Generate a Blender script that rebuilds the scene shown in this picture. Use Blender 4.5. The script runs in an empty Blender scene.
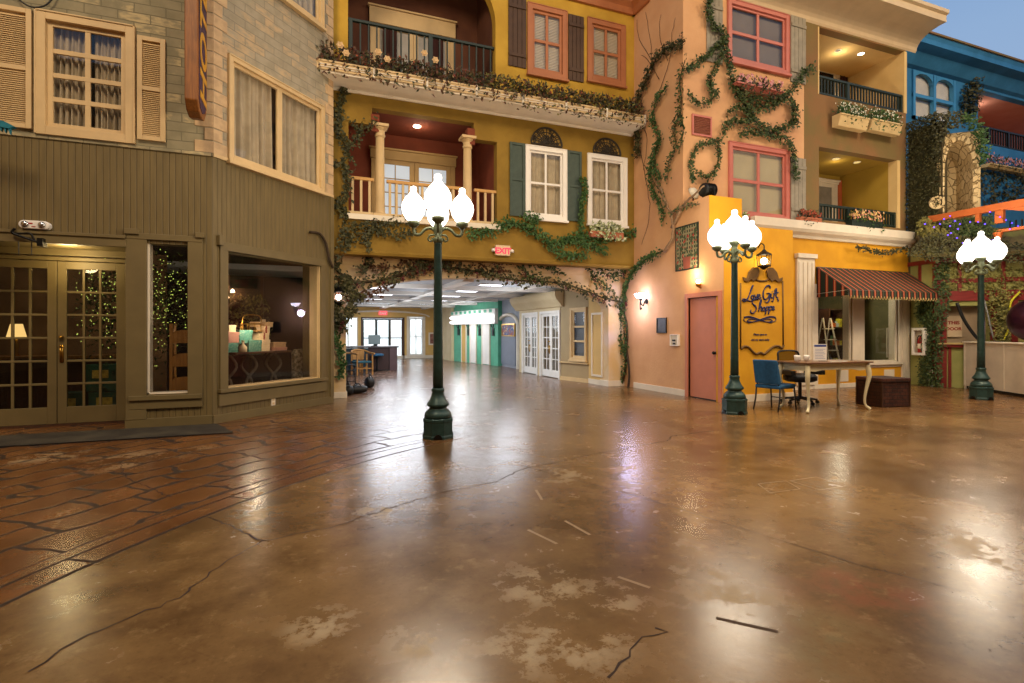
import bpy, bmesh, math, random
from mathutils import Vector, Matrix
RN = random.Random(11)
PI = math.pi
C = bpy.context.scene.collection
# ---------------------------------------------------------------- survey of the place (metres)
TH = math.radians(21.1); SN, CS = math.sin(TH), math.cos(TH)
FPX, HY, EYE = 528.0, 332.0, 1.3
CAM = Vector((0, 0, EYE))
def ray(px, py):
    u = (px - 512) / FPX
    return Vector((SN + u * CS, CS - u * SN, (HY - py) / FPX))
def ground(px, py, z=0.0):
    r = ray(px, py)
    return CAM + r * ((z - EYE) / r.z)
class Fr:
    """a vertical building face: x along it, y into it, z up"""
    def __init__(s, ox, oy, deg):
        s.a = math.radians(deg); s.o = Vector((ox, oy, 0))
        s.d = Vector((math.cos(s.a), math.sin(s.a), 0)); s.n = Vector((-math.sin(s.a), math.cos(s.a), 0))
    def uv(s, px, py, out=0.0):
        r = ray(px, py); o = s.o - s.n * out
        p = CAM + r * (s.n.dot(o - CAM) / s.n.dot(r))
        return ((p - s.o).dot(s.d), p.z)
    def mat(s, x=0, z=0, out=0.0):
        return Matrix.Translation(s.o + s.d * x - s.n * out + Vector((0, 0, z))) @ Matrix.Rotation(s.a, 4, 'Z')
def rect(fr, x0, y0, x1, y1, out=0.0):
    a = fr.uv(x0, y0, out); b = fr.uv(x1, y1, out)
    return (a[0], b[0], b[1], a[1])
FA = Fr(-1.257, 8.457, 0)
FAD = Fr(-1.257, 9.08, 0)          # recessed shop doors
FB = Fr(-1.257, 8.457, 46.9)
FU = Fr(0, 10.48, 0)               # yellow facade above the ledge
FC = Fr(0, 10.9, 0)                # arch wall
FD = Fr(7.1, 10.9, -90)
FE = Fr(0, 8.75, 0)
FS = Fr(0, 7.62, 0)                # sign wall
FT = Fr(13.84, 8.03, -43)          # timbered house
FK = Fr(14.0, 8.75, -90)           # ivy side face
FW = Fr(0, 9.6, 0)                 # blue house
# ---------------------------------------------------------------- mesh helpers
class MB:
    def __init__(s): s.v = []; s.f = []; s.m = []; s.cur = 0
    def face(s, *pts):
        i = len(s.v); s.v += [tuple(p) for p in pts]; s.f.append(tuple(range(i, i + len(pts)))); s.m.append(s.cur)
    def box(s, x0, x1, y0, y1, z0, z1):
        i = len(s.v)
        s.v += [(x, y, z) for z in (z0, z1) for y in (y0, y1) for x in (x0, x1)]
        for q in ((0, 2, 3, 1), (4, 5, 7, 6), (0, 1, 5, 4), (2, 6, 7, 3), (0, 4, 6, 2), (1, 3, 7, 5)):
            s.f.append(tuple(i + k for k in q)); s.m.append(s.cur)
        return s
    def prism(s, poly, y0, y1, axis='y'):
        """poly of (x,z) pushed along y (axis 'y'), of (y,z) along x ('x') or of (x,y) along z ('z')"""
        n = len(poly); i = len(s.v)
        for d in (y0, y1):
            for a, b in poly:
                s.v.append((a, d, b) if axis == 'y' else (d, a, b) if axis == 'x' else (a, b, d))
        s.f.append(tuple(range(i, i + n))); s.f.append(tuple(range(i + 2 * n - 1, i + n - 1, -1))); s.m += [s.cur] * 2
        for k in range(n):
            j = (k + 1) % n
            s.f.append((i + j, i + k, i + n + k, i + n + j)); s.m.append(s.cur)
        return s
    def tube(s, pts, r, n=8, cap=True):
        pts = [Vector(p) for p in pts]; m = len(pts)
        rs = list(r) if isinstance(r, (list, tuple)) else [r] * m
        i = len(s.v); side = None
        for k, p in enumerate(pts):
            t = (pts[min(k + 1, m - 1)] - pts[max(k - 1, 0)])
            t = t.normalized() if t.length > 1e-9 else Vector((0, 0, 1))
            if side is None:
                side = t.cross(Vector((0, 0, 1)))
                if side.length < 1e-3: side = Vector((1, 0, 0))
            side = (side - t * side.dot(t))
            if side.length < 1e-6: side = t.orthogonal()
            side.normalize(); up = t.cross(side)
            for q in range(n):
                a = 2 * PI * q / n
                s.v.append(tuple(p + side * (math.cos(a) * rs[k]) + up * (math.sin(a) * rs[k])))
        for k in range(m - 1):
            for q in range(n):
                a, b = i + k * n + q, i + k * n + (q + 1) % n
                s.f.append((a, b, b + n, a + n)); s.m.append(s.cur)
        if cap:
            s.f.append(tuple(i + q for q in reversed(range(n)))); s.f.append(tuple(i + (m - 1) * n + q for q in range(n))); s.m += [s.cur] * 2
        return s
    def lathe(s, prof, n=20, c=(0, 0, 0), flute=0):
        i = len(s.v); m = len(prof)
        for k, (r, z) in enumerate(prof):
            for q in range(n):
                a = 2 * PI * (q + .5) / n
                rr = r * (1 - (flute if q % 2 else 0))
                s.v.append((c[0] + rr * math.cos(a), c[1] + rr * math.sin(a), c[2] + z))
        for k in range(m - 1):
            for q in range(n):
                a, b = i + k * n + q, i + k * n + (q + 1) % n
                s.f.append((a, b, b + n, a + n)); s.m.append(s.cur)
        s.f.append(tuple(i + q for q in reversed(range(n)))); s.f.append(tuple(i + (m - 1) * n + q for q in range(n))); s.m += [s.cur] * 2
        return s
    def leaf(s, p, d, nrm, L, W):
        p = Vector(p); d = Vector(d).normalized(); nrm = Vector(nrm)
        side = d.cross(nrm)
        if side.length < 1e-4: side = d.orthogonal()
        side.normalize(); nn = side.cross(d)
        i = len(s.v); mid = p + d * (L * .45)
        s.v += [tuple(p), tuple(mid + side * W * .5 + nn * W * .18), tuple(p + d * L), tuple(mid - side * W * .5 + nn * W * .18)]
        s.f += [(i, i + 1, i + 2), (i, i + 2, i + 3)]; s.m += [s.cur] * 2
    def ball(s, c, r, n=6):
        s.lathe([(r * math.sin(PI * k / n) + 1e-4, -r * math.cos(PI * k / n)) for k in range(n + 1)], n + 2, c)
        return s
    def build(s, name, mat, parent=None, mw=None, smooth=False, bevel=0.0, fix=False):
        me = bpy.data.meshes.new(name)
        me.from_pydata(s.v, [], s.f)
        if fix:
            b = bmesh.new(); b.from_mesh(me); bmesh.ops.recalc_face_normals(b, faces=b.faces[:]); b.to_mesh(me); b.free()
        for mm in (mat if isinstance(mat, (list, tuple)) else [mat]): me.materials.append(mm)
        if isinstance(mat, (list, tuple)):
            me.polygons.foreach_set('material_index', s.m)
        if smooth:
            me.polygons.foreach_set('use_smooth', [True] * len(me.polygons))
        me.update()
        o = bpy.data.objects.new(name, me); C.objects.link(o)
        if parent is not None: o.parent = parent
        if mw is not None: o.matrix_world = mw
        if bevel:
            b = o.modifiers.new('edge', 'BEVEL'); b.width = bevel; b.segments = 2; b.limit_method = 'ANGLE'
        if smooth and not bevel:
            pass
        return o
def tag(o, label, cat, group=None, kind=None):
    o['label'] = label; o['category'] = cat
    if group: o['group'] = group
    if kind: o['kind'] = kind
    return o
def thing(name, label, cat, mw=None, group=None, kind=None):
    o = bpy.data.objects.new(name, None); C.objects.link(o); o.empty_display_size = .1
    if mw is not None: o.matrix_world = mw
    return tag(o, label, cat, group, kind)
def at(x, y, z=0, rz=0): return Matrix.Translation((x, y, z)) @ Matrix.Rotation(rz, 4, 'Z')
def dup(root, mw, label=None, group=None):
    r = root.copy(); C.objects.link(r); r.matrix_world = mw
    if label: r['label'] = label
    if group: r['group'] = group
    for ch in list(root.children):
        c = ch.copy(); C.objects.link(c); c.parent = r
        for g in ch.children:
            d = g.copy(); C.objects.link(d); d.parent = c
    return r
def repeat(name, mb, mat, parent, locs):
    first = None
    for p in locs:
        if first is None: o = first = mb.build(name, mat, parent)
        else:
            o = first.copy(); C.objects.link(o); o.parent = parent
        o.location = p
def smoothpath(pts, k=5):
    pts = [Vector(p) for p in pts]; out = []
    for i in range(len(pts) - 1):
        p0, p1, p2, p3 = pts[max(i - 1, 0)], pts[i], pts[i + 1], pts[min(i + 2, len(pts) - 1)]
        for j in range(k):
            t = j / k
            out.append(.5 * ((2 * p1) + (p2 - p0) * t + (2 * p0 - 5 * p1 + 4 * p2 - p3) * t * t + (3 * p1 - p0 - 3 * p2 + p3) * t ** 3))
    out.append(pts[-1]); return out
# ---------------------------------------------------------------- materials
def lin(c):
    if isinstance(c, str):
        c = [int(c[i:i + 2], 16) / 255 for i in (0, 2, 4)]
        return tuple(x / 12.92 if x <= .04045 else ((x + .055) / 1.055) ** 2.4 for x in c) + (1,)
    return tuple(c) + (1,)
class NT:
    def __init__(s, name):
        s.mat = bpy.data.materials.new(name); s.mat.use_nodes = True
        s.t = s.mat.node_tree; s.t.nodes.clear()
        s.out = s.t.nodes.new('ShaderNodeOutputMaterial')
        s.geo = None
    def n(s, typ, **kw):
        x = s.t.nodes.new(typ)
        for k, v in kw.items(): setattr(x, k, v)
        return x
    def put(s, sock, v):
        if isinstance(v, bpy.types.NodeSocket): s.t.links.new(v, sock)
        elif v is not None: sock.default_value = v
    def math(s, op, a, b=None, c=None, clamp=False):
        x = s.n('ShaderNodeMath', operation=op); x.use_clamp = clamp
        s.put(x.inputs[0], a)
        if b is not None: s.put(x.inputs[1], b)
        if c is not None: s.put(x.inputs[2], c)
        return x.outputs[0]
    def mix(s, f, a, b, blend='MIX'):
        x = s.n('ShaderNodeMix', data_type='RGBA', blend_type=blend)
        s.put(x.inputs[0], f); s.put(x.inputs[6], a); s.put(x.inputs[7], b)
        return x.outputs[2]
    def obj(s): return s.n('ShaderNodeTexCoord').outputs['Object']
    def xyz(s, v=None):
        x = s.n('ShaderNodeSeparateXYZ'); s.put(x.inputs[0], v if v is not None else s.obj()); return x.outputs
    def comb(s, a, b, c=0.0):
        x = s.n('ShaderNodeCombineXYZ'); s.put(x.inputs[0], a); s.put(x.inputs[1], b); s.put(x.inputs[2], c); return x.outputs[0]
    def noise(s, v, scale, detail=4, rough=.55, col=False):
        x = s.n('ShaderNodeTexNoise'); s.put(x.inputs['Vector'], v); x.inputs['Scale'].default_value = scale
        x.inputs['Detail'].default_value = detail; x.inputs['Roughness'].default_value = rough
        return x.outputs['Color' if col else 'Fac']
    def step(s, v, a, b):
        x = s.n('ShaderNodeMapRange'); x.interpolation_type = 'SMOOTHSTEP'
        s.put(x.inputs[0], v); x.inputs[1].default_value = a; x.inputs[2].default_value = b
        return x.outputs[0]
    def bump(s, h, strength=.4, dist=.01):
        x = s.n('ShaderNodeBump'); s.put(x.inputs['Height'], h); x.inputs['Strength'].default_value = strength; x.inputs['Distance'].default_value = dist
        return x.outputs[0]
    def principled(s, col, rough=.6, metal=0.0, nrm=None, spec=.4, **kw):
        x = s.n('ShaderNodeBsdfPrincipled')
        s.put(x.inputs['Base Color'], col); s.put(x.inputs['Roughness'], rough); x.inputs['Metallic'].default_value = metal
        x.inputs['Specular IOR Level'].default_value = spec
        if nrm is not None: s.put(x.inputs['Normal'], nrm)
        for k, v in kw.items(): s.put(x.inputs[k], v)
        s.t.links.new(x.outputs[0], s.out.inputs[0]); return s.mat
def plain(name, col, rough=.6, var=.12, scale=6, metal=0.0, bump=0.0, spec=.4, bscale=None):
    m = NT(name); v = m.obj(); c = lin(col)
    f = m.noise(v, scale, 5)
    f = m.step(f, .3, .7)
    a = tuple(min(1, x * (1 + var)) for x in c[:3]) + (1,); b = tuple(x * (1 - var) for x in c[:3]) + (1,)
    nr = m.bump(m.noise(v, bscale or scale * 6, 4), bump) if bump else None
    return m.principled(m.mix(f, b, a), rough, metal, nr, spec)
def two(name, c1, c2, scale=4, lo=.4, hi=.6, rough=.8, bump=.3, detail=6, c3=None):
    m = NT(name); v = m.obj()
    col = m.mix(m.step(m.noise(v, scale, detail), lo, hi), lin(c1), lin(c2))
    if c3: col = m.mix(m.step(m.noise(v, scale * .37, 5), .52, .68), col, lin(c3))
    return m.principled(col, rough, 0, m.bump(m.noise(v, scale * 12, 4), bump))
def glow(name, col, strength):
    m = NT(name); e = m.n('ShaderNodeEmission'); e.inputs[0].default_value = lin(col); e.inputs[1].default_value = strength
    m.t.links.new(e.outputs[0], m.out.inputs[0]); return m.mat
def glassmat(name, tint='ffffff', refl=1.0, rough=.015):
    m = NT(name); tr = m.n('ShaderNodeBsdfTransparent'); tr.inputs[0].default_value = lin(tint)
    g = m.n('ShaderNodeBsdfGlossy'); g.inputs['Roughness'].default_value = rough
    fr = m.n('ShaderNodeLayerWeight'); fr.inputs[0].default_value = .5
    mx = m.n('ShaderNodeMixShader'); m.put(mx.inputs[0], m.math('MULTIPLY', m.math('MULTIPLY_ADD', m.math('POWER', fr.outputs['Facing'], 5.0), .9, .035), refl, clamp=True))
    m.t.links.new(tr.outputs[0], mx.inputs[1]); m.t.links.new(g.outputs[0], mx.inputs[2]); m.t.links.new(mx.outputs[0], m.out.inputs[0])
    return m.mat
def leafmat(name, c1, c2, c3=None, scale=9):
    m = NT(name); v = m.obj()
    col = m.mix(m.step(m.noise(v, scale, 3), .38, .62), lin(c1), lin(c2))
    if c3: col = m.mix(m.step(m.noise(v, scale * 2.3, 2), .55, .68), col, lin(c3))
    return m.principled(col, .55, 0, None, .3)
def siding(name, col, pitch=.075):
    m = NT(name); X = m.xyz(); f = m.math('FRACT', m.math('DIVIDE', X[0], pitch))
    groove = m.math('SUBTRACT', 1.0, m.math('MULTIPLY', m.step(f, .0, .1), m.math('SUBTRACT', 1.0, m.step(f, .9, 1.0))))
    wide = m.math('FRACT', m.math('DIVIDE', X[0], pitch * 2))
    big = m.math('MULTIPLY', m.step(wide, .93, .98), .4)
    c = lin(col); n = m.noise(m.comb(m.math('MULTIPLY', X[0], 12), m.math('MULTIPLY', X[2], 1.2), X[1]), 1.5, 5)
    base = m.mix(m.step(n, .3, .7), tuple(x * .88 for x in c[:3]) + (1,), tuple(x * 1.1 for x in c[:3]) + (1,))
    col2 = m.mix(m.math('MULTIPLY', groove, .55), base, tuple(x * .4 for x in c[:3]) + (1,))
    return m.principled(col2, .55, 0, m.bump(m.math('SUBTRACT', 1.0, m.math('ADD', groove, big)), .8, .006), .35)
def bricks(name, c1, c2, mortar, w=.36, h=.125, patch='c9b48a', amount=(.56, .62)):
    m = NT(name); X = m.xyz(); v = m.comb(X[0], X[2], 0)
    nz = m.noise(v, 3, 3, col=True)
    b = m.n('ShaderNodeTexBrick'); m.put(b.inputs['Vector'], m.mix(.02, v, nz))
    b.inputs['Color1'].default_value = (0, 0, 0, 1); b.inputs['Color2'].default_value = (1, 1, 1, 1); b.inputs['Mortar'].default_value = (.5, .5, .5, 1)
    b.inputs['Scale'].default_value = 1; b.inputs['Mortar Size'].default_value = .008; b.inputs['Mortar Smooth'].default_value = .4
    b.inputs['Brick Width'].default_value = w; b.inputs['Row Height'].default_value = h
    per = b.outputs['Color']; mo = b.outputs['Fac']
    pn = m.noise(v, .9, 6, .7); pf = m.noise(m.comb(m.math('MULTIPLY', X[0], 3), m.math('MULTIPLY', X[2], 9)), 2.2, 5)
    mask = m.math('MULTIPLY', m.step(m.math('ADD', m.math('MULTIPLY', pn, .72), m.math('MULTIPLY', per, .26)), *amount), m.step(pf, .35, .6))
    col = m.mix(m.step(m.noise(v, 5, 5), .3, .7), lin(c1), lin(c2))
    col = m.mix(m.math('MULTIPLY', mask, .75), col, lin(patch))
    col = m.mix(m.math('MULTIPLY', mo, .8), col, lin(mortar))
    return m.principled(col, .85, 0, m.bump(m.math('SUBTRACT', 1.0, mo), .5, .008), .25)
def louvre(name, col, pitch=.032):
    m = NT(name); X = m.xyz(); f = m.math('FRACT', m.math('DIVIDE', X[2], pitch)); c = lin(col)
    return m.principled(c, .55, 0, m.bump(f, .7, .01), .3)
def stonewall(name, c1, c2, gap, scale=4.5):
    m = NT(name); v = m.obj()
    w = m.mix(.1, v, m.noise(v, 4, 3, col=True))
    a = m.n('ShaderNodeTexVoronoi', feature='DISTANCE_TO_EDGE'); m.put(a.inputs['Vector'], w); a.inputs['Scale'].default_value = scale
    b = m.n('ShaderNodeTexVoronoi'); m.put(b.inputs['Vector'], w); b.inputs['Scale'].default_value = scale
    col = m.mix(b.outputs['Color'], lin(c1), lin(c2)); col = m.mix(m.math('MULTIPLY', m.noise(v, 20, 5), .5), col, lin(c1))
    e = m.step(a.outputs['Distance'], .0, .05)
    col = m.mix(e, lin(gap), col)
    return m.principled(col, .9, 0, m.bump(e, .9, .04), .2)
def stripes(name, cols, pitch, axis=0, rough=.8):
    """cols: list of (upper fraction, colour)"""
    m = NT(name); X = m.xyz(); f = m.math('FRACT', m.math('DIVIDE', X[axis], pitch)); col = lin(cols[0][1])
    for k in range(1, len(cols)):
        col = m.mix(m.math('GREATER_THAN', f, cols[k - 1][0]), col, lin(cols[k][1]))
    return m.principled(col, rough, 0, None, .2)
def wood(name, c1, c2, axis=2, rough=.5, scale=3):
    m = NT(name); X = m.xyz(); s = [14, 14, 14]; s[axis] = 1.2
    v = m.comb(*[m.math('MULTIPLY', X[k], s[k]) for k in range(3)])
    f = m.noise(v, scale, 6)
    return m.principled(m.mix(m.step(f, .3, .7), lin(c1), lin(c2)), rough, 0, m.bump(f, .2, .004), .4)
K = {}
def setup_materials():
    K.update(
    siding=siding('siding_olive', '6a5a36'), olive_trim=plain('olive_trim', '6a5b38', .55, .08, 3),
    brick_grey=bricks('brick_grey', '847c62', '948a6e', '706a54', patch='c4b084'), brick_grey_light=bricks('brick_grey_light', '918770', 'a29780', '837a68', patch='bfa27a', amount=(.5, .62)),
    cream=plain('cream_paint', 'c9ac7c', .55, .06, 4), cream_quoin=plain('quoin_stone', 'bfa17a', .85, .14, 7, bump=.3),
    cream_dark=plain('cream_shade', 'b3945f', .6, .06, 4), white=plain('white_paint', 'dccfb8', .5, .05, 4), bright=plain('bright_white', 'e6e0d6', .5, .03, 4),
    yellow=two('yellow_stucco', '7f621e', '8b6d25', 2.2, .35, .65, .85, .25), gold=two('yellow_stucco_lit', 'b48c2c', 'c09834', 2.2, .35, .65, .85, .2),  # gold is the same yellow paint, lightened for the stronger light up there
    shopyellow=two('shop_yellow', 'c98e12', 'd49a18', 1.8, .35, .65, .8, .12),
    archwall=two('arch_plaster', 'd0ac70', 'd6be9a', 1.4, .35, .65, .85, .25, c3='d4beb2'),
    pink=two('peach_stucco', 'cc9a6c', 'd6a678', 1.6, .3, .7, .9, .35, c3='c8966e'),
    olive=two('olive_stucco', '746238', '84603a', 1.3, .35, .65, .9, .35, c3='7d5a3a'),
    tan=two('tan_loggia', 'cfae72', 'd8b87c', 2, .3, .7, .85, .15), mustard=two('mustard_loggia', '9a7d28', 'a5862e', 2, .3, .7, .85, .15),
    redbrown=two('redbrown_stucco', '6e3420', '7c3b24', 3, .3, .7, .85, .2), darkbrown=two('darkbrown_stucco', '5c3626', '663e2a', 3, .3, .7, .85, .2),
    pinkpaint=plain('pink_paint', 'b9695a', .5, .06, 4), salmon=plain('salmon_paint', 'a8683f', .55, .07, 4), pinkdoor=plain('pink_door', 'c27a5e', .55, .05, 3),
    green_shutter=plain('green_shutter', '3d4a40', .6, .12, 8), brown_shutter=plain('brown_shutter', '4a3320', .65, .12, 8), grey_shutter=plain('grey_shutter', '8f8674', .7, .12, 8),
    rail_green=plain('green_rail', '1b2921', .5, .1, 8), lamp_green=plain('lamp_green', '2a413c', .38, .22, 14, metal=.25, bump=.08), lamp_arm=plain('lamp_arm_patina', '6c7458', .45, .25, 18, metal=.3),
    tanwood=wood('tan_rail', 'b98a4a', 'c99a58', 0), darkwood=wood('dark_wood', '3a2416', '4d3120'), carved=wood('carved_wood', '6d4016', '8a5420'), midwood=wood('mid_wood', '9a6a32', 'b58040'),
    blackmetal=plain('black_metal', '15130f', .4, .2, 12, metal=.4), black=plain('black_plastic', '121212', .5, .2, 12), brass=plain('brass', 'b58a3a', .3, .1, 9, metal=1.0), chrome=plain('chrome', 'c8c8c8', .2, .05, 9, metal=1.0),
    dark=plain('dark_interior', '17120f', .9, .2, 2), darkpurple=plain('dark_plum_wall', '2b2024', .8, .15, 2),
    curtain=plain('curtain_cloth', 'a8997e', .9, .12, 5), curtain_dark=plain('curtain_brown', '7f6a52', .9, .2, 3), sheer=plain('sheer_cloth', 'cfc4ae', .9, .08, 3), blind=plain('blind_slats', 'c2b59b', .6, .06, 3), beige_blind=plain('beige_blind', 'a89a72', .8, .05, 2), grey_blind=plain('grey_screen', '6d6256', .7, .08, 2),
    lattice=plain('iron_lattice', '2a2216', .6, .2, 9), terracotta=plain('terracotta', 'b0694a', .8, .1, 7), blue=two('blue_stucco', '2a6f9c', '347cae', 2, .35, .65, .8, .2), bluetrim=plain('blue_trim', '3a86b8', .5, .06, 4), coral=two('coral_loggia', 'c88a74', 'd09680', 2, .3, .7, .85, .15),
    bay_blind=plain('bay_screen', '5c5b57', .6, .1, 3), glass=glassmat('window_glass'), shopglass=glassmat('shop_glass', 'e8e8e8', 1.0),
    ivy=leafmat('ivy_leaves', '2b3a1c', '46562c', '68703a'), ivy_dark=leafmat('dark_ivy', '2f301b', '474525', '63603a'), ivy_green=leafmat('green_ivy', '2c4a20', '456330', '5c7440'), autumn=leafmat('reddish_leaves', '43381f', '5a3a26', '6e3428'), olive_leaf=leafmat('olive_leaves', '5c5a2a', '7c7236', '8d8a48'),
    pale_leaf=leafmat('pale_leaves', '6d7a48', 'b8bd8c', 'e0dcc4', 14), stem=plain('vine_bark', '3a2c1c', .9, .3, 14), bark=plain('pale_bark', '8a6f54', .9, .25, 14), berries=plain('dark_red_grapes', '5a1820', .4, .2, 20),
    rose=plain('cream_rose', 'd8b888', .8, .12, 20), pinkflower=leafmat('pink_petals', 'b8606a', 'd8a0a0', 'e6c8b0', 24), mixflower=leafmat('mixed_petals', 'c05a6a', 'd9c060', 'e8d8c0', 30), redflower=leafmat('red_petals', '7a2418', 'a84a2c', 'b87848', 24), whiteflower=leafmat('white_petals', 'd8d8c0', 'f0f0e0', None, 24),
    )
setup_materials()
# ---------------------------------------------------------------- building shells
def wallcells(mb, x0, x1, z0, z1, holes, y0=0.0, y1=.2):
    xs = sorted({x0, x1, *[min(max(v, x0), x1) for h in holes for v in h[:2]]}); zs = sorted({z0, z1, *[min(max(v, z0), z1) for h in holes for v in h[2:]]})
    for a, b in zip(zs, zs[1:]):
        run = None
        for c, d in zip(xs, xs[1:]):
            mx, mz = (c + d) / 2, (a + b) / 2
            solid = not any(h[0] < mx < h[1] and h[2] < mz < h[3] for h in holes)
            if solid: run = (run[0], d) if run else (c, d)
            if run and (not solid or d == x1):
                mb.box(run[0], run[1], y0, y1, a, b); run = None
    return mb
def setting(o, label, cat): return tag(o, label, cat, None, 'structure')
def grid(mb, x0, x1, z0, z1, cols, rows, bar, y0, y1, edge=None, bottom=None):
    e = edge or bar; bt = bottom or e
    mb.box(x0, x0 + e, y0, y1, z0, z1).box(x1 - e, x1, y0, y1, z0, z1).box(x0 + e, x1 - e, y0, y1, z0, z0 + bt).box(x0 + e, x1 - e, y0, y1, z1 - e, z1)
    for k in range(1, cols):
        x = x0 + e + (x1 - x0 - 2 * e) * k / cols; mb.box(x - bar / 2, x + bar / 2, y0 + .006, y1 - .004, z0 + bt, z1 - e)
    for k in range(1, rows):
        z = z0 + bt + (z1 - z0 - bt - e) * k / rows; mb.box(x0 + e, x1 - e, y0 + .004, y1 - .006, z - bar / 2, z + bar / 2)
    return mb
def cloth(x0, x1, z0, z1, y, folds=7, amp=.025, seed=1, n=60):
    mb = MB(); r = random.Random(seed); ph = [r.uniform(0, 6) for _ in range(4)]
    N = n
    for k in range(N + 1):
        t = k / N; x = x0 + (x1 - x0) * t
        yy = y + amp * (math.sin(2 * PI * folds * t + ph[0]) + .5 * math.sin(2 * PI * folds * 1.7 * t + ph[1]))
        mb.v += [(x, yy * 1, z0), (x, y + (yy - y) * .7, (z0 + z1) / 2), (x, y + (yy - y) * .45, z1)]
    for k in range(N):
        a = 3 * k
        mb.f += [(a, a + 3, a + 4, a + 1), (a + 1, a + 4, a + 5, a + 2)]; mb.m += [0, 0]
    return mb
def window(num, fr, r, label, cas='cream', sash=None, cas_w=.09, cols=2, rows=2, fill='curtain', holes=None, bar=.04, sashes=1, sill=True, proud=.035, head=False, darkback='dark', edge=None):
    x0, x1, z0, z1 = r; w, h = x1 - x0, z1 - z0; xc = (x0 + x1) / 2
    t = thing('window_%d' % num, label, 'window', fr.mat(xc, z0), None, 'structure')
    if holes is not None: holes.append((x0 + cas_w * .5, x1 - cas_w * .5, z0 + cas_w * .5, z1 - cas_w * .5))
    a, b = -w / 2, w / 2; c = MB()
    c.box(a, a + cas_w, -proud, .06, 0, h).box(b - cas_w, b, -proud, .06, 0, h).box(a + cas_w, b - cas_w, -proud, .06, h - cas_w, h).box(a + cas_w, b - cas_w, -proud, .06, 0, cas_w)
    o = .02; c.box(a - .0, a + .02, -proud - .012, -proud, 0, h).box(b - .02, b, -proud - .012, -proud, 0, h).box(a, b, -proud - .012, -proud, h - .02, h)
    if head: c.box(a - .05, b + .05, -proud - .05, 0, h, h + .07)
    c.build('window_frame', K[cas], t, bevel=.004)
    if sill: MB().box(a - .02, b + .02, -proud - .045, 0, -.035, .012).build('window_sill', K[cas], t, bevel=.004)
    s = MB(); ia, ib, iz0, iz1 = a + cas_w, b - cas_w, cas_w, h - cas_w
    for k in range(sashes):
        q0 = ia + (ib - ia) * k / sashes; q1 = ia + (ib - ia) * (k + 1) / sashes
        grid(s, q0, q1, iz0, iz1, cols, rows, bar, .005, .045, edge or bar)
    s.build('sash', K[sash or cas], t, bevel=.003)
    MB().box(ia + .01, ib - .01, .024, .028, iz0 + .01, iz1 - .01).build('pane', K['glass'], t)
    if fill == 'curtain':
        m = ia + (ib - ia) * .5
        cloth(ia, ib, iz0 - .02, iz1 + .02, .11, 5 * max(1, (ib - ia)), .02, num).build('curtain', K['curtain'], t, smooth=True)
    elif fill == 'drapes':
        cloth(ia, ia + (ib - ia) * .46, iz0, iz1 + .02, .12, 6, .045, num).build('curtain', K['curtain'], t, smooth=True)
        cloth(ia + (ib - ia) * .54, ib, iz0, iz1 + .02, .12, 6, .045, num + 50).build('curtain', K['curtain'], t, smooth=True)
    elif fill == 'blind':
        mb = MB(); k = iz0
        while k < iz1:
            mb.box(ia, ib, .075, .095, k, k + .022); k += .034
        mb.build('blind', K['blind'], t)
    elif fill:
        MB().box(ia, ib, .085, .095, iz0, iz1).build('blind', K[fill], t)
    bk = MB().box(a + .02, b - .02, .2, .215, .02, h - .02).box(a + .02, a + .03, .06, .21, .02, h - .02).box(b - .03, b - .02, .06, .21, .02, h - .02)
    bk.box(a + .02, b - .02, .06, .21, h - .03, h - .02).box(a + .02, b - .02, .06, .21, .02, .03)
    bk.build('reveal', K[darkback], t)  # added dark box keeps sky light out, its colour stands for the unlit room
    return t
def shutter(fr, r, label, mat, style='louvre', group=None, cat='shutter'):
    x0, x1, z0, z1 = r; w, h = x1 - x0, z1 - z0
    t = thing('window_shutter', label, cat, fr.mat((x0 + x1) / 2, z0), group)
    a, b = -w / 2, w / 2
    if style == 'louvre':
        f = MB(); e = min(.06, w * .2)
        f.box(a, a + e, -.045, -.002, 0, h).box(b - e, b, -.045, -.002, 0, h)
        for z in (0, h * .5 - e * .5, h - e): f.box(a + e, b - e, -.045, -.002, z, z + e)
        f.build('frame', K[mat], t, bevel=.004)
        MB().box(a + e * .5, b - e * .5, -.006, -.001, .01, h - .01).build('backing', K[mat], t)
        s = MB(); z = e + .01
        while z < h - e - .03:
            if abs(z - h * .5) > e * .5 + .01:
                i = len(s.v); s.v += [(a + e, -.036, z), (b - e, -.036, z), (b - e, -.012, z + .028), (a + e, -.012, z + .028), (a + e, -.03, z - .004), (b - e, -.03, z - .004), (b - e, -.006, z + .024), (a + e, -.006, z + .024)]
                for q in ((0, 1, 2, 3), (4, 7, 6, 5), (0, 4, 5, 1), (3, 2, 6, 7)): s.f.append(tuple(i + k for k in q)); s.m.append(0)
            z += .026
        s.build('louvres', K[mat], t)
    elif style == 'board':
        n = max(2, round(w / .11)); p = MB()
        for k in range(n): p.box(a + w * k / n + .004, a + w * (k + 1) / n - .004, -.028, -.002, 0, h)
        p.build('boards', K[mat], t, bevel=.003)
        for z in (h * .14, h * .82): MB().box(a + .01, b - .01, -.05, -.028, z, z + .07).build('batten', K[mat], t, bevel=.003)
    else:
        f = MB(); e = w * .16
        f.box(a, a + e, -.04, -.002, 0, h).box(b - e, b, -.04, -.002, 0, h)
        for z in (0, h * .5 - e * .5, h - e): f.box(a + e, b - e, -.04, -.002, z, z + e)
        f.build('frame', K[mat], t, bevel=.004)
        MB().box(a + e, b - e, -.02, -.004, e, h - e).build('panel', K[mat], t)
    return t
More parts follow.
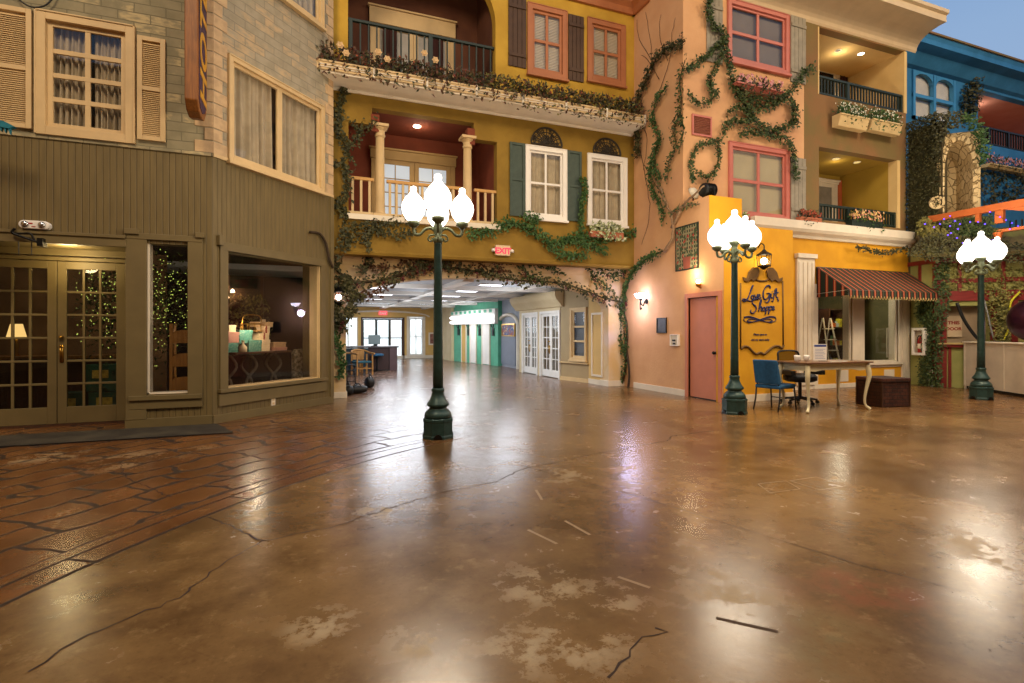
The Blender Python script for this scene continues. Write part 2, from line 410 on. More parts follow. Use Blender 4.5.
def leafdoor(par, x0, x1, z0, z1, cols, rows, mat, y=0.0, stile=.1, bottom=.22, bar=.025, handle=None, pane='shopglass', th=.045):
    d = grid(MB(), x0, x1, z0, z1, cols, rows, bar, y, y + th, stile, bottom).build('door_leaf', K[mat], par, bevel=.004)
    MB().box(x0 + stile * .9, x1 - stile * .9, y + .02, y + .024, z0 + bottom * .95, z1 - stile * .9).build('pane', K[pane] if isinstance(pane, str) else pane, d)
    if handle is not None:
        h = MB(); hz = z0 + (z1 - z0) * .44
        h.box(handle - .022, handle + .022, y - .012, y + .002, hz - .14, hz + .1)
        h.tube([(handle, y - .012, hz + .07), (handle, y - .05, hz + .05), (handle, y - .05, hz - .06), (handle, y - .012, hz - .1)], .011, 6)
        h.lathe([(.03, 0), (.034, .012), (.02, .03)], 10, (handle, y - .03, hz + .2))
        h.ball((handle, y - .04, hz + .09), .016)
        h.build('handle', K['brass'], d, smooth=True)
    return d
H = {k: [] for k in 'A B U D E S'.split()}
WZ = {}
# -------- floor
def floormat():
    m = NT('stained_concrete'); P = m.n('ShaderNodeNewGeometry').outputs['Position']; X = m.xyz(P)
    warp = m.noise(P, 1.3, 3, col=True)
    dx = m.math('SUBTRACT', X[0], 5.0); dy = m.math('SUBTRACT', X[1], -.2)
    r = m.math('SQRT', m.math('ADD', m.math('MULTIPLY', dx, dx), m.math('MULTIPLY', dy, dy)))
    ang = m.math('ARCTAN2', dy, dx)
    hall = m.step(X[1], 10.85, 10.9)
    sect = m.math('MAXIMUM', m.step(ang, 1.98, 2.2), m.math('MULTIPLY', m.step(m.math('MULTIPLY', ang, -1.0), -1.12, -.95), .45))
    ring = m.math('MULTIPLY', m.math('MULTIPLY', m.math('GREATER_THAN', r, 7.2), sect), m.math('SUBTRACT', 1.0, hall))
    # flagstones laid round the plaza
    pv = m.comb(m.math('MULTIPLY', ang, 7.4), r, 0)
    wv = m.n('ShaderNodeVectorMath', operation='MULTIPLY_ADD'); m.put(wv.inputs[0], warp); wv.inputs[1].default_value = (.42, .42, 0); m.put(wv.inputs[2], pv)
    b = m.n('ShaderNodeTexBrick'); m.put(b.inputs['Vector'], wv.outputs[0]); b.offset = .37; b.squash = .6; b.squash_frequency = 3
    for nm, v in (('Color1', (0, 0, 0, 1)), ('Color2', (1, 1, 1, 1)), ('Scale', 1), ('Mortar Size', .022), ('Mortar Smooth', .3), ('Brick Width', .62), ('Row Height', .31)): b.inputs[nm].default_value = v
    vor = m.n('ShaderNodeTexVoronoi', feature='DISTANCE_TO_EDGE'); m.put(vor.inputs['Vector'], P); vor.inputs['Scale'].default_value = .9
    flagline = b.outputs['Fac']
    seam = m.math('MAXIMUM', m.math('LESS_THAN', m.math('ABSOLUTE', m.math('SUBTRACT', r, 7.22)), .016), m.math('LESS_THAN', m.math('ABSOLUTE', m.math('SUBTRACT', r, 7.42)), .012))
    seam = m.math('MAXIMUM', seam, m.math('LESS_THAN', m.math('ABSOLUTE', m.math('SUBTRACT', r, 7.53)), .006))
    inband = m.math('MULTIPLY', m.math('GREATER_THAN', r, 7.2), m.math('LESS_THAN', r, 7.53))
    jt = m.math('LESS_THAN', m.math('FRACT', m.math('MULTIPLY', ang, 6.2)), .02)
    line = m.mix(inband, flagline, m.math('MULTIPLY', jt, m.math('LESS_THAN', r, 7.42)))
    line = m.math('MULTIPLY', m.math('MAXIMUM', line, seam), ring)
    n1 = m.noise(P, .55, 6, .6); n2 = m.noise(P, 2.6, 8, .65); n3 = m.noise(P, 16, 6, .7)
    mott = m.math('ADD', m.math('MULTIPLY', n1, .55), m.math('MULTIPLY', n2, .45))
    plaza = m.mix(m.step(mott, .36, .64), lin('543b20'), lin('80623a'))
    plaza = m.mix(m.math('MULTIPLY', m.step(m.noise(P, .8, 4), .56, .68), .35), plaza, lin('6a4a34'))
    plaza = m.mix(m.math('MULTIPLY', m.step(n3, .58, .75), .25), plaza, lin('a88658'))
    flag = m.mix(m.step(mott, .38, .62), lin('573418'), lin('7a4e28'))
    flag = m.mix(m.math('MULTIPLY', b.outputs['Color'], .35), flag, lin('5f3a20'))
    hallc = m.mix(m.step(mott, .4, .6), lin('5f4535'), lin('745644'))
    col = m.mix(ring, plaza, flag); col = m.mix(hall, col, hallc)
    # worn, peeling patches and stains where the photo has them
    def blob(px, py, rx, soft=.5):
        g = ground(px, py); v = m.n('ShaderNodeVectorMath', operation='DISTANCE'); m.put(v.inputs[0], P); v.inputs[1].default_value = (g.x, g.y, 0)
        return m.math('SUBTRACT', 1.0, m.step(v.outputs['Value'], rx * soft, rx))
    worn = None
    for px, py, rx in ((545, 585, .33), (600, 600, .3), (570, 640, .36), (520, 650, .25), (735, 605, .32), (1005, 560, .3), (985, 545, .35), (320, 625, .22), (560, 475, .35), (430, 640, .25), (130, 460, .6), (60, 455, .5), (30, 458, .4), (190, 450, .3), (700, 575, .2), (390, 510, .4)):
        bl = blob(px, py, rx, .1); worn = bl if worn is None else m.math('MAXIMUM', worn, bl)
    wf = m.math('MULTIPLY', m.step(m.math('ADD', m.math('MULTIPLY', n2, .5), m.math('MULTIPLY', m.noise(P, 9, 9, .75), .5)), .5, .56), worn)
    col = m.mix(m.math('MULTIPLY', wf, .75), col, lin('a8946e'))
    red = m.math('MULTIPLY', blob(860, 590, .45, .2), m.step(n2, .4, .62)); col = m.mix(m.math('MULTIPLY', red, .55), col, lin('7d3622'))
    gr = m.math('MULTIPLY', blob(830, 645, .4, .1), m.step(n2, .42, .62)); col = m.mix(m.math('MULTIPLY', gr, .5), col, lin('5a6040'))
    scr = m.noise(m.comb(m.math('MULTIPLY', m.math('ADD', X[0], X[1]), 40), m.math('MULTIPLY', m.math('SUBTRACT', X[0], X[1]), .8)), 1, 3)
    col = m.mix(m.math('MULTIPLY', m.step(scr, .66, .72), .12), col, lin('3c2818'))
    fine = m.noise(P, 34, 5, .7); col = m.mix(m.math('MULTIPLY', m.step(fine, .5, .72), .3), col, lin('3c2a16')); col = m.mix(m.math('MULTIPLY', m.step(m.noise(P, 6.5, 8, .7), .54, .7), .3), col, lin('a5875a'))
    col = m.mix(m.math('MULTIPLY', line, .95), col, lin('20130b'))
    rough = m.math('ADD', .15, m.math('MULTIPLY', n2, .2)); rough = m.math('ADD', rough, m.math('MULTIPLY', wf, .25)); rough = m.math('ADD', rough, m.math('MULTIPLY', line, .3))
    hgt = m.math('SUBTRACT', m.math('ADD', m.math('MULTIPLY', n2, .5), m.math('MULTIPLY', n3, .12)), m.math('MULTIPLY', line, .5))
    return m.principled(col, rough, 0, m.bump(hgt, .16, .02), .5)
fl = setting(MB().box(-9, 24, -9, 28, -.1, 0).build('floor', floormat()), 'brown stained concrete plaza floor with a ring of flagstones', 'floor')
darkline = plain('crack_dark', '33231a', .9, .2, 9); paleline = plain('tape_pale', '937c5c', .7, .1, 9); gouge = plain('gouge_dark', '4a3826', .9, .1, 9)
def floorstrip(name, pix, w, mat, jit=0.0, z=.0015):
    pts = [ground(*p) for p in pix]; P2 = []
    r = random.Random(len(pix) * 7 + int(pix[0][0]))
    for a, b in zip(pts, pts[1:]):
        k = max(1, int((b - a).length / .05)) if jit else 1
        for j in range(k):
            p = a.lerp(b, j / k)
            if jit and j: p += Vector((r.uniform(-jit, jit), r.uniform(-jit, jit), 0))
            P2.append(p)
    P2.append(pts[-1]); mb = MB(); L = []
    for i, p in enumerate(P2):
        t = (P2[min(i + 1, len(P2) - 1)] - P2[max(i - 1, 0)]).normalized(); sd = Vector((-t.y, t.x, 0)); ww = w * (r.uniform(.4, 1.3) if jit else 1)
        L.append((p + sd * ww / 2, p - sd * ww / 2))
    for (a, b), (c, d) in zip(L, L[1:]):
        mb.face((a.x, a.y, z), (b.x, b.y, z), (d.x, d.y, z), (c.x, c.y, z))
    return mb.build(name, mat, fl)
floorstrip('floor_crack', [(28, 672), (60, 650), (120, 622), (180, 598), (228, 560), (262, 541), (330, 528), (400, 505), (440, 493), (496, 482), (520, 470), (590, 455), (640, 445), (668, 441), (672, 436), (720, 430)], .01, darkline, .018)
floorstrip('floor_crack', [(208, 517), (240, 530), (252, 537), (266, 541)], .012, darkline, .01)
floorstrip('floor_crack', [(608, 678), (630, 650), (642, 637), (668, 632), (655, 628)], .01, darkline, .022)
floorstrip('floor_crack', [(520, 465), (640, 497), (740, 528), (860, 565), (965, 592)], .006, darkline, .002)
floorstrip('floor_crack', [(120, 463), (126, 478), (150, 488), (172, 498)], .009, darkline, .014)
for q in ([(528, 530), (557, 544)], [(565, 521), (590, 535)], [(618, 577), (650, 588)], [(536, 490), (542, 500)]): floorstrip('tape_mark', q, .022, paleline)
floorstrip('floor_gouge', [(716, 618), (778, 632)], .022, gouge)
for q in ([(758, 484), (786, 481), (800, 489), (770, 493), (758, 484)], [(790, 481), (816, 477), (846, 486), (820, 490), (790, 481)]): floorstrip('tape_outline', q, .012, paleline)
mat_ = NT('mat_weave'); mv = mat_.obj(); matm = mat_.principled(mat_.mix(mat_.step(mat_.noise(mv, 2.5, 6), .35, .7), lin('37322b'), lin('4b4539')), .9, 0, mat_.bump(mat_.noise(mv, 90, 2), .4), .1)
dm = thing('entrance_mat', 'dark grey entrance mat lying before the olive shop doors', 'mat', at(-3.1, 8.03, 0))
MB().prism([(-2.4, -.4), (2.2, -.4), (1.9, .4), (-2.4, .4)], 0.002, .012, 'z').build('pile', matm, dm); MB().box(-2.4, 2.2, -.43, -.4, .002, .014).build('edging', K['black'], dm)
# -------- olive shop on the corner
sd = rect(FA, 145, 243, 189, 393)                      # narrow shop window
xA1 = FA.uv(127, 300)[0]; zrec = FA.uv(127, 246)[1]
H['A'] = [(-5.2, xA1, 0, zrec), (sd[0], sd[1], sd[2], sd[3])]
zb = 3.79
setting(wallcells(MB(), -5.2, 0.0, 0, zb, H['A']).build('wall_siding_west', K['siding'], mw=FA.mat()), 'olive tongue and groove shop wall with recessed doors', 'wall')
bw = rect(FB, 227, 251, 320, 378)
Lb = 2.463
setting(wallcells(MB(), 0, Lb, 0, zb, [bw]).box(Lb - .02, Lb, .2, .7, 0, zb).build('wall_siding_north', K['siding'], mw=FB.mat()), 'olive tongue and groove wall around the display window', 'wall')
# trims of the siding
def trimset(n, fr, boxes, mat, label, bev=.004):
    mb = MB()
    for i, b in enumerate(boxes): mb.box(b[0], b[1], b[2] - .0007 * i, b[3], b[4], b[5])
    return setting(mb.build('trim_%d' % n, K[mat], mw=fr.mat(), bevel=bev), label, 'trim')
pa = [FA.uv(x, 300)[0] for x in (127, 137, 147, 188, 196, 203)]
zs0 = FA.uv(165, 397)[1]; zs1 = FA.uv(165, 408)[1]; zt = FA.uv(165, 240)[1]; zcap = FA.uv(132, 229)[1]
trimset(1, FA, [(pa[0] - .01, pa[2] - .0, -.03, .06, 0.12, zt + .06), (pa[3], pa[5], -.03, .06, zs0, zt + .06), (pa[0], pa[5], -.035, .05, zt - .01, zt + .07),
  (pa[0] - .02, pa[1] + .03, -.06, .05, zt + .05, zt + .12), (pa[4], pa[5] + .02, -.06, .05, zt + .05, zt + .12), (pa[0] + .03, pa[5], -.06, .05, zs0 - .03, zs0 + .03), (pa[0] + .03, pa[5], -.03, .05, zs1, zs0 - .03), (pa[0] - .02, 0, -.02, .05, 0, .13)],
  'olive_trim', 'olive pilasters and sill around the narrow shop window')
trimset(2, FA, [(-5.2, xA1, -.05, .05, zrec - .02, zrec + .11), (-5.2, xA1 + .0, -.07, .02, zrec + .09, zrec + .13)], 'olive_trim', 'olive header board above the recessed shop doors')
pb0, pb1 = FB.uv(216, 300)[0], FB.uv(331, 300)[0]
zb0 = FB.uv(272, 388)[1]; zb1 = FB.uv(272, 396)[1]
trimset(3, FB, [(bw[0] - .13, bw[0], -.03, .05, bw[2] - .12, bw[3] + .1), (bw[1], bw[1] + .1, -.03, .05, bw[2] - .12, bw[3] + .1), (bw[0] - .13, bw[1] + .1, -.03, .05, bw[3], bw[3] + .12), (bw[0] - .17, bw[0] - .1, -.06, .02, bw[3] + .06, bw[3] + .2),
  (bw[0] - .15, bw[1] + .14, -.06, .05, bw[2] - .05, bw[2]), (bw[0] - .15, bw[1] + .14, -.03, .05, bw[2] - .24, bw[2] - .07), (0, Lb, -.015, .05, 0, .12), (Lb - .09, Lb, -.02, .05, .12, zb - .02)],
  'olive_trim', 'olive frame and sill of the large display window')
# upper brick storey
w1 = rect(FA, 36, 10, 136, 144.9); wA = w1
H['A2'] = []; H['B2'] = []
window(1, FA, (w1[0], w1[1], w1[2], w1[3]), 'cream eight light window on grey brick between louvred shutters', 'cream', None, .11, 2, 4, 'drapes', H['A2'], .06, 1, False, .05, edge=.06)
w2 = rect(FB, 227, 53, 323, 194); window(2, FB, w2, 'cream two sash curtained window on the brick corner wall', 'cream', None, .08, 1, 1, 'drapes', H['B2'], .05, 2, True, .04, edge=.05)
w3 = rect(FB, 240, -105, 322.5, 30); window(3, FB, w3, 'cream curtained window above the brick corner wall window', 'cream', None, .08, 1, 1, 'drapes', H['B2'], .05, 2, True, .04, edge=.05)
setting(wallcells(MB(), -5.2, .0, zb, 9.5, H['A2']).build('wall_brick_west', K['brick_grey'], mw=FA.mat()), 'grey painted brick wall over the olive shop', 'wall')
setting(wallcells(MB(), 0, Lb, zb, 9.5, H['B2']).build('wall_brick_north', K['brick_grey_light'], mw=FB.mat()), 'grey brick wall on the angled corner with cream quoins', 'wall')
q = MB(); z = zb + .03; k = 0
while z < 9:
    q.box(0.0, .15 if k % 2 else .23, -.012, .02, z, z + .165); q.box(Lb - (.13 if k % 2 else .2), Lb, -.012, .02, z, z + .165); z += .18; k += 1
setting(q.build('trim_4', K['cream_quoin'], mw=FB.mat(), bevel=.006), 'cream stone quoins on the brick corner', 'trim')
q = MB(); z = zb + .03; k = 0
while z < 9:
    q.box(-(.1 if k % 2 else .22), .0, -.012, .02, z, z + .165); z += .18; k += 1
setting(q.build('trim_5', K['cream_quoin'], mw=FA.mat(), bevel=.006), 'cream stone quoins beside the carved hanging sign', 'trim')
trimset(6, FA, [(-5.2, 0, -.02, .02, zb - .02, zb + .03)], 'brick_grey', 'thin ledge between grey brick and olive siding')
trimset(7, FB, [(0, Lb, -.02, .02, zb - .02, zb + .03)], 'cream', 'thin ledge under the angled brick wall')
s1 = rect(FA, -1, 7, 34.5, 125.5); shutter(FA, (w1[0] - .58, w1[0] - .03, w1[2] + .05, w1[3] - .02), 'cream louvred shutter at the edge, beyond the eight light window', 'cream')
s2 = rect(FA, 137, 36, 166, 143); shutter(FA, (w1[1] + .02, s2[1], s2[2], s2[3]), 'cream louvred shutter between the eight light window and carved sign', 'cream')
# recessed doors
d1, d0 = FAD.uv(125, 300)[0], FAD.uv(57, 300)[0]; dw = d1 - d0
t = thing('door_1', 'olive fifteen light double shop doors in a lit recess', 'door', FAD.mat(d0, 0), None, 'structure')
leafdoor(t, .004, dw, .03, 2.28, 3, 6, 'olive_trim', 0, .105, .23, .03, .055)
leafdoor(t, -dw, -.004, .03, 2.28, 3, 6, 'olive_trim', 0, .105, .23, .03)
MB().box(-dw - .6, dw + .06, -.01, .08, 2.29, 2.34).box(dw, dw + .06, -.01, .08, 0, 2.34).box(-dw - .07, -dw, -.01, .08, 0, 2.34).box(-dw - .6, dw + .06, 0, .08, 2.36, 2.6).build('door_frame', K['olive_trim'], t, bevel=.004)
MB().box(-dw, dw, -.02, .06, 0, .028).build('threshold', K['darkwood'], t)
setting(MB().box(-5.2, xA1 + .15, .2, .75, zrec, zrec + .05).box(xA1, xA1 + .05, .02, .9, 0, zrec).box(-5.2, -d0 * 0 + d0 - dw - .07, .62, .7, 0, zrec).build('wall_recess', K['olive_trim'], mw=FA.mat()), 'olive lining of the shop door recess', 'wall')
# shop panes
t = thing('window_4', 'narrow upright shop window in the olive wall', 'window', FA.mat(sd[0], sd[2]), None, 'structure')
MB().box(0, sd[1] - sd[0], .05, .056, 0, sd[3] - sd[2]).build('pane', K['shopglass'], t)
MB().box(0.0, .045, .02, .2, 0, sd[3] - sd[2]).box(sd[1] - sd[0] - .02, sd[1] - sd[0], .02, .2, 0, sd[3] - sd[2]).box(0, sd[1] - sd[0], .02, .2, 0, .02).build('window_frame', K['white'], t)
t = thing('window_5', 'large display window full of gift boxes', 'window', FB.mat(bw[0], bw[2]), None, 'structure')
MB().box(0, bw[1] - bw[0], .05, .056, 0, bw[3] - bw[2]).build('pane', K['shopglass'], t)
MB().box(0, .02, .03, .2, 0, bw[3] - bw[2]).box(bw[1] - bw[0] - .02, bw[1] - bw[0], .0, .22, 0, bw[3] - bw[2]).box(0, bw[1] - bw[0], .03, .2, 0, .02).build('window_frame', K['cream'], t)
# interior shell
setting(MB().box(-5.6, -5.5, 9.15, 13, 0, 3.4).box(-5.6, .4, 12.6, 12.7, 0, 3.4).box(.33, .4, 10.6, 12.7, 0, 3.4).build('wall_shop_interior', K['darkpurple']), 'dark plum inner walls of the corner shop', 'wall')
setting(MB().prism([(-5.6, 8.68), (-1.35, 8.68), (.25, 10.45), (.4, 12.7), (-5.6, 12.7)], 2.78, 2.85, 'z').build('ceiling_shop', K['darkpurple']), 'dark ceiling inside the corner shop', 'ceiling')
# -------- yellow facade over the arch
XL = FU.uv(331, 200)[0]
ZL = 2.81; ZC = FU.uv(480, 112)[1]
balo = [(FU.uv(348.5, 200)[0], FU.uv(372, 200)[0], FU.uv(348, 214)[1], FU.uv(348.5, 118.6)[1]), (FU.uv(372, 200)[0], FU.uv(474, 200)[0], FU.uv(348, 214)[1], FU.uv(388, 110)[1]), (FU.uv(474, 200)[0], FU.uv(497, 200)[0], FU.uv(348, 214)[1], FU.uv(475, 139)[1])]
zlow = min(b[3] for b in (balo[0], balo[2])); balo = [(b[0], b[1], b[2], (balo[1][3] if i == 1 else zlow)) for i, b in enumerate(balo)]
baru = (FU.uv(348, 10)[0], FU.uv(495.5, 40)[0], 5.95, 10.6)
HU = list(balo) + [baru]
wr = lambda a, b, c, d: rect(FU, a, b, c, d)
window(6, FU, wr(525, 144, 566, 221.5), 'white four light window between green shutters over the arch', 'bright', None, .1, 2, 2, 'sheer_cloth_blind', HU, .045, 1, True) if False else None
K['sheerpanel'] = K['sheer']
window(6, FU, wr(525, 144.5, 566.5, 222), 'white four light window between green shutters over the arch', 'bright', None, .1, 2, 2, 'curtain', HU, .045)
window(7, FU, wr(587, 153, 626.5, 227.5), 'white four light window above the pink trough planter', 'bright', None, .1, 2, 2, 'curtain', HU, .045)
window(8, FU, wr(527, 2, 567, 81.5), 'salmon framed window with slatted blinds between brown shutters', 'salmon', None, .12, 2, 2, 'blind', HU, .06)
window(9, FU, wr(587, 17, 625, 88), 'salmon framed window with slatted blinds near the inner corner', 'salmon', None, .12, 2, 2, 'blind', HU, .06)
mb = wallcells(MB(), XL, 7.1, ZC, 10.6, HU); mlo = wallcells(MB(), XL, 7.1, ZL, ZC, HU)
setting(mlo.build('wall_facade_yellow_low', K['yellow'], mw=FU.mat()), 'yellow stucco storey with the columned balcony over the arch', 'wall')
# arch spandrels of the top balcony
def arcpts(xc, zc, rx, rz, a0, a1, n=14): return [(xc + rx * math.cos(math.radians(a0 + (a1 - a0) * k / n)), zc + rz * math.sin(math.radians(a0 + (a1 - a0) * k / n))) for k in range(n + 1)]
zsp = FU.uv(496, 24)[1]; xm = (baru[0] + baru[1]) / 2; rx = (baru[1] - baru[0]) / 2
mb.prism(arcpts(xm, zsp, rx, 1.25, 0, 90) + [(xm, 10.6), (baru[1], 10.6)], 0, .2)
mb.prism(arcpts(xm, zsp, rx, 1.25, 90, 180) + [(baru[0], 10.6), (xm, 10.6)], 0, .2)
setting(mb.build('wall_facade_yellow_lit', K['gold'], mw=FU.mat()), 'yellow stucco top storey, brighter light put into its colour, above the long flower trough', 'wall')  # same paint as the storey below, its brighter light is in the colour
def recess(name, fr, r, depth, mat, label, y=.2, floor=None):
    x0, x1, z0, z1 = r; mb = MB(); y1 = y + depth
    mb.face((x0, y1, z0), (x1, y1, z0), (x1, y1, z1), (x0, y1, z1)); mb.face((x0, y, z0), (x0, y1, z0), (x0, y1, z1), (x0, y, z1)); mb.face((x1, y, z0), (x1, y1, z0), (x1, y1, z1), (x1, y, z1))
    mb.face((x0, y, z1), (x1, y, z1), (x1, y1, z1), (x0, y1, z1)); mb.face((x0, y, z0), (x1, y, z0), (x1, y1, z0), (x0, y1, z0))
    return setting(mb.build(name, K[mat], mw=fr.mat()), label, 'wall')
recess('wall_balcony_lower', FU, (balo[0][0], balo[2][1], balo[0][2], balo[1][3]), 1.1, 'redbrown', 'red brown walls inside the columned balcony')
recess('wall_balcony_upper', FU, (baru[0], baru[1], 6.0, 9.6), 1.1, 'darkbrown', 'dark brown walls inside the arched top balcony')
# ledge and cornice
setting(MB().prism([(0, ZL - .03), (-.02, ZL - .03), (-.04, ZL + .02), (0, ZL + .06)], XL, 7.1, 'x').box(XL, 7.1, 0, .42, ZL - .03, ZL).build('trim_8', K['yellow'], mw=FU.mat()), 'yellow drip ledge over the arch wall', 'trim')
prof = [(0, ZC - .02), (-.03, ZC - .02), (-.06, ZC + .015), (-.2, ZC + .025), (-.36, ZC + .05), (-.42, ZC + .06), (-.5, ZC + .06), (-.5, ZC + .1), (0, ZC + .1)]
setting(MB().prism(prof, .12, 7.08, 'x').build('trim_9', K['white'], mw=FU.mat()), 'broad cream crown moulding carrying the long flower trough', 'trim')
setting(MB().prism([(.2, 2.62), (-.02, 2.62), (-.05, 2.68), (-.1, 2.74), (-.12, 2.79), (.2, 2.79)], .62, 7.1, 'x').build('trim_10', K['cream'], mw=FC.mat()), 'cream moulding between arch wall and yellow facade', 'trim')
zh0 = FU.uv(632, 16)[1]
setting(MB().prism([(0, zh0), (-.06, zh0), (-.1, zh0 + .12), (-.2, zh0 + .2), (-.2, zh0 + .26), (0, zh0 + .26)], FU.uv(567, 0)[0] - .6, 7.1, 'x').build('trim_11', K['salmon'], mw=FU.mat()), 'salmon crown moulding over the top windows', 'trim')
setting(MB().prism([(0, zh0), (-.06, zh0), (-.1, zh0 + .12), (-.2, zh0 + .2), (-.2, zh0 + .26), (0, zh0 + .26)], .42, 1.05, 'x').build('trim_12', K['salmon'], mw=FD.mat()), 'short salmon moulding returning on the peach wall', 'trim')
shutter(FU, wr(509.5, 142, 524.5, 217), 'green shutter nearest the columned balcony, left of the white window', 'green_shutter', 'panel')
shutter(FU, wr(567, 150.5, 581, 222), 'green shutter with a vine climbing its edge', 'green_shutter', 'panel')
shutter(FU, wr(508, -6, 526, 69), 'brown board shutter nearest the arched top balcony', 'brown_shutter', 'board')
shutter(FU, wr(568, 14, 583.5, 83), 'brown board shutter between the two salmon windows', 'brown_shutter', 'board')
def fan(r, label):
    x0, x1, z0, z1 = r; rr = (x1 - x0) / 2; t = thing('lattice_fanlight', label, 'lattice', FU.mat((x0 + x1) / 2, z0)); h = z1 - z0
    MB().tube([(x, -.02, z) for x, z in arcpts(0, 0, rr, h, 0, 180, 20)] + [(rr, -.02, 0)], .022, 6).build('rim', K['lattice'], t)
    l = MB()
    for k in range(1, 12):
        a = PI * k / 12; l.tube([(0, -.012, .03), (rr * .97 * math.cos(a), -.012, h * .97 * math.sin(a))], .009, 5)
    for s in (.3, .52, .75):
        l.tube([(x, -.012, z) for x, z in arcpts(0, 0, rr * s, h * s, 0, 180, 16)], .01, 5)
    rr_ = random.Random(4)
    for k in range(46):
        a = rr_.uniform(.1, PI - .1); s = rr_.uniform(.25, .95); l.tube([(x, -.014, z) for x, z in arcpts(rr * s * math.cos(a), h * s * math.sin(a), .026, .026, 0, 360, 8)], .008, 4)
    l.build('scrollwork', K['lattice'], t)
    MB().prism(arcpts(0, 0, rr, h, 0, 180, 20), -.006, -.001).build('backing', plain('fan_backing', '8f7134', .9, .1, 8), t)
fan(wr(531, 126, 561.5, 147.5), 'half round iron lattice above the green shuttered white window')
fan(wr(593, 137, 620, 156), 'half round iron lattice above the window with the pink trough')
# -------- arch wall
xl = XL + .0; axl = FC.uv(346, 398)[0]; axr = 6.67
azs, azt = 1.86, 2.47
am = MB(); am.box(xl, axl, 0, .36, 0, azs).box(axr, 7.1, 0, .36, 0, azs)
arc = arcpts((axl + axr) / 2, azs, (axr - axl) / 2, azt - azs, 0, 180, 28)
for (a, b), (c, d) in zip(arc, arc[1:]): am.prism([(a, b), (a, ZL), (c, ZL), (c, d)], 0, .36)
am.box(xl, axl, 0, .36, azs, ZL).box(axr, 7.1, 0, .36, azs, ZL)
setting(am.build('wall_arch', K['archwall'], mw=FC.mat()), 'warm plaster wall with the wide low arch', 'wall')
setting(MB().box(xl - .02, axl + .02, -.02, .38, 0, .12).build('baseboard_arch_west', K['white'], mw=FC.mat(), bevel=.005), 'white base around the foot of the arch pier', 'baseboard')
setting(MB().box(axr - .02, 7.1, -.02, .38, 0, .14).build('baseboard_arch_east', K['white'], mw=FC.mat(), bevel=.005), 'white base at the vine covered end of the arch', 'baseboard')
# -------- peach wall, box with the sign, olive wall
xs0 = 10.9 - 8.75; xs1 = 10.9 - 8.0; xs2 = 10.9 - 7.62
dr = rect(FD, 684, 296, 722, 399.5); zdoor = FD.uv(703, 293.5)[1]
HD = [(FD.uv(688.5, 390)[0], FD.uv(719, 390)[0], 0, FD.uv(703, 297)[1])]
zbx1 = 3.28; zbx2 = 3.9
mb = wallcells(MB(), -.05, xs0 - .012, 0, 10.6, []) ; wallcells(mb, xs0 - .012, xs2 - .012, 0, zbx1 - .004, HD); wallcells(mb, xs0 - .012, xs1 - .012, zbx1 - .004, zbx2 - .004, [])
setting(mb.build('wall_peach', K['pink'], mw=FD.mat()), 'peach stucco wall with the pink door', 'wall')
trimset(13, FD, [(0.42, HD[0][0] - .09, -.02, 0, 0, .13)], 'white', 'white baseboard along the peach wall')
t = thing('door_2', 'flush pink door in the peach wall', 'door', FD.mat((HD[0][0] + HD[0][1]) / 2, 0), None, 'structure')
hw = (HD[0][1] - HD[0][0]) / 2; hz = HD[0][3]
MB().box(-hw + .01, hw - .01, .03, .07, .02, hz - .01).build('door_leaf', K['pinkdoor'], t, bevel=.003)
MB().box(-hw - .08, -hw, -.03, .1, 0, hz + .09).box(hw, hw + .08, -.03, .1, 0, hz + .09).box(-hw, hw, -.03, .1, hz, hz + .09).build('door_frame', K['pinkdoor'], t, bevel=.005)
hk = MB().lathe([(.03, 0), (.03, .008), (.012, .012), (.012, .04), (.03, .05), (.034, .07), (.02, .09)], 12); hk.v = [(x + hw - .1, -z + .03, y + hz * .46) for x, y, z in hk.v]; hk.build('knob', K['blackmetal'], t, smooth=True)
MB().box(-hw, hw, .04, .16, 0, .02).build('threshold', K['black'], t)
# front walls
xsr = FS.uv(793, 300)[0]; xbr = Fr(0, 8.0, 0).uv(742, 210)[0]
mb = MB(); mb.box(7.102, xsr - .003, 0, .2, 0, zbx1); mb.box(xsr - .2, xsr, .006, 1.12, 0, zbx1 - .003); mb.box(7.11, xsr - .006, .012, 1.11, zbx1 - .04, zbx1 - .002)
mb.box(7.102, xbr - .003, .38, .5, zbx1 - .05, zbx2); mb.box(xbr - .1, xbr, .386, 1.12, zbx1 - .05, zbx2 - .003); mb.box(7.11, xbr - .006, .39, 1.11, zbx2 - .04, zbx2 - .002)
setting(mb.build('wall_shop_sign', K['shopyellow'], mw=FS.mat()), 'bright yellow projecting wall carrying the painted shop sign', 'wall')
setting(MB().box(7.12, xsr, -.02, 0, 0, .13).box(xsr, xsr + .02, -.02, 1.1, 0, .13).build('baseboard_sign', K['white'], mw=FS.mat()), 'white baseboard under the painted shop sign', 'baseboard')
xo = FE.uv(804, 120)[0]; xoe = FE.uv(906, 200)[0]; ZE = FE.uv(856, 36)[1]
HE = []
w10 = rect(FE, 727, -2, 788.5, 76); w11 = rect(FE, 728, 141, 788.5, 222)
window(10, FE, w10, 'pink framed four light window above the rose trough', 'pinkpaint', None, .1, 2, 2, 'grey_blind', HE, .065, edge=.05)
window(11, FE, w11, 'pink framed four light window behind the yellow sign wall', 'pinkpaint', None, .1, 2, 2, 'beige_blind', HE, .065, edge=.05)
setting(wallcells(MB(), 7.102, xo, 3.2, 10.6, HE + [(xsr - .002, xo + 1, 3.1, FE.uv(852, 228)[1] - .01)]).build('wall_peach_upper', K['pink'], mw=FE.mat()), 'peach stucco front with pink windows and climbing vines', 'wall')
bu = rect(FE, 818.8, 27, 904, 113); bl = rect(FE, 819, 146.6, 897, 228)
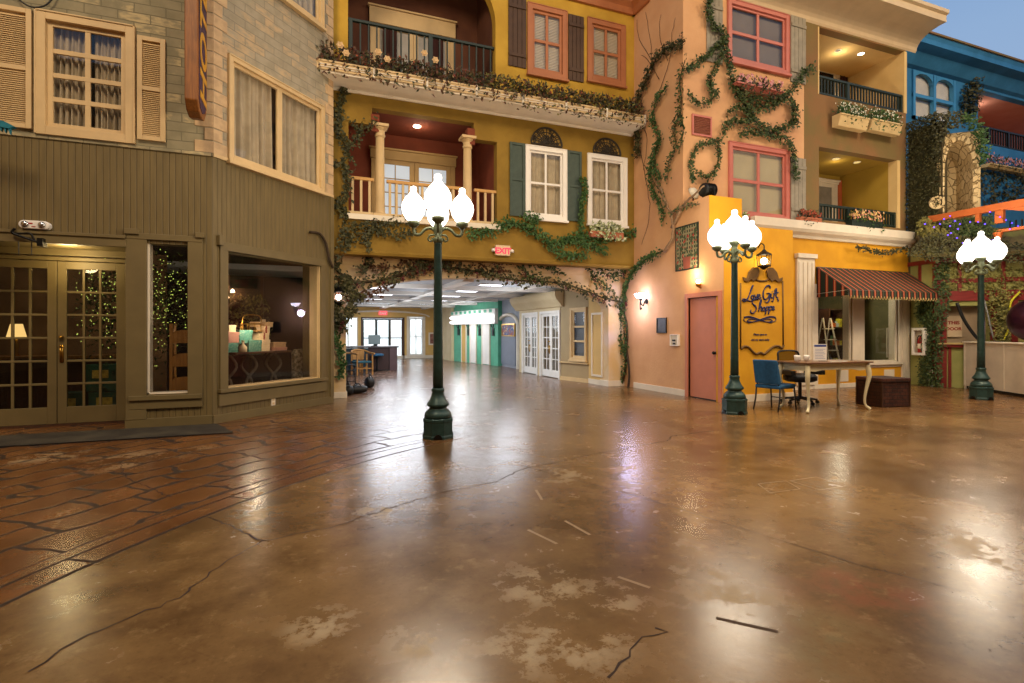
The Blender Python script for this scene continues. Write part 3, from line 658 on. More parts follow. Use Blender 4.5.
setting(wallcells(MB(), xo, xoe, 3.5, 10.6, [bu, bl]).build('wall_olive_upper', K['olive'], mw=FE.mat()), 'weathered olive stucco front with two balconies', 'wall')
recess('wall_balcony_tan', FE, bu, 1.3, 'tan', 'tan walls inside the top olive balcony'); recess('wall_balcony_mustard', FE, bl, 1.3, 'mustard', 'mustard walls inside the lower olive balcony')
trimset(14, FE, [(bu[0] - .03, bu[0] + .004, -.01, .21, bu[2], bu[3]), (bu[1] - .004, bu[1] + .09, -.012, .21, bu[2], bu[3]), (bl[1] - .004, bl[1] + .1, -.012, .21, bl[2], bl[3])], 'tan', 'tan jambs of the olive balconies')
# shop front
zc0, zc1 = FE.uv(852, 243)[1], FE.uv(852, 228)[1]
xse = FE.uv(914, 300)[0]
p1 = rect(FE, 817, 297, 852, 362.5); p2 = rect(FE, 863.5, 297, 898, 360.5)
zw0 = p1[2]; zw1 = FE.uv(835, 285)[1]
HS = [(p1[0], p1[1], zw0, zw1), (p2[0], p2[1], zw0, zw1)]
setting(wallcells(MB(), xsr, xse, 0, zc1, HS).build('wall_shop_front', K['shopyellow'], mw=FE.mat()), 'yellow shop front under the striped awning', 'wall')
for n, r in ((12, HS[0]), (13, HS[1])):
    t = thing('window_%d' % n, 'shop window pane under the awning, ' + ('nearest the painted sign' if n == 12 else 'nearest the fire extinguisher'), 'window', FE.mat(r[0], r[2]), None, 'structure')
    MB().box(0, r[1] - r[0], .06, .066, 0, r[3] - r[2]).build('pane', K['shopglass'], t)
    grid(MB(), 0, r[1] - r[0], 0, r[3] - r[2], 1, 1, .03, .02, .21).build('window_frame', K['white'], t)
f = lambda px: FE.uv(px, 320)[0]
trimset(15, FE, [(p1[1], p2[0], -.03, .05, zw0, zw1), (p1[0] - .12, p1[0], -.03, .05, 0, zw1), (p2[1], p2[1] + .1, -.03, .05, zw0, zw1), (p1[0] - .12, p2[1] + .1, -.07, .05, zw0 - .07, zw0), (p1[0] - .12, p2[1] + .1, -.025, .05, zw0 - .13, zw0 - .07), (xsr, xse, -.02, .05, 0, .1)], 'white', 'white window framing of the shop front')
xp0, xp1 = f(795.5), f(813); zp = FE.uv(805, 256)[1]
pl = [(xp0, xp1, -.05, .05, .1, zp - .05), (xp0 - .03, xp1 + .03, -.1, .05, zp - .06, zp + .04)] + [(xp0 + (xp1 - xp0) * (k + .25) / 4, xp0 + (xp1 - xp0) * (k + .75) / 4, -.065, -.04, .3, zp - .15) for k in range(4)]
trimset(16, FE, pl, 'white', 'fluted white pilaster beside the painted sign wall')
trimset(17, FE, [(f(901), xse, -.04, .05, .08, zw1 + .05)] + [(f(903) + .06 * k, f(903) + .06 * k + .03, -.05, -.03, .3, zw1) for k in range(3)], 'white', 'fluted white pilaster next to the extinguisher cabinet')
zq = zw0 - .17
trimset(18, FE, [(f(836), f(848), -.012, .02, .14, zq), (f(884), f(894), -.012, .02, .16, zq - .03)], 'white', 'white panels below the shop windows')
setting(MB().prism([(0, zc0), (-.05, zc0), (-.08, zc0 + .06), (-.16, zc0 + .12), (-.2, zc0 + .18), (-.2, zc1), (0, zc1)], xsr - .01, xse + .02, 'x').build('trim_19', K['white'], mw=FE.mat()), 'white cornice over the yellow shop front', 'trim')
setting(MB().box(xsr, xse, .2, 3.2, 2.6, 2.68).box(xsr, xse, 3.1, 3.2, 0, 2.6).box(xsr, xsr + .1, .2, 3.1, 0, 2.6).box(xse - .5, xse - .4, .2, 3.1, 0, 2.6).build('wall_gift_shop_interior', plain('shop_inner_wall', '6e6a48', .9, .2, 1.5), mw=FE.mat()), 'dim green brown interior of the gift shop', 'wall')
# big cove cornice
cv = [(0, ZE)] + [(-.62 * (1 - math.cos(a)) - .03, ZE + .04 + .36 * math.sin(a)) for a in [PI / 2 * k / 8 for k in range(9)]] + [(-.7, ZE + .4), (-.7, ZE + .55), (-.76, ZE + .58), (-.76, ZE + .66), (0, ZE + .66)]
setting(MB().prism(cv, 7.1, xoe + .35, 'x').box(7.1, xoe + .35, 0, 4, ZE + .6, ZE + .7).build('trim_20', plain('cove_cream', 'cbb491', .7, .05, 3), mw=FE.mat(), smooth=False), 'deep cream cove cornice crowning the peach and olive fronts', 'trim')
shutter(FE, rect(FE, 706, -4, 722, 65), 'weathered grey board shutter overgrown by a vine, left of top pink window', 'grey_shutter', 'board')
shutter(FE, rect(FE, 790, 14, 805, 85), 'weathered grey board shutter between top pink window and olive wall', 'grey_shutter', 'board')
shutter(FE, rect(FE, 790, 157, 805, 221), 'weathered grey board shutter beside the lower pink window', 'grey_shutter', 'board')
# ---------------------------------------------------------------- houses on the east side
mbk = wallcells(MB(), -.0, .75, 0, 6.3, [])
setting(mbk.build('wall_tower_side', plain('tower_side', '4a4028', .95, .25, 3, bump=.4), mw=FK.mat()), 'ivy covered side face of the ruined stone tower', 'wall')
FN = Fr(14.0, 8.1, -43)            # stone niche face
stone = stonewall('rubble_stone', 'dcc596', 'b89c6c', '8f7850', 6)
na0, na1 = FN.uv(944, 180)[0], FN.uv(972, 180)[0]; nz0 = 3.9; nzs = FN.uv(958, 170)[1]; nzt = FN.uv(957, 141)[1]; nout = .82
ar = arcpts((na0 + na1) / 2, nzs, (na1 - na0) / 2, nzt - nzs, 0, 180, 18); mb = MB()
for (a, b), (c, d) in zip(ar, ar[1:]): mb.prism([(a, b), (a, 6.0), (c, 6.0), (c, d)], 0, .9)
mb.box(0, na0, 0, .9, 3.4, 6.0).box(na1, nout, 0, .9, 3.4, 6.0).box(0, nout, 0, .9, 2.9, nz0).box(0, nout, .9, 1.0, 3.4, 6.0)
setting(mb.build('wall_tower_arch', stone, mw=FN.mat()), 'pale rubble stone arch of the ruined tower', 'wall')
t = thing('stone_arch_ring', 'ring of pale stones framing the tower arch', 'arch', FN.mat((na0 + na1) / 2, nzs)); ka = MB(); rr_ = random.Random(3)
for k in range(11):
    a0, a1 = PI * k / 11 + .02, PI * (k + 1) / 11 - .02; r0, r1 = .98, 1.0; q = rr_.uniform(.0, .04); hw_ = (na1 - na0) / 2; hh = nzt - nzs
    ka.prism([(hw_ * math.cos(a0), hh * math.sin(a0)), ((hw_ + .12 + q) * math.cos(a0), (hh + .12 + q) * math.sin(a0)), ((hw_ + .12 + q) * math.cos(a1), (hh + .12 + q) * math.sin(a1)), (hw_ * math.cos(a1), hh * math.sin(a1))], -.05, -.001)
z = -1.5
while z < -.05:
    for s in (-1, 1): ka.box(*sorted((s * (na1 - na0) / 2, s * ((na1 - na0) / 2 + rr_.uniform(.07, .11)))), -.05, -.001, z, z + .2)
    z += .23
ka.build('voussoirs', stone, t, bevel=.012)
t = thing('stone_roundel', 'small round stone rosette at the foot of the tower arch', 'ornament', FN.mat(FN.uv(936, 203)[0], FN.uv(936, 203)[1]))
tor = MB()
for R_, r_ in ((.13, .03), (.06, .022)): tor.tube([(x, -.05, z) for x, z in arcpts(0, 0, R_, R_, 0, 360, 20)], r_, 6)
for k in range(6): a = PI * k / 3; tor.tube([(.06 * math.cos(a), -.05, .06 * math.sin(a)), (.13 * math.cos(a), -.05, .13 * math.sin(a))], .015, 5)
tor.box(-.1, .1, -.03, 0, -.1, .1); tor.build('rosette', stone, t)
# timbered house
zt0 = 3.3
FTL = Fr(14.0, 8.75, math.degrees(math.atan2(-.72, -.16)))
green = two('timber_green', '8a8a4c', '9a9655', 2.5, .35, .65, .8, .15); redt = wood('timber_red', '6a1c18', '7c2620', 0, .5)
wo = rect(FT, 947, 306, 990, 343)
setting(wallcells(MB(), 0, 3.4, 0, zt0, [wo]).build('wall_timber_house', green, mw=FT.mat()), 'green plaster wall of the timbered house', 'wall')
setting(wallcells(MB(), 0.06, .74, 0, zt0, []).build('wall_timber_side', green, mw=FTL.mat()), 'green side wall carrying the extinguisher cabinet', 'wall')
beams = []
fx = lambda px: FT.uv(px, 320)[0]
b1, b0 = FT.uv(960, 291)[1], FT.uv(960, 301)[1]; ztop = FT.uv(930, 259)[1]
bz = [(0, 3.3, b0, b1), (0, 3.3, ztop - .12, ztop), (0, 3.3, (b1 + ztop) / 2 - .2, (b1 + ztop) / 2 - .1)]
for k in range(9): bz.append((k * .4, k * .4 + .07, b1, ztop))
bz += [(fx(938), fx(946), .0, b0), (fx(990), fx(996), 0, b0), (fx(1010), fx(1017), 0, b0)]
tb = MB()
for a, b, c, d in bz: tb.box(a, b, -.05, .02, c, d)
zcnt = FT.uv(950, 343)[1]
tb.box(0, fx(968) + .1, -.08, .02, zcnt - .1, zcnt - .03).box(fx(948), fx(951), -.03, .01, 0, zcnt).box(fx(936.5), fx(939), -.04, .01, 0, zcnt)
tb.box(.0, .05, -.05, .02, 0, ztop)
setting(tb.build('trim_21', redt, mw=FT.mat(), bevel=.004), 'dark red timbers of the half timbered house', 'trim')
setting(MB().box(.66, .74, -.02, .02, 0, 3.3).box(0, .74, -.03, .02, ztop - .1, ztop).box(.3, .36, -.03, .02, b1, ztop).build('trim_22', redt, mw=FTL.mat()), 'dark red timbers on the side of the half timbered house', 'trim')
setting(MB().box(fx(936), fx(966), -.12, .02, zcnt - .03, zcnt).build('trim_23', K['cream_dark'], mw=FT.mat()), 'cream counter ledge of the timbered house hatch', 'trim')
setting(MB().box(wo[0] - .05, wo[1] + .05, .3, .34, wo[2] - .3, wo[3] + .1).build('wall_hatch_back', plain('hatch_board', '9a8468', .8, .12, 2), mw=FT.mat()), 'tan boarding behind the timbered house hatch', 'wall')
t = thing('warning_poster', 'tan paper notice with red lettering in the timbered hatch', 'sign', FT.mat(FT.uv(958, 335)[0], FT.uv(958, 337)[1], -.26))
MB().box(-.16, .16, -.008, 0, .0, .5).build('sheet', plain('notice_paper', 'bda585', .8, .06, 3), t)
def text(par, body, size, mat, loc, rot=(PI / 2, 0, 0), name='lettering', ext=.003, align='CENTER', shear=0.0, bold=0.0, sx=1.0):
    c = bpy.data.curves.new(name, 'FONT'); c.body = body; c.size = size; c.extrude = ext; c.align_x = align; c.shear = shear; c.offset = bold
    o = bpy.data.objects.new(name, c); C.objects.link(o); c.materials.append(mat); bpy.context.view_layer.update(); me = bpy.data.meshes.new_from_object(o.evaluated_get(bpy.context.evaluated_depsgraph_get())); bpy.data.objects.remove(o); o = bpy.data.objects.new(name, me); C.objects.link(o); o.parent = par; o.location = loc; o.rotation_euler = rot; o.scale = (sx, 1, 1); return o
redink = plain('red_ink', '8a2a1a', .7, .05, 5)
text(t, 'THIS', .11, redink, (0, -.01, .3), bold=.004); text(t, 'DOOR', .1, redink, (0, -.01, .16), bold=.004)
# ivy eave roof
mossy = two('mossy_thatch', '4a3e26', '5c5030', 4, .35, .65, .95, .8, c3='6a6a34')
setting(MB().prism([(-.4, 3.02), (-.42, 3.08), (.4, 3.74), (.42, 3.66)], -.3, 3.4, 'x').build('trim_24', mossy, mw=FT.mat()), 'mossy overgrown eave roof above the timbers', 'trim')
# bar
barm = plain('bar_panel', 'c4b6a0', .6, .08, 2.5); FBar = Fr(14.1, 7.6, math.degrees(math.atan2(-1.5, -.9)))
zbt = FBar.uv(985, 342)[1]
t = thing('bar_counter', 'long white panelled bar counter before the timbered house', 'counter', FBar.mat(0, 0))
MB().box(0, 2.6, 0, .04, .07, zbt - .03).build('front_panel', barm, t); MB().box(-.02, 2.62, -.03, .45, zbt - .03, zbt).build('worktop', K['white'], t, bevel=.004)
MB().box(0, .04, .0, .42, .0, zbt - .03).build('end_panel', barm, t); MB().box(0.04, 2.6, .03, .05, 0, .07).build('plinth', K['black'], t)
repeat('batten', MB().box(-.018, .018, -.012, 0, .07, zbt - .04), barm, t, [(.02, 0, 0), (.62, 0, 0), (1.22, 0, 0), (1.82, 0, 0), (2.42, 0, 0)])
# pink round lamp, hose and cable at the bar
t = thing('globe_lamp', 'dark purple mirrored globe with a bright violet glint over the bar', 'lamp', Matrix.Translation(CAM + ray(1036, 320) * 11.0))
mir = plain('plum_mirror', '38182a', .3, .2, 8, metal=.6); MB().ball((0, 0, 0), .46, 16).build('globe', mir, t, smooth=True); MB().tube([(0, 0, .45), (0, 0, 1.1)], .012, 6).build('hanger', K['blackmetal'], t)
MB().ball((-.37, -.27, -.13), .06, 8).build('bulb', glow('violet_glint', 'f0c0ff', 9), t)  # glowing ball stands in for the glint on the globe
def wire(name, label, cat, fr, pix, r, mat, out=.05, n=8, k=5):
    mb = MB(); mb.tube(smoothpath([(*(lambda q: (q[0], -out, q[1]))(fr.uv(a, b, out)),) for a, b in pix], k), r, n)
    o = mb.build(name, mat, mw=fr.mat(), smooth=True); return tag(o, label, cat)
wire('yellow_cable', 'yellow cable hanging beside the purple globe lamp', 'cable', FT, [(1020, 292), (1011, 302), (1010, 315), (1010, 325), (1004, 340)], .02, plain('yellow_pvc', 'c8c020', .5, .05, 4), .12)
wire('black_duct', 'black sagging duct across the timbered hatch', 'cable', FT, [(957, 303), (963, 318), (972, 332), (980, 341)], .035, K['black'], .1)
wire('grey_chain_cable', 'grey cable slanting down behind the third lamp post', 'cable', FT, [(984, 300), (988, 315), (992, 333), (995, 341)], .018, plain('grey_cable', '8a8a86', .5, .1, 20), .1)
t = thing('wall_sockets', 'row of three small white wall boxes low in the ivy', 'box', FTL.mat(.5, .28)) if False else None
for k, yy in enumerate((371, 379, 387)):
    q = FTL.uv(930.5, yy, .05)
    o = MB().box(-.045, .045, -.05, 0, -.05, .05).box(-.025, .025, -.056, -.05, -.03, .03).build('junction_box', K['bright'], mw=FTL.mat(*q), bevel=.006)
    tag(o, ['topmost', 'middle', 'lowest'][k] + ' of three small white boxes low in the ivy', 'box', 'white boxes in the ivy')
# extinguisher cabinet
r = rect(FTL, 912, 328, 925, 355.5, .12); w_ = r[1] - r[0]; h_ = r[3] - r[2]
t = thing('extinguisher_cabinet', 'white framed extinguisher cabinet on the ivy side wall', 'cabinet', FTL.mat((r[0] + r[1]) / 2, r[2], 0))
grid(MB(), -w_ / 2, w_ / 2, 0, h_, 1, 1, .06, -.14, -.1).build('door', K['bright'], t, bevel=.005)
MB().box(-w_ / 2, w_ / 2, -.02, -.001, 0, h_).box(-w_ / 2, -w_ / 2 + .015, -.1, -.02, 0, h_).box(w_ / 2 - .015, w_ / 2, -.1, -.02, 0, h_).box(-w_ / 2, w_ / 2, -.1, -.02, 0, .015).box(-w_ / 2, w_ / 2, -.1, -.02, h_ - .015, h_).build('body', K['white'], t)
MB().box(-w_ / 2 + .05, w_ / 2 - .05, -.118, -.114, .05, h_ - .05).build('pane', K['glass'], t)
er = plain('extinguisher_red', 'a01c14', .35, .05, 4)
t2 = thing('fire_extinguisher', 'red fire extinguisher inside the white cabinet', 'extinguisher', FTL.mat((r[0] + r[1]) / 2 - .0, r[2] + .02, .06))
MB().lathe([(.055, 0), (.062, .02), (.062, h_ * .5), (.045, h_ * .58), (.02, h_ * .62), (.02, h_ * .66)], 16).build('cylinder', er, t2, smooth=True)
MB().box(-.05, .03, -.012, .012, h_ * .66, h_ * .7).tube([(0, 0, h_ * .66), (.05, 0, h_ * .76)], .008, 6).build('valve', K['black'], t2); MB().tube(smoothpath([(-.03, 0, h_ * .68), (-.075, -.01, h_ * .6), (-.075, -.02, h_ * .3)]), .01, 6).build('hose', K['black'], t2)
MB().lathe([(.0635, .14), (.0635, .26)], 16).build('label_band', K['white'], t2)
# blue house
xb0 = 13.9; zbe = FW.uv(913, 62)[1]
HB = []; wb = rect(FW, 911.5, 70, 954, 128); cb = (FW.uv(978, 120)[0], FW.uv(1100, 150)[0], FW.uv(1024, 152)[1], FW.uv(978, 89)[1])
HB = [(wb[0] + .05, wb[1] - .05, wb[2] + .05, wb[3] - .05), cb]
setting(wallcells(MB(), xb0, 26, 0, 9.2, HB).build('wall_blue_house', K['blue'], mw=FW.mat()), 'bright blue stucco house behind the ruined tower', 'wall')
recess('wall_balcony_coral', FW, cb, 1.6, 'coral', 'coral walls inside the blue house balcony')
zb_e = FW.uv(913, 60)[1]; zb_t = FW.uv(1000, 73)[1]
setting(MB().prism([(0, zb_e - .25), (-.1, zb_e - .2), (-.3, zb_e + .05), (-.55, zb_e + .12), (-.55, zb_t - .1), (-.6, zb_t), (0, zb_t)], 13.95, 26, 'x').build('trim_25', K['blue'], mw=FW.mat()), 'deep blue eave of the blue house', 'trim')
setting(MB().box(13.95, 26, -.64, .3, zb_t, zb_t + .05).build('trim_26', K['olive'], mw=FW.mat()), 'thin brown roof edge on the blue house', 'trim')
t = thing('window_14', 'blue window of two arched lights on the blue house', 'window', FW.mat((wb[0] + wb[1]) / 2, wb[2]), None, 'structure')
ww, wh = wb[1] - wb[0], wb[3] - wb[2]; s = MB()
s.box(-ww / 2, -ww / 2 + .1, -.05, .06, 0, wh).box(ww / 2 - .1, ww / 2, -.05, .06, 0, wh).box(-.05, .05, -.05, .06, 0, wh).box(-ww / 2, ww / 2, -.05, .06, 0, .08).box(-ww / 2, ww / 2, -.04, .06, wh * .46, wh * .53)
for sx in (-1, 1):
    xc = sx * (ww / 4 + .012); rx_ = ww / 4 - .065; zs_ = wh * .78
    for a0, a1 in ((0, 90), (90, 180)):
        pts = arcpts(xc, zs_, rx_, wh * .18, a0, a1, 8); s.prism(pts + ([(xc, wh), (xc + rx_, wh)] if a0 == 0 else [(xc - rx_, wh), (xc, wh)]), -.04, .06)
s.build('window_frame', K['bluetrim'], t); MB().box(-ww / 2 + .05, ww / 2 - .05, .03, .034, .04, wh - .04).build('pane', K['glass'], t); MB().box(-ww / 2 + .02, ww / 2 - .02, .1, .11, 0.02, wh - .02).build('blind', K['sheer'], t); MB().box(-ww / 2, ww / 2, .15, .2, 0, wh).build('reveal', K['dark'], t)  # dark sheet at the back stands for the unlit room
def railing(fr, x0, x1, z0, z1, label, mat='rail_green', out=-.08, pitch=.115, bw=.022, posts=(), group=None, capmat=None, railh=.05):
    t = thing('balcony_railing', label, 'railing', fr.mat(x0, z0, out), group); w = x1 - x0; h = z1 - z0
    MB().box(0, w, -.035, .035, h - railh, h).build('top_rail', K[capmat or mat], t, bevel=.004); MB().box(0, w, -.025, .025, .03, .075).build('bottom_rail', K[mat], t, bevel=.003)
    n = max(2, int(w / pitch)); repeat('baluster', MB().box(-bw / 2, bw / 2, -bw / 2, bw / 2, .07, h - railh), K[mat], t, [(w * (k + .5) / n, 0, 0) for k in range(n)])
    for p in posts: MB().box(p - .035, p + .035, -.035, .035, 0, h - railh + .005).build('post', K[mat], t)
    return t
zr = FW.uv(1000, 129)[1]; railing(FW, cb[0], cb[0] + 5, cb[2], zr, 'dark railing of the coral balcony on the blue house', 'blackmetal', -.06, .13, .03, (.6, 1.6, 2.6))
# orange pergola balcony
om = plain('orange_paint', 'b8602c', .55, .08, 4)
t = thing('orange_pergola', 'orange timber pergola beams above the bar', 'pergola', at(13.9, 8.2, 3.9))
q0 = Fr(13.9, 8.2, -90)
zz = 0.0
MB().box(-.06, .06, -3.2, .0, .02, .17).build('beam', om, t, bevel=.006)
MB().box(-.05, .05, -1.45, -1.3, -.26, .02).build('post', om, t, bevel=.006); MB().box(-.04, .04, -1.02, -.94, -.16, .02).build('post', om, t); MB().box(-.06, .06, -3.2, -3.08, -3.9, .02).build('post', om, t)
b_ = MB(); b_.prism([(-1.45, .02), (-1.75, .02), (-2.6, -.2), (-2.6, -.32), (-2.45, -.28)], -.04, .04, 'x'); b_.build('brace', om, t); MB().box(-.05, .05, -3.2, -1.3, -.46, -.4).build('lower_rail', om, t)
repeat('baluster', MB().box(-.012, .012, -.012, .012, -.4, -.24), K['blackmetal'], t, [(0, -1.55 - .1 * k, 0) for k in range(16)])
pt = CAM + ray(998, 240) * 11.4
t = thing('terracotta_pot', 'orange terracotta pot on the lower pergola rail', 'pot', Matrix.Translation(pt)); MB().lathe([(.05, 0), (.075, .12), (.085, .12), (.085, .16), (.07, .16), (.06, .12)], 14).build('pot_body', om, t, smooth=False); lf = MB()
for k in range(40): lf.leaf((0, 0, .14), (RN.uniform(-1, 1), RN.uniform(-1, 1), RN.uniform(.4, 1.4)), (0, 0, 1), RN.uniform(.08, .16), .04)
lf.build('foliage', K['ivy_green'], t)
# fairy lights
t = thing('fairy_lights', 'string of violet and blue fairy lights over the ivy roof', 'lights', Matrix.Translation((0, 0, 0)))
pl_ = [(925, 224), (934, 227), (944, 219), (950, 216), (955, 221), (948, 235), (960, 224), (970, 222), (978, 222), (985, 224), (990, 212), (1000, 217), (1006, 220), (1012, 223), (1018, 226), (1024, 228)]
pl2 = [(951, 233), (957, 238), (963, 243), (958, 229), (950, 226), (940, 224), (1010, 229), (993, 240)]
pw = [CAM + ray(*p) * (11.2 - .0 * i) for i, p in enumerate(pl_)]
MB().tube(pw, .004, 4).build('cord', K['black'], t)
vio = glow('violet_led', '5a3cff', 5); bm_ = MB().ball((0, 0, 0), .014, 5)
repeat('bulb', bm_, vio, t, pw + [CAM + ray(*p) * 11.1 for p in pl2])
# ---------------------------------------------------------------- foliage
def ivymass(name, label, cat, fr, poly, n, size, mats, depth=.12, seed=1, kind='stuff', out0=.0, stem=None):
    """leaves spread over a patch of a wall given by corner points (x,z)"""
    r = random.Random(seed); xs = [p[0] for p in poly]; zs = [p[1] for p in poly]
    def inside(x, z):
        c = False; j = len(poly) - 1
        for i in range(len(poly)):
            if (poly[i][1] > z) != (poly[j][1] > z) and x < (poly[j][0] - poly[i][0]) * (z - poly[i][1]) / (poly[j][1] - poly[i][1]) + poly[i][0]: c = not c
            j = i
        return c
    mb = MB(); k = 0
    while k < n:
        x, z = r.uniform(min(xs), max(xs)), r.uniform(min(zs), max(zs))
        if not inside(x, z): continue
        mb.leaf((x, -out0 - r.random() ** 2 * depth - .01, z), (r.uniform(-1, 1), r.uniform(-.6, .1), r.uniform(-1.2, .5)), (r.uniform(-.5, .5), -1, r.uniform(0, .8)), size * r.uniform(.6, 1.3), size * r.uniform(.5, .9)); k += 1
    o = mb.build(name, mats, mw=fr.mat()); return tag(o, label, cat, None, kind)
def pixpoly(fr, pix, out=0): return [fr.uv(*p, out) for p in pix]
ivymass('wall_ivy', 'dense dark ivy blanket on the tower side next to the olive front', 'ivy', FK, pixpoly(FK, [(906, 124), (938, 112), (942, 150), (938, 236), (906, 240)]), 6500, .05, K['ivy_dark'], .12, 2)
ivymass('wall_ivy', 'brown green ivy hanging over the top of the tower arch', 'ivy', FN, pixpoly(FN, [(930, 114), (958, 114), (968, 128), (955, 127), (944, 136), (937, 150), (932, 165)]), 420, .07, K['ivy_dark'], .2, 3, out0=.03)
ivymass('wall_ivy', 'lighter green ivy shrub between tower arch and coral balcony', 'ivy', FN, pixpoly(FN, [(958, 118), (972, 116), (984, 135), (984, 165), (978, 165), (973, 138)]), 420, .07, K['ivy_green'], .25, 4, out0=.05)
ivymass('wall_ivy', 'dark dry vine climbing the blue wall beside the coral balcony', 'ivy', FW, pixpoly(FW, [(958, 95), (968, 78), (978, 82), (976, 110), (966, 122), (958, 115)]), 420, .11, K['ivy_dark'], .2, 5)
ivymass('wall_ivy', 'dark vine spreading under the coral balcony flower box', 'ivy', FW, pixpoly(FW, [(976, 165), (990, 172), (1010, 172), (1024, 178), (1040, 200), (985, 205), (976, 195)]), 420, .12, K['ivy_dark'], .2, 6)
ivymass('wall_ivy', 'thick green ivy falling down the extinguisher wall', 'ivy', FTL, pixpoly(FTL, [(920, 300), (935, 300), (936, 388), (921, 388), (922, 360), (925, 356), (926, 325), (920, 322)]), 1500, .06, K['ivy'], .12, 7)
ivymass('wall_ivy', 'thick ivy covering the left timber post from roof to floor', 'ivy', FT, pixpoly(FT, [(933, 262), (946, 262), (948, 300), (942, 330), (940, 388), (934, 388)]), 1300, .06, K['ivy'], .14, 8)
ivymass('wall_ivy', 'olive ivy sprawling over the upper red timbers', 'ivy', FT, pixpoly(FT, [(938, 262), (1024, 268), (1030, 292), (1005, 300), (985, 296), (960, 290), (945, 297)]), 800, .06, K['olive_leaf'], .1, 9)
ivymass('wall_ivy', 'ivy column behind the third lamp post above the bar', 'ivy', FT, pixpoly(FT, [(985, 285), (1006, 290), (1008, 342), (990, 342)]), 900, .06, K['olive_leaf'], .2, 10)
ivymass('wall_ivy', 'brown green ivy matted on the eave roof', 'ivy', FT, pixpoly(FT, [(904, 255), (930, 232), (960, 236), (1000, 238), (1024, 244), (1024, 262), (985, 262), (940, 262)], .35), 1500, .055, K['ivy_dark'], .1, 11, out0=.34)
ivymass('wall_ivy', 'yellow green leafy clump beside the orange beam end', 'ivy', FN, pixpoly(FN, [(916, 222), (924, 216), (934, 226), (945, 232), (965, 240), (963, 247), (940, 238), (918, 237)], .3), 420, .07, K['olive_leaf'], .15, 12, out0=.3)
ivymass('wall_ivy', 'mixed green ivy under the orange pergola beam', 'ivy', FN, pixpoly(FN, [(940, 222), (990, 216), (992, 236), (950, 238)], .2), 900, .07, K['ivy'], .25, 13, out0=.2)
def vine(label, fr, paths, leafmat, n=14, size=.05, spread=.05, r=.012, out=.03, seed=1, stemmat='stem', extra=None, droop=.4, name='climbing_vine', cat='vine', leafy=None):
    """paths in photo points on the wall; n leaves per 10 cm"""
    t = thing(name, label, cat, fr.mat(*fr.uv(*paths[0][0], 0))); x0, z0 = fr.uv(*paths[0][0], 0); rr = random.Random(seed); sm, lm, bm = MB(), MB(), MB()
    for pi, p in enumerate(paths):
        pts = smoothpath([Vector((fr.uv(a, b, out)[0] - x0, -out, fr.uv(a, b, out)[1] - z0)) for a, b in p], 4)
        pts = [q + Vector((rr.uniform(-1, 1) * .012, -rr.random() * .03, rr.uniform(-1, 1) * .012)) for q in pts]
        sm.tube(pts, [r * (1 - .55 * k / len(pts)) for k in range(len(pts))], 6)
        if leafy is not None and pi not in leafy: continue
        for a, b in zip(pts, pts[1:]):
            cnt = (b - a).length * 10 * n; cnt = int(cnt) + (rr.random() < cnt % 1)
            for _ in range(cnt):
                q = a.lerp(b, rr.random()); g = Vector((rr.gauss(0, spread), -abs(rr.gauss(0, spread * .5)), rr.gauss(0, spread))); 
                lm.leaf(q + g, (rr.uniform(-1, 1), rr.uniform(-.7, .1), rr.uniform(-1, 1) - droop), (rr.uniform(-.6, .6), -1, rr.uniform(-.2, .8)), size * 1.3 * rr.uniform(.6, 1.35), size * 1.3 * rr.uniform(.55, .95))
            if extra and rr.random() < extra * (b - a).length:
                q = a.lerp(b, .5)
                for _ in range(9): bm.ball(q + Vector((rr.gauss(0, .018), -.05 - rr.random() * .03, -.03 - rr.random() * .11)), .013, 4)
    sm.build('stem', K[stemmat], t, smooth=True)
    if lm.v: lm.build('leaves', K[leafmat], t)
    if bm.v: bm.build('grapes', K['berries'], t, smooth=True)
    return t
# peach side wall
vine('trunk and ivy rising at the inner corner of the peach wall', FD, [[(621, 388), (626, 365), (627, 330), (625, 300), (632, 275), (648, 258), (664, 251)], [(629, 388), (629, 360), (624, 330)]], 'ivy_green', 9, .05, .045, .03, .05, 21, leafy=(0,))
vine('pale twisted trunk forking up to the spotlight on the peach wall', FD, [[(664, 251), (671, 243), (674, 230), (672, 214), (667, 205)], [(672, 228), (680, 213), (686, 203), (695, 195), (704, 186)], [(667, 205), (662, 190), (655, 178)], [(672, 214), (684, 206), (700, 204)]], 'ivy', 5, .045, .04, .035, .05, 22, 'bark', leafy=(2, 3))
vine('thick ivy strand hanging down the cornice end in the inner corner', FD, [[(686, 42), (670, 48), (658, 56), (652, 70), (644, 88), (638, 104), (636, 122), (640, 146), (637, 158)], [(638, 100), (634, 118), (641, 130)]], 'ivy_dark', 26, .055, .06, .012, .04, 23)
vine('green ivy strand winding down the middle of the peach wall', FD, [[(668, 85), (658, 100), (653, 114), (656, 126), (661, 138), (655, 150), (651, 168), (654, 190), (662, 206), (664, 222)], [(661, 138), (655, 160), (662, 180)]], 'ivy_green', 17, .05, .05, .012, .04, 24)
vine('sparse ivy strand close to the outer corner of the peach wall', FD, [[(686, 62), (681, 80), (681, 108), (675, 128), (676, 146), (670, 162), (668, 180)], [(680, 110), (684, 130), (680, 150)]], 'ivy', 15, .045, .05, .012, .04, 25)
vine('bare painted twigs on the upper peach side wall', FD, [[(640, 150), (648, 190), (650, 215), (642, 245)], [(642, 92), (652, 60), (650, 35), (646, 12)], [(655, 100), (668, 70), (672, 40), (676, 18)], [(652, 60), (640, 40), (637, 20)], [(660, 80), (650, 62), (642, 55)], [(668, 60), (660, 35), (662, 15)], [(645, 165), (656, 185), (666, 200)], [(640, 120), (648, 140), (644, 170)]], 'ivy', 0, .04, .03, .007, .01, 26)
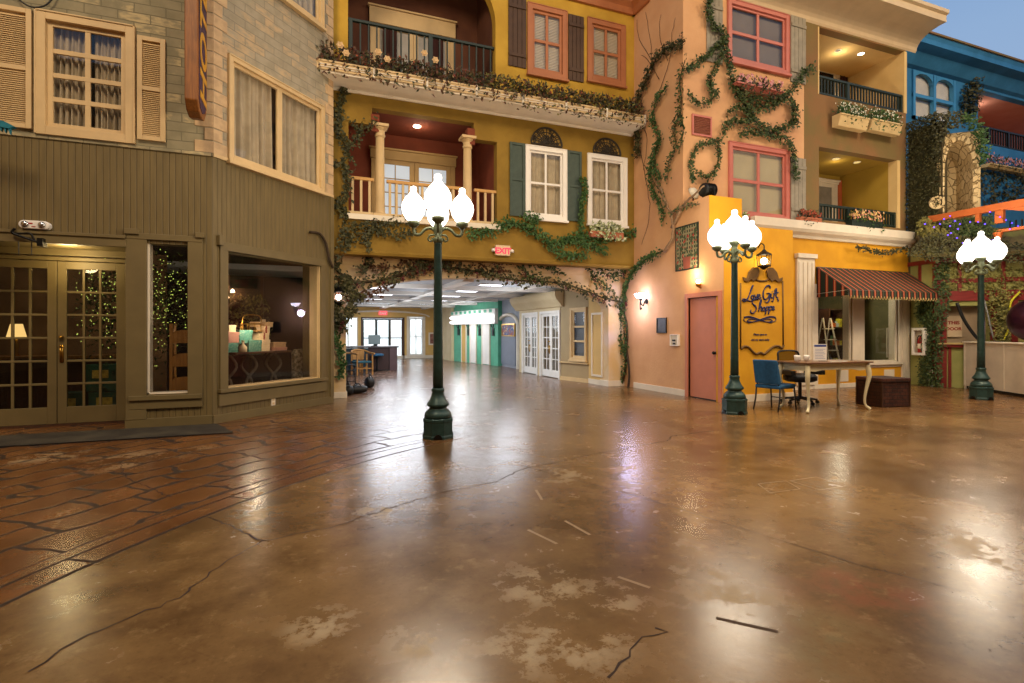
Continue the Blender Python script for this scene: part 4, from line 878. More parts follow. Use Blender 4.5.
# peach front
vine('ivy trail looping over the top grey shutter', FE, [[(712, -6), (706, 10), (711, 25), (722, 31), (722, 42), (712, 50), (700, 60), (690, 67), (684, 72)]], 'ivy', 20, .055, .04, .012, .05, 27)
vine('ivy curtain around the rose trough', FE, [[(722, 40), (727, 62), (731, 84), (740, 100), (752, 116)], [(732, 84), (748, 98), (764, 101), (780, 98), (792, 88), (800, 76), (812, 66)], [(742, 104), (755, 108), (772, 104), (785, 96)], [(786, 97), (793, 108), (795, 125)]], 'ivy', 17, .055, .055, .013, .05, 28)
vine('ivy garland between the two pink windows', FE, [[(751, 118), (762, 127), (776, 129), (790, 124), (793, 104)], [(738, 134), (752, 132), (766, 135), (780, 138), (790, 146), (793, 164), (794, 180)], [(752, 118), (740, 122), (728, 122), (722, 135)]], 'ivy', 19, .055, .045, .012, .05, 29)
vine('ivy sprig dangling beside the brick red vent', FE, [[(727, 112), (735, 108), (745, 112), (750, 119)], [(722, 50), (712, 72), (707, 82), (712, 95), (702, 104), (692, 100), (687, 92)], [(708, 80), (716, 98)]], 'ivy', 16, .05, .04, .01, .05, 30)
vine('ivy ring looping above the black spotlight', FE, [[(722, 140), (711, 142), (700, 145), (693, 152), (689, 166), (692, 182)], [(717, 145), (718, 160), (713, 172), (704, 178), (697, 172)]], 'ivy', 17, .048, .03, .012, .05, 31)
# yellow facade
vine('dark trailing vine at the outer end of the yellow facade', FU, [[(349, 82), (343, 96), (339, 112), (337, 128), (344, 144), (350, 160)], [(333, 162), (344, 166), (347, 182), (344, 198), (338, 206)], [(334, 206), (343, 210), (346, 222)]], 'ivy_dark', 15, .06, .05, .012, .05, 32)
vine('brown sparse vine hanging inside the columned balcony corner', FU, [[(349, 150), (355, 140), (362, 130), (370, 124), (378, 121)], [(352, 122), (358, 130), (354, 142)]], 'ivy_dark', 12, .05, .05, .008, .03, 33)
vine('olive brown vine straggling under the columned balcony', FU, [[(342, 232), (354, 226), (372, 224), (392, 222), (412, 220)], [(346, 244), (358, 236), (376, 231), (396, 236), (412, 232)], [(372, 226), (364, 238), (368, 248)], [(340, 228), (345, 242), (340, 252)]], 'ivy_dark', 12, .055, .055, .01, .04, 34)
vine('green vine spreading beneath the green shuttered window', FU, [[(506, 222), (518, 224), (530, 230), (542, 236), (556, 242), (572, 240), (590, 246), (606, 252)], [(470, 236), (484, 232), (498, 226), (510, 223)], [(528, 228), (538, 220), (524, 215)], [(545, 240), (556, 252), (570, 256), (586, 254)], [(560, 244), (578, 236), (596, 240), (616, 236), (636, 232)]], 'ivy_green', 20, .055, .055, .01, .05, 35)
vine('fresh green vine climbing between shutter and white window', FU, [[(581, 236), (580, 218), (582, 202), (584, 186), (581, 178)]], 'ivy_green', 24, .05, .035, .01, .06, 36)
# arch
vine('thick black vine bough arching across the whole arch with grapes', FC, [[(326, 240), (332, 262), (345, 277), (366, 282), (392, 278), (420, 268), (450, 268), (480, 272), (510, 279), (545, 282), (575, 287), (600, 297), (616, 301), (627, 301)]], 'ivy_dark', 10, .06, .07, .03, .08, 37, extra=2.2)
vine('reddish leaves trailing along the crown of the arch', FC, [[(352, 296), (372, 292), (388, 284), (410, 274), (432, 266), (456, 262)], [(420, 266), (450, 258), (480, 264), (505, 272)], [(398, 262), (412, 262), (430, 258)], [(360, 268), (375, 268), (392, 266)]], 'autumn', 9, .055, .06, .008, .06, 38, extra=1.5)
vine('dark leafy bunch over the pier lantern', FC, [[(336, 285), (344, 292), (352, 300), (350, 312), (342, 320)], [(345, 278), (352, 290), (362, 298)], [(340, 300), (336, 312), (342, 330)]], 'ivy_dark', 30, .055, .06, .01, .08, 39, extra=1.5)
vine('green ivy streamer dropping down the arch pier', FC, [[(340, 320), (335, 332), (338, 344), (341, 356), (341, 370), (339, 376)]], 'ivy_green', 22, .05, .035, .01, .05, 40)
vine('green leafy sprays over the moulding above the arch', FC, [[(455, 250), (475, 254), (492, 258), (515, 260), (540, 264), (560, 262)], [(545, 258), (552, 268), (560, 275)], [(580, 262), (596, 268), (612, 276), (626, 268), (632, 260)], [(520, 266), (528, 274), (540, 280)], [(590, 272), (600, 284), (610, 292)]], 'ivy', 12, .055, .065, .009, .12, 41, extra=1.0)
vine('hanging strand of vine between the moulding and exit sign', FC, [[(446, 240), (450, 252), (446, 266)], [(372, 252), (366, 264), (360, 270)], [(425, 244), (420, 256), (424, 268)]], 'ivy_dark', 20, .05, .05, .008, .14, 42)
vine('ivy sweeping from the arch corner up to the sconce wall', FD, [[(622, 306), (627, 288), (634, 272), (646, 260), (658, 254)], [(624, 300), (621, 330), (625, 352)]], 'ivy_green', 20, .05, .045, .015, .07, 43)
tag(wire('black_bough', 'bare black vine bough reaching across the olive siding corner', 'vine', FB, [(310, 232), (320, 234), (326, 244), (329, 258), (333, 268)], .022, K['stem'], .05), 'bare black vine bough reaching across the olive siding corner', 'vine')
vine('thin vine spray painted over the yellow shop cornice', FE, [[(855, 247), (864, 249), (874, 251), (884, 253), (896, 250), (906, 248)]], 'ivy_dark', 16, .045, .03, .008, .22, 44)
# ---------------------------------------------------------------- plants in troughs
def plant_mesh(mb_leaf, mb_flow, x0, x1, y0, y1, z, h, n, nf, size, fsize, seed, droop=0.0, petals=5):
    r = random.Random(seed)
    for _ in range(n):
        x = r.uniform(x0, x1); y = r.uniform(y0, y1); zz = z + r.random() ** 1.3 * h
        if r.random() < droop: zz = z - r.random() * h * .9; y = y0 - .03 - r.random() * .06
        mb_leaf.leaf((x, y, zz), (r.uniform(-1, 1), r.uniform(-1, .5), r.uniform(-.6, 1)), (r.uniform(-.5, .5), -1, r.uniform(0, 1)), size * r.uniform(.6, 1.4), size * r.uniform(.4, .8))
    for _ in range(nf):
        x = r.uniform(x0, x1); y = r.uniform(y0 - .04, y1); zz = z + h * r.uniform(.2, 1.05)
        for k in range(petals):
            a = 2 * PI * k / petals + r.random(); mb_flow.leaf((x, y, zz), (math.cos(a), -.35, math.sin(a)), (0, -1, 0), fsize, fsize * .8)
def trough(label, fr, r, out, depth, mat, leafm, flowm, h, n, nf, size=.06, fsize=.03, seed=1, taper=.0, name='window_box', droop=.1, up=0.0, panels=0, cat='planter'):
    x0, x1, z0, z1 = r; w = x1 - x0; t = thing(name, label, cat, fr.mat((x0 + x1) / 2, z0)); b = MB(); a = w / 2; hh = z1 - z0
    i = len(b.v); y0_, y1_ = -out - depth, -out
    ti = taper
    prof = [(y1_, 0), (y0_ + ti, 0), (y0_, hh - .03), (y0_ - .015, hh - .03), (y0_ - .015, hh), (y0_ + .02, hh), (y0_ + .02, hh - .04), (y1_ - .02, hh - .04), (y1_ - .02, hh), (y1_, hh)]
    b.prism(prof, -a, a, 'x')
    b.prism([(y1_, 0), (y0_ + ti, 0), (y0_, hh), (y1_, hh)], -a - .012, -a, 'x'); b.prism([(y1_, 0), (y0_ + ti, 0), (y0_, hh), (y1_, hh)], a, a + .012, 'x')
    b.build('box', K[mat] if isinstance(mat, str) else mat, t)
    if panels:
        pm = MB()
        for k in range(panels):
            c0 = -a + w * k / panels + .04; c1 = -a + w * (k + 1) / panels - .04
            pm.box(c0, c1, y0_ - .012, y0_, .04, .055).box(c0, c1, y0_ - .012, y0_, hh - .085, hh - .07).box(c0, c0 + .015, y0_ - .012, y0_, .04, hh - .07).box(c1 - .015, c1, y0_ - .012, y0_, .04, hh - .07)
            pm.box(c1 + .02, c1 + .06, y0_ - .03, y0_, -.02, hh + .01)
        pm.build('panel_moulding', K['white'], t)
    lm, fm = MB(), MB(); plant_mesh(lm, fm, -a + .02, a - .02, y0_, y1_ - .02, hh - .03 + up, h, n, nf, size, fsize, seed, droop)
    lm.build('foliage', K[leafm], t)
    if nf: fm.build('blossoms', K[flowm], t)
    return t, y0_, hh
rr4 = random.Random(9)
zp1 = 6.14; zp0 = ZC + .1
long_, ly, lh = trough('long cream trough of trailing reddish plants along the yellow facade', FU, (.14, 7.02, zp0, zp1), .33, .2, 'cream', 'autumn', 'redflower', .34, 2600, 60, .08, .022, 5, droop=.1, panels=7)
lm = MB(); fm = MB(); plant_mesh(lm, fm, -3.4, 3.4, ly, ly + .18, lh - .02, .3, 1500, 0, .085, .03, 77, .1); lm.build('foliage', K['ivy_dark'], long_)
lm = MB(); plant_mesh(lm, fm, -.3, 3.4, ly, ly + .18, lh - .02, .34, 900, 0, .07, .03, 78, .05); lm.build('foliage', K['olive_leaf'], long_)
for px, py in ((346, 54), (378, 53), (387, 60), (424, 54), (435, 61), (340, 46)):
    x, z = FU.uv(px, py, .55); f_ = MB()
    for ring, (n_, rr_, op) in enumerate(((6, .075, .3), (5, .05, .8))):
        for k in range(n_):
            a = 2 * PI * k / n_ + ring; f_.leaf((x - 3.58, ly - .04 - ring * .01, z - zp0), (math.cos(a), -op, math.sin(a)), (0, -1, 0), rr_, rr_ * 1.1)
    f_.build('rose', K['rose'], long_)
trough('pink terracotta trough of pale striped leaves under the small white window', FU, rect(FU, 591, 231, 622, 239, .15), .04, .16, 'terracotta', 'pale_leaf', 'whiteflower', .2, 260, 14, .11, .03, 6, droop=.15)
x_, z_ = 0, 0
trough('pink rose trough under the top pink window', FE, rect(FE, 736, 82, 782, 93, .18), .04, .18, 'pinkpaint', 'ivy_dark', 'pinkflower', .22, 420, 60, .07, .05, 7, droop=.2)
tcream = plain('trough_cream', 'd2b682', .6, .05, 4)
trough('cream tapered trough of white blossoms nearer the pink windows', FE, rect(FE, 838, 114, 866, 131, .2), .06, .22, tcream, 'ivy_green', 'whiteflower', .3, 520, 120, .07, .022, 8, .07, droop=.05)
trough('cream tapered trough of white blossoms nearer the blue house', FE, rect(FE, 870, 119.5, 899, 135.5, .2), .06, .22, tcream, 'ivy_green', 'whiteflower', .3, 560, 110, .07, .022, 9, .07, droop=.05)
trough('green trough of pink and yellow flowers on the shop cornice', FE, (*rect(FE, 850, 225, 880, 236, .1)[:2], zc1 + .005, zc1 + .16), -.02, .18, 'rail_green', 'ivy_green', 'mixflower', .26, 260, 130, .07, .035, 10, droop=.1)
trough('low trough of orange red flowers at the pilaster end of the shop cornice', FE, (*rect(FE, 799, 222, 820, 228, .1)[:2], zc1 + .005, zc1 + .1), -.02, .16, 'terracotta', 'ivy_dark', 'redflower', .2, 160, 70, .06, .035, 11, droop=.1)
trough('low trough of red flowers on the yellow sign wall under the pink window', FE, (8.0, 8.7, zbx1 + .005, zbx1 + .1), .06, .16, 'terracotta', 'autumn', 'redflower', .15, 220, 30, .06, .03, 12, droop=.1)
trough('low pot of spiky grass with pink heads behind the sign wall', FE, (7.93 + .02, 8.3, zbx1 + .005, zbx1 + .12), .3, .16, 'terracotta', 'pale_leaf', 'pinkflower', .32, 220, 22, .13, .03, 13, droop=.0)
trough('cream trough of pink flowers on the coral balcony front', FW, rect(FW, 989, 163, 1040, 176, .25), .06, .22, tcream, 'ivy_dark', 'pinkflower', .3, 420, 150, .08, .045, 14, .06, droop=.15)
# ---------------------------------------------------------------- railings, columns, balcony doors
yr0 = balo[0][2]
railing(FU, balo[0][0], FU.uv(374, 210)[0], yr0, FU.uv(348, 175)[1], 'cream balustrade with tan rail at the outer end of the columned balcony', 'cream', -.06, .125, .045, (), 'balustrades of the columned balcony', 'tanwood', .06)
railing(FU, FU.uv(387, 210)[0], FU.uv(463, 210)[0], yr0, FU.uv(348, 175)[1], 'wide cream balustrade with tan rail between the two columns', 'cream', -.06, .125, .045, (), 'balustrades of the columned balcony', 'tanwood', .06)
railing(FU, FU.uv(475, 210)[0], balo[2][1], yr0, FU.uv(348, 175)[1], 'short cream balustrade with tan rail at the window end of the balcony', 'cream', -.06, .125, .045, (), 'balustrades of the columned balcony', 'tanwood', .06)
setting(MB().box(balo[0][0] - .04, balo[2][1] + .04, -.1, .25, yr0 - .1, yr0).build('trim_27', K['white'], mw=FU.mat()), 'white slab edge under the columned balcony', 'trim')
def column(px, label, ztop):
    x = FU.uv(px, 160)[0]; h = ztop - yr0; t = thing('balcony_column', label, 'column', FU.mat(x, yr0, -.08))
    MB().lathe([(.105, .07), (.1, .1), (.095, .3), (.082, h - .22)], 24, flute=.06).build('shaft', K['cream'], t, smooth=True)
    MB().box(-.13, .13, -.13, .13, 0, .05).lathe([(.12, .05), (.125, .065), (.105, .09)], 20).build('base', K['cream'], t)
    MB().lathe([(.085, h - .24), (.1, h - .22), (.1, h - .2), (.09, h - .18), (.09, h - .12), (.13, h - .07), (.13, h - .05)], 20).box(-.15, .15, -.15, .15, h - .05, h).build('capital', K['cream'], t)
column(380.5, 'round cream column nearer the brick corner on the lower balcony', zlow + .04)
column(468.5, 'round cream column nearer the white windows on the lower balcony', zlow + .04)
setting(MB().box(balo[0][1] - .02, balo[0][1] + .14, -.004, .2, balo[0][3] - .12, balo[1][3] - .12).box(balo[1][1] - .14, balo[1][1] + .02, -.004, .2, balo[0][3] - .12, balo[1][3] - .12).build('trim_28', K['redbrown'], mw=FU.mat()), 'red brown corbels of the columned balcony', 'trim')
def pale(name, c, e):
    m = NT(name); x = m.n('ShaderNodeBsdfPrincipled'); x.inputs['Base Color'].default_value = lin(c); x.inputs['Emission Color'].default_value = lin(c); x.inputs['Emission Strength'].default_value = e; x.inputs['Roughness'].default_value = .15
    m.t.links.new(x.outputs[0], m.out.inputs[0]); return m.mat
litpane = pale('lit_pane', 'bcc8d4', .55); dimcurt = plain('dim_pane', '8a8378', .3, .2, 3)
FUB = Fr(0, 10.48 + 1.29, 0)
def balconydoor(num, fr, r, label, mat, rows=4, cols=2, pane=None, head=.16, leaves=2, bottom=.2):
    x0, x1, z0, z1 = r; w = x1 - x0; h = z1 - z0; t = thing('door_%d' % num, label, 'door', fr.mat((x0 + x1) / 2, z0), None, 'structure'); a = w / 2; c = .1
    MB().box(-a, -a + c, -.05, 0, 0, h - head).box(a - c, a, -.05, 0, 0, h - head).box(-a - .02, a + .02, -.07, 0, h - head, h).box(-a - .05, a + .05, -.1, 0, h - .04, h).build('door_frame', K[mat], t, bevel=.004)
    for k in range(leaves): leafdoor(t, -a + c + (w - 2 * c) * k / leaves + .003, -a + c + (w - 2 * c) * (k + 1) / leaves - .003, .02, h - head, cols, rows, mat, -.045, .1, bottom, .02, None, pane, .04)
    return t
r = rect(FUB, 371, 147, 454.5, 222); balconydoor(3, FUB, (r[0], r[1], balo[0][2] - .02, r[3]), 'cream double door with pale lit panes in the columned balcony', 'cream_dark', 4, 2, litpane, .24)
r = rect(FUB, 370, 5, 454, 80); balconydoor(4, FUB, (r[0], r[1], 6.0, r[3]), 'wide cream framed glass doors in the arched top balcony', 'cream', 1, 1, dimcurt, .38, 2)
t = thing('balcony_curtain', 'dark brown drapes hanging beside the top balcony doors', 'curtain', FUB.mat(0, 6.0))
for a, b in ((382, 396), (430, 442)): cloth(FUB.uv(a, 40)[0], FUB.uv(b, 40)[0], 0, 1.9, -.14, 3, .03, a).build('drape', plain('drape_%d' % a, '3a1c18', .9, .15, 4), t, smooth=True)
railing(FU, baru[0], baru[1], 6.02, FU.uv(348.5, 15)[1], 'dark green railing of the arched top balcony', 'rail_green', -.1, .15, .028, (.05, 1.6, 3.3))
t = thing('patio_chair', 'dark round backed chair behind the top balcony railing', 'chair', FU.mat(FU.uv(411, 50, -.5)[0], 6.02, -.5)); wk = plain('dark_wicker', '2e1512', .8, .3, 30, bump=.4)
MB().lathe([(.25, .36), (.28, .4), (.25, .44)], 18).build('seat', wk, t, smooth=True); b_ = MB(); b_.tube([(.31 * math.cos(a), .26 * math.sin(a), .42 + .5 * math.sin(max(0, min(PI, a + .5)) * .8)) for a in [PI * k / 14 for k in range(15)]], .045, 8)
for k in range(9): a = PI * k / 8; b_.tube([(.27 * math.cos(a), .24 * math.sin(a), .42), (.31 * math.cos(a), .26 * math.sin(a), .42 + .5 * math.sin(max(0, min(PI, a + .5)) * .8))], .02, 5)
b_.build('backrest', wk, t, smooth=True)
repeat('leg', MB().tube([(0, 0, 0), (0, 0, .38)], .02, 6), wk, t, [(-.2, -.15, 0), (.2, -.15, 0), (-.2, .15, 0), (.2, .15, 0)])
MB().tube([(0, 0, 0), (0, 0, .01)], .08, 12).build('x', K['bright']).name = 'downlight'
o = bpy.data.objects['downlight']; o.data.materials[0] = glow('downlight_glow', 'fff0d0', 14); p = FU.uv(417, 119, -.6); o.matrix_world = FU.mat(p[0], balo[1][3] - .012, -.6); tag(o, 'round downlight in the columned balcony ceiling', 'light')
railing(FE, bu[0], bu[1], bu[2], FE.uv(860, 84)[1], 'dark green railing of the top olive balcony', 'rail_green', -.06, .1, .03, (.03, 1.0, bu[1] - bu[0] - .03))
railing(FE, bl[0], bl[1] + .02, bl[2], FE.uv(819, 202.8)[1], 'dark green railing of the lower olive balcony', 'rail_green', -.06, .1, .03, (.03, 1.0, bl[1] - bl[0] - .03))
FEB = Fr(0, 8.75 + 1.49, 0)
r = rect(FEB, 812, 62, 838, 110); balconydoor(5, FEB, (bu[0] + .02, FEB.uv(838, 70)[0], bu[2], FEB.uv(826, 66)[1]), 'white framed dark glass doors in the top olive balcony', 'white', 1, 1, 'shopglass', .1, 2, .15)
MB().box(bu[0] + .1, FEB.uv(836, 70)[0] - .05, -.008, -.004, bu[2] + .1, FEB.uv(826, 66)[1] - .12).build('dark_pane', K['dark'], mw=FEB.mat())
bpy.data.objects['dark_pane'].name = 'door_blind'; tag(bpy.data.objects['door_blind'], 'black blind behind the top olive balcony doors', 'blind')
balconydoor(6, FEB, (bl[0] + .02, FEB.uv(836, 190)[0], bl[2], FEB.uv(826, 180)[1]), 'white framed glass door in the lower olive balcony', 'white', 1, 1, dimcurt, .1, 2, .15)
o = cloth(FEB.uv(836.5, 190)[0], FEB.uv(846, 190)[0], bl[2], FEB.uv(840, 181)[1], -.05, 2, .015, 4).build('orange_curtain', plain('orange_cloth', 'b0562a', .9, .1, 5), mw=FEB.mat(), smooth=True); tag(o, 'orange red curtain beside the lower olive balcony door', 'curtain')
o = cloth(FEB.uv(838, 80)[0], FEB.uv(846, 80)[0], bu[2], FEB.uv(842, 70)[1], -.05, 2, .015, 5).build('brown_curtain', plain('brown_cloth', '3e2014', .9, .1, 5), mw=FEB.mat(), smooth=True); tag(o, 'dark brown curtain beside the top olive balcony doors', 'curtain')
def scroll(label, fr, px, py, s, seed):
    q = fr.uv(px, py, .03); t = thing('iron_wall_scroll', label, 'ornament', fr.mat(q[0], q[1], .03)); mb = MB(); r = random.Random(seed)
    for k in range(7):
        cx, cz = r.uniform(-.12, .12) * s, (k - 3) * .11 * s; sp = [(cx + .11 * s * (1 - j / 16) * math.cos(j * .55 + k), 0, cz + .11 * s * (1 - j / 16) * math.sin(j * .55 + k)) for j in range(15)]; mb.tube(sp, .02 * s, 5)
    mb.tube([(0, 0, -.4 * s), (.03, 0, 0), (0, 0, .42 * s)], .025 * s, 5); mb.build('scroll', K['blackmetal'], t, smooth=True)
scroll('black iron scroll on the top olive balcony wall', FEB, 855, 76, .8, 1); scroll('black iron scroll on the lower olive balcony wall', FEB, 849.5, 184, 1.0, 2)
scroll('black iron scroll on the coral balcony wall', Fr(0, 9.6 + 1.75, 0), 986, 119, .8, 3)
# balcony ceiling lights
def disc(name, label, mw, rad, mat, th=.012, cat='light'):
    t = thing(name, label, cat, mw); MB().lathe([(rad * 1.25, 0), (rad * 1.25, -th), (rad, -th)], 18).build('trim_ring', K['white'], t); MB().lathe([(rad, -th - .002), (rad, -th + .002)], 16).build('lens', mat, t); return t
dl = glow('lamp_lens', 'fff2d8', 12); dlo = plain('unlit_lens', '2a2218', .4, .1, 4)
p = FE.uv(860, 51, -.7); 
disc('ceiling_light', 'lit round light in the top olive balcony ceiling', FE.mat(FE.uv(861, 51, -.45)[0], bu[3] - .002, -.45), .07, dl); disc('ceiling_light', 'unlit round light in the top olive balcony ceiling', FE.mat(FE.uv(838, 44, -.55)[0], bu[3] - .002, -.55), .06, dlo)
dlw = glow('weak_lens', 'e8c878', 1.2)
disc('ceiling_light', 'faint ceiling light nearer the pink windows in the lower olive balcony', FE.mat(FE.uv(836, 152, -.45)[0], bl[3] - .002, -.45), .07, dlw); disc('ceiling_light', 'faint ceiling light nearer the ivy tower in the lower olive balcony', FE.mat(FE.uv(857, 155, -.45)[0], bl[3] - .002, -.45), .07, dlw)
# ---------------------------------------------------------------- awning
ax0 = p1[0] - .05; ax1 = FE.uv(907, 270)[0]; az1 = FE.uv(860, 270)[1]; ad = .78
qf = Fr(0, 8.75 - ad, 0).uv(890, 291); az0 = qf[1]; ax1 = max(ax1, 13.8)
awm = stripes('awning_stripes', [(.3, '23291f'), (.42, '8f2a1e'), (.5, 'b08a5a'), (.62, '8f2a1e'), (.82, '23291f'), (1, '3d4434')], .19)
awside = stripes('awning_side_stripes', [(.35, '23291f'), (.47, '8f2a1e'), (.55, 'b08a5a'), (.67, '8f2a1e'), (1, '23291f')], .19, 1)
t = thing('striped_awning', 'red and dark green striped awning over the shop windows', 'awning', FE.mat(ax0, 0)); w = ax1 - ax0
sh = MB(); n = 24
sh.face((0, -.02, az1), (w, -.02, az1), (w, -ad, az0), (0, -ad, az0)); sh.build('canopy', awm, t)
vl = MB(); sc = .095; k = 0
x = 0
while x < w - .01:
    x2 = min(x + sc, w); m_ = (x + x2) / 2
    vl.face((x, -ad, az0), (x2, -ad, az0), (x2, -ad - .005, az0 - .13), ((m_ + x2) / 2, -ad - .006, az0 - .18), (m_, -ad - .006, az0 - .2), ((m_ + x) / 2, -ad - .006, az0 - .18), (x, -ad - .005, az0 - .13)); x = x2
vl.build('valance', awm, t)
ve = MB(); x = 0
while x < w - .01:
    x2 = min(x + sc, w); m_ = (x + x2) / 2; ve.tube([(x, -ad - .008, az0 - .13), ((m_ + x) / 2, -ad - .009, az0 - .18), (m_, -ad - .009, az0 - .2), ((m_ + x2) / 2, -ad - .009, az0 - .18), (x2, -ad - .008, az0 - .13)], .006, 4, False); x = x2
ve.build('piping', plain('awning_piping', 'b8a064', .8, .1, 5), t)
for xx in (0, w):
    sd_ = MB(); sd_.face((xx, -.02, az1), (xx, -ad, az0), (xx, -ad, az0 - .13), (xx, -.02, az0 - .13)); sd_.build('side_panel', awside, t)
fr_ = MB().tube([(0, -.02, az1), (w, -.02, az1)], .015, 6).tube([(0.01, -ad + .01, az0 - .01), (w - .01, -ad + .01, az0 - .01)], .012, 6).tube([(.01, -.03, az0 - .05), (.01, -ad, az0 - .01)], .012, 6).tube([(w - .01, -.03, az0 - .05), (w - .01, -ad, az0 - .01)], .012, 6); fr_.build('frame', K['chrome'], t)
# gift shop goods
def shelfunit(label, fr, x, y, w, h, d, mat, seed, goods):
    t = thing('display_shelf', label, 'shelf', fr.mat(x, 0, -y)); mb = MB().box(0, .03, 0, d, 0, h).box(w - .03, w, 0, d, 0, h).box(0, w, d - .01, d, 0, h); mb.build('frame', K[mat], t)
    r = random.Random(seed); n = 4
    for k in range(n + 1): MB().box(.03, w - .03, 0, d - .01, k * (h - .03) / n, k * (h - .03) / n + .025).build('shelf', K[mat], t)
    return [(x + .06 + (w - .12) * j / 4, y + d * .4, k * (h - .03) / n + .025) for k in range(n) for j in range(5)]
gm = [plain('goods_%d' % i, c, .6, .2, 9) for i, c in enumerate(('c8c02a', 'a8b0a8', 'd8d0b8', '4a6a4a', 'b0602a', '8a9ab0'))]
spots = shelfunit('green shelf of goods behind the shop pane nearest the sign', FE, p1[0] + .1, 1.0, .95, 1.9, .35, 'green_shutter', 1, 5)
spots += shelfunit('brown shelf of goods behind the shop pane nearest the extinguisher', FE, p2[0] + .02, .9, .6, 1.9, .35, 'darkwood', 2, 5)
r = random.Random(8)
kinds = ['yellow', 'grey', 'cream', 'green', 'orange', 'blue grey']
for i, (x, y, z) in enumerate(spots):
    k = r.randrange(6); hh = r.uniform(.1, .26); ww = r.uniform(.05, .075)
    if i % 3 == 2: o = MB().lathe([(ww * .8, 0), (ww, .02), (ww, hh * .6), (ww * .4, hh * .75), (ww * .4, hh), (ww * .45, hh)], 12).build('gift_jar', gm[k], mw=FE.mat(x, z, -y))
    else: o = MB().box(-ww, ww, -.05, .05, 0, hh).box(-ww * 1.04, ww * 1.04, -.054, .054, hh * .75, hh).build('gift_box', gm[k], mw=FE.mat(x, z, -y), bevel=.004)
    tag(o, 'small boxed and jarred gift on the dim gift shop shelves', 'gift', 'goods on the gift shop shelves')
t = thing('step_ladder', 'pale folding step ladder inside the gift shop window', 'ladder', FE.mat(FE.uv(836, 340, -.6)[0], .3, -.6)); lw = K['sheer']
for s in (-1, 1): MB().tube([(s * .2, 0, 0), (s * .13, .25, 1.35)], .02, 6).build('rail', lw, t); MB().tube([(s * .2, .5, 0), (s * .13, .27, 1.35)], .016, 6).build('strut', lw, t)
repeat('step', MB().box(-.17, .17, -.04, .05, -.012, .012), lw, t, [(0, .05 * k, .27 * k) for k in range(1, 5)])
t = thing('hanging_garment', 'bright yellow green print hanging in the gift shop window', 'garment', FE.mat(FE.uv(846, 335, -.4)[0], 0, -.4)); cloth(-.14, .14, .85, 1.75, 0, 2, .03, 5, 20).build('cloth', leafmat('lime_print', 'c8d020', '3a4a1c', 'e0c050', 14), t, smooth=True); MB().tube([(-.14, 0, 1.75), (0, 0, 1.8), (.14, 0, 1.75)], .01, 5).build('hanger', K['black'], t)
o = cloth(p2[0] + .18, p2[0] + .75, .3, zw1 + .1, .62, 4, .04, 6, 40).build('green_curtain', plain('green_cloth', '92a456', .9, .2, 3), mw=FE.mat(), smooth=True); tag(o, 'olive green curtain inside the shop pane nearest the extinguisher', 'curtain')
t = thing('picture_frame', 'white empty picture frame leaning inside the shop window', 'frame', FE.mat(FE.uv(892, 340, -.25)[0], zw0 + .08, -.25)); grid(MB(), -.17, .17, 0, .75, 1, 1, .04, 0, .03).build('frame', K['white'], t); MB().box(-.13, .13, .015, .02, .04, .71).build('backing', K['dark'], t)
# ---------------------------------------------------------------- painted shop sign
ink = plain('navy_ink', '1c2450', .7, .08, 6); brown = plain('sign_brown', '65471a', .7, .12, 9)
x0, z0 = FS.uv(762, 320); t = thing('painted_shop_sign', 'brown framed blue script shop sign painted on the yellow wall', 'sign', FS.mat(x0, z0))
def sp(px, py, out=.006): q = FS.uv(px, py, out); return Vector((q[0] - x0, -out, q[1] - z0))
def zp_(a, b): return sp(735 + a / 6.833, 270 + b / 6.83)
fm = MB(); b_ = [(741, 349), (744, 346.5), (748, 347), (752, 351), (756, 354), (760, 352.5), (764, 354), (768, 351), (773, 347), (778, 346), (782, 348), (783.5, 345)]
fm.tube(smoothpath([sp(*p) for p in b_], 4), .024, 6); fm.tube([sp(783.2, 346), sp(783, 310), sp(782.5, 281)], .016, 6); fm.tube([sp(740.5, 348), sp(740.5, 310), sp(740.5, 283)], .016, 6)
fm.tube(smoothpath([sp(*p) for p in [(752, 276), (757, 280), (762, 281), (767, 280), (771, 275)]]), .018, 6)
fm.build('border', brown, t, smooth=True)
for s in (0, 1):
    L = [(743, 281), (742, 277), (746, 278.5), (748, 272), (752, 267.5), (757, 267.5), (758.5, 271), (757, 277), (753, 281.5), (750, 279.5), (747, 282)]
    if s: L = [(782 - (a - 742) * 1.0 + 0, b + .3) for a, b in L]
    P_ = [sp(*p, .0) for p in L]; MB().prism([(p.x, p.z) for p in P_], -.03, -.002).build('acanthus_scroll', brown, t, bevel=.006)
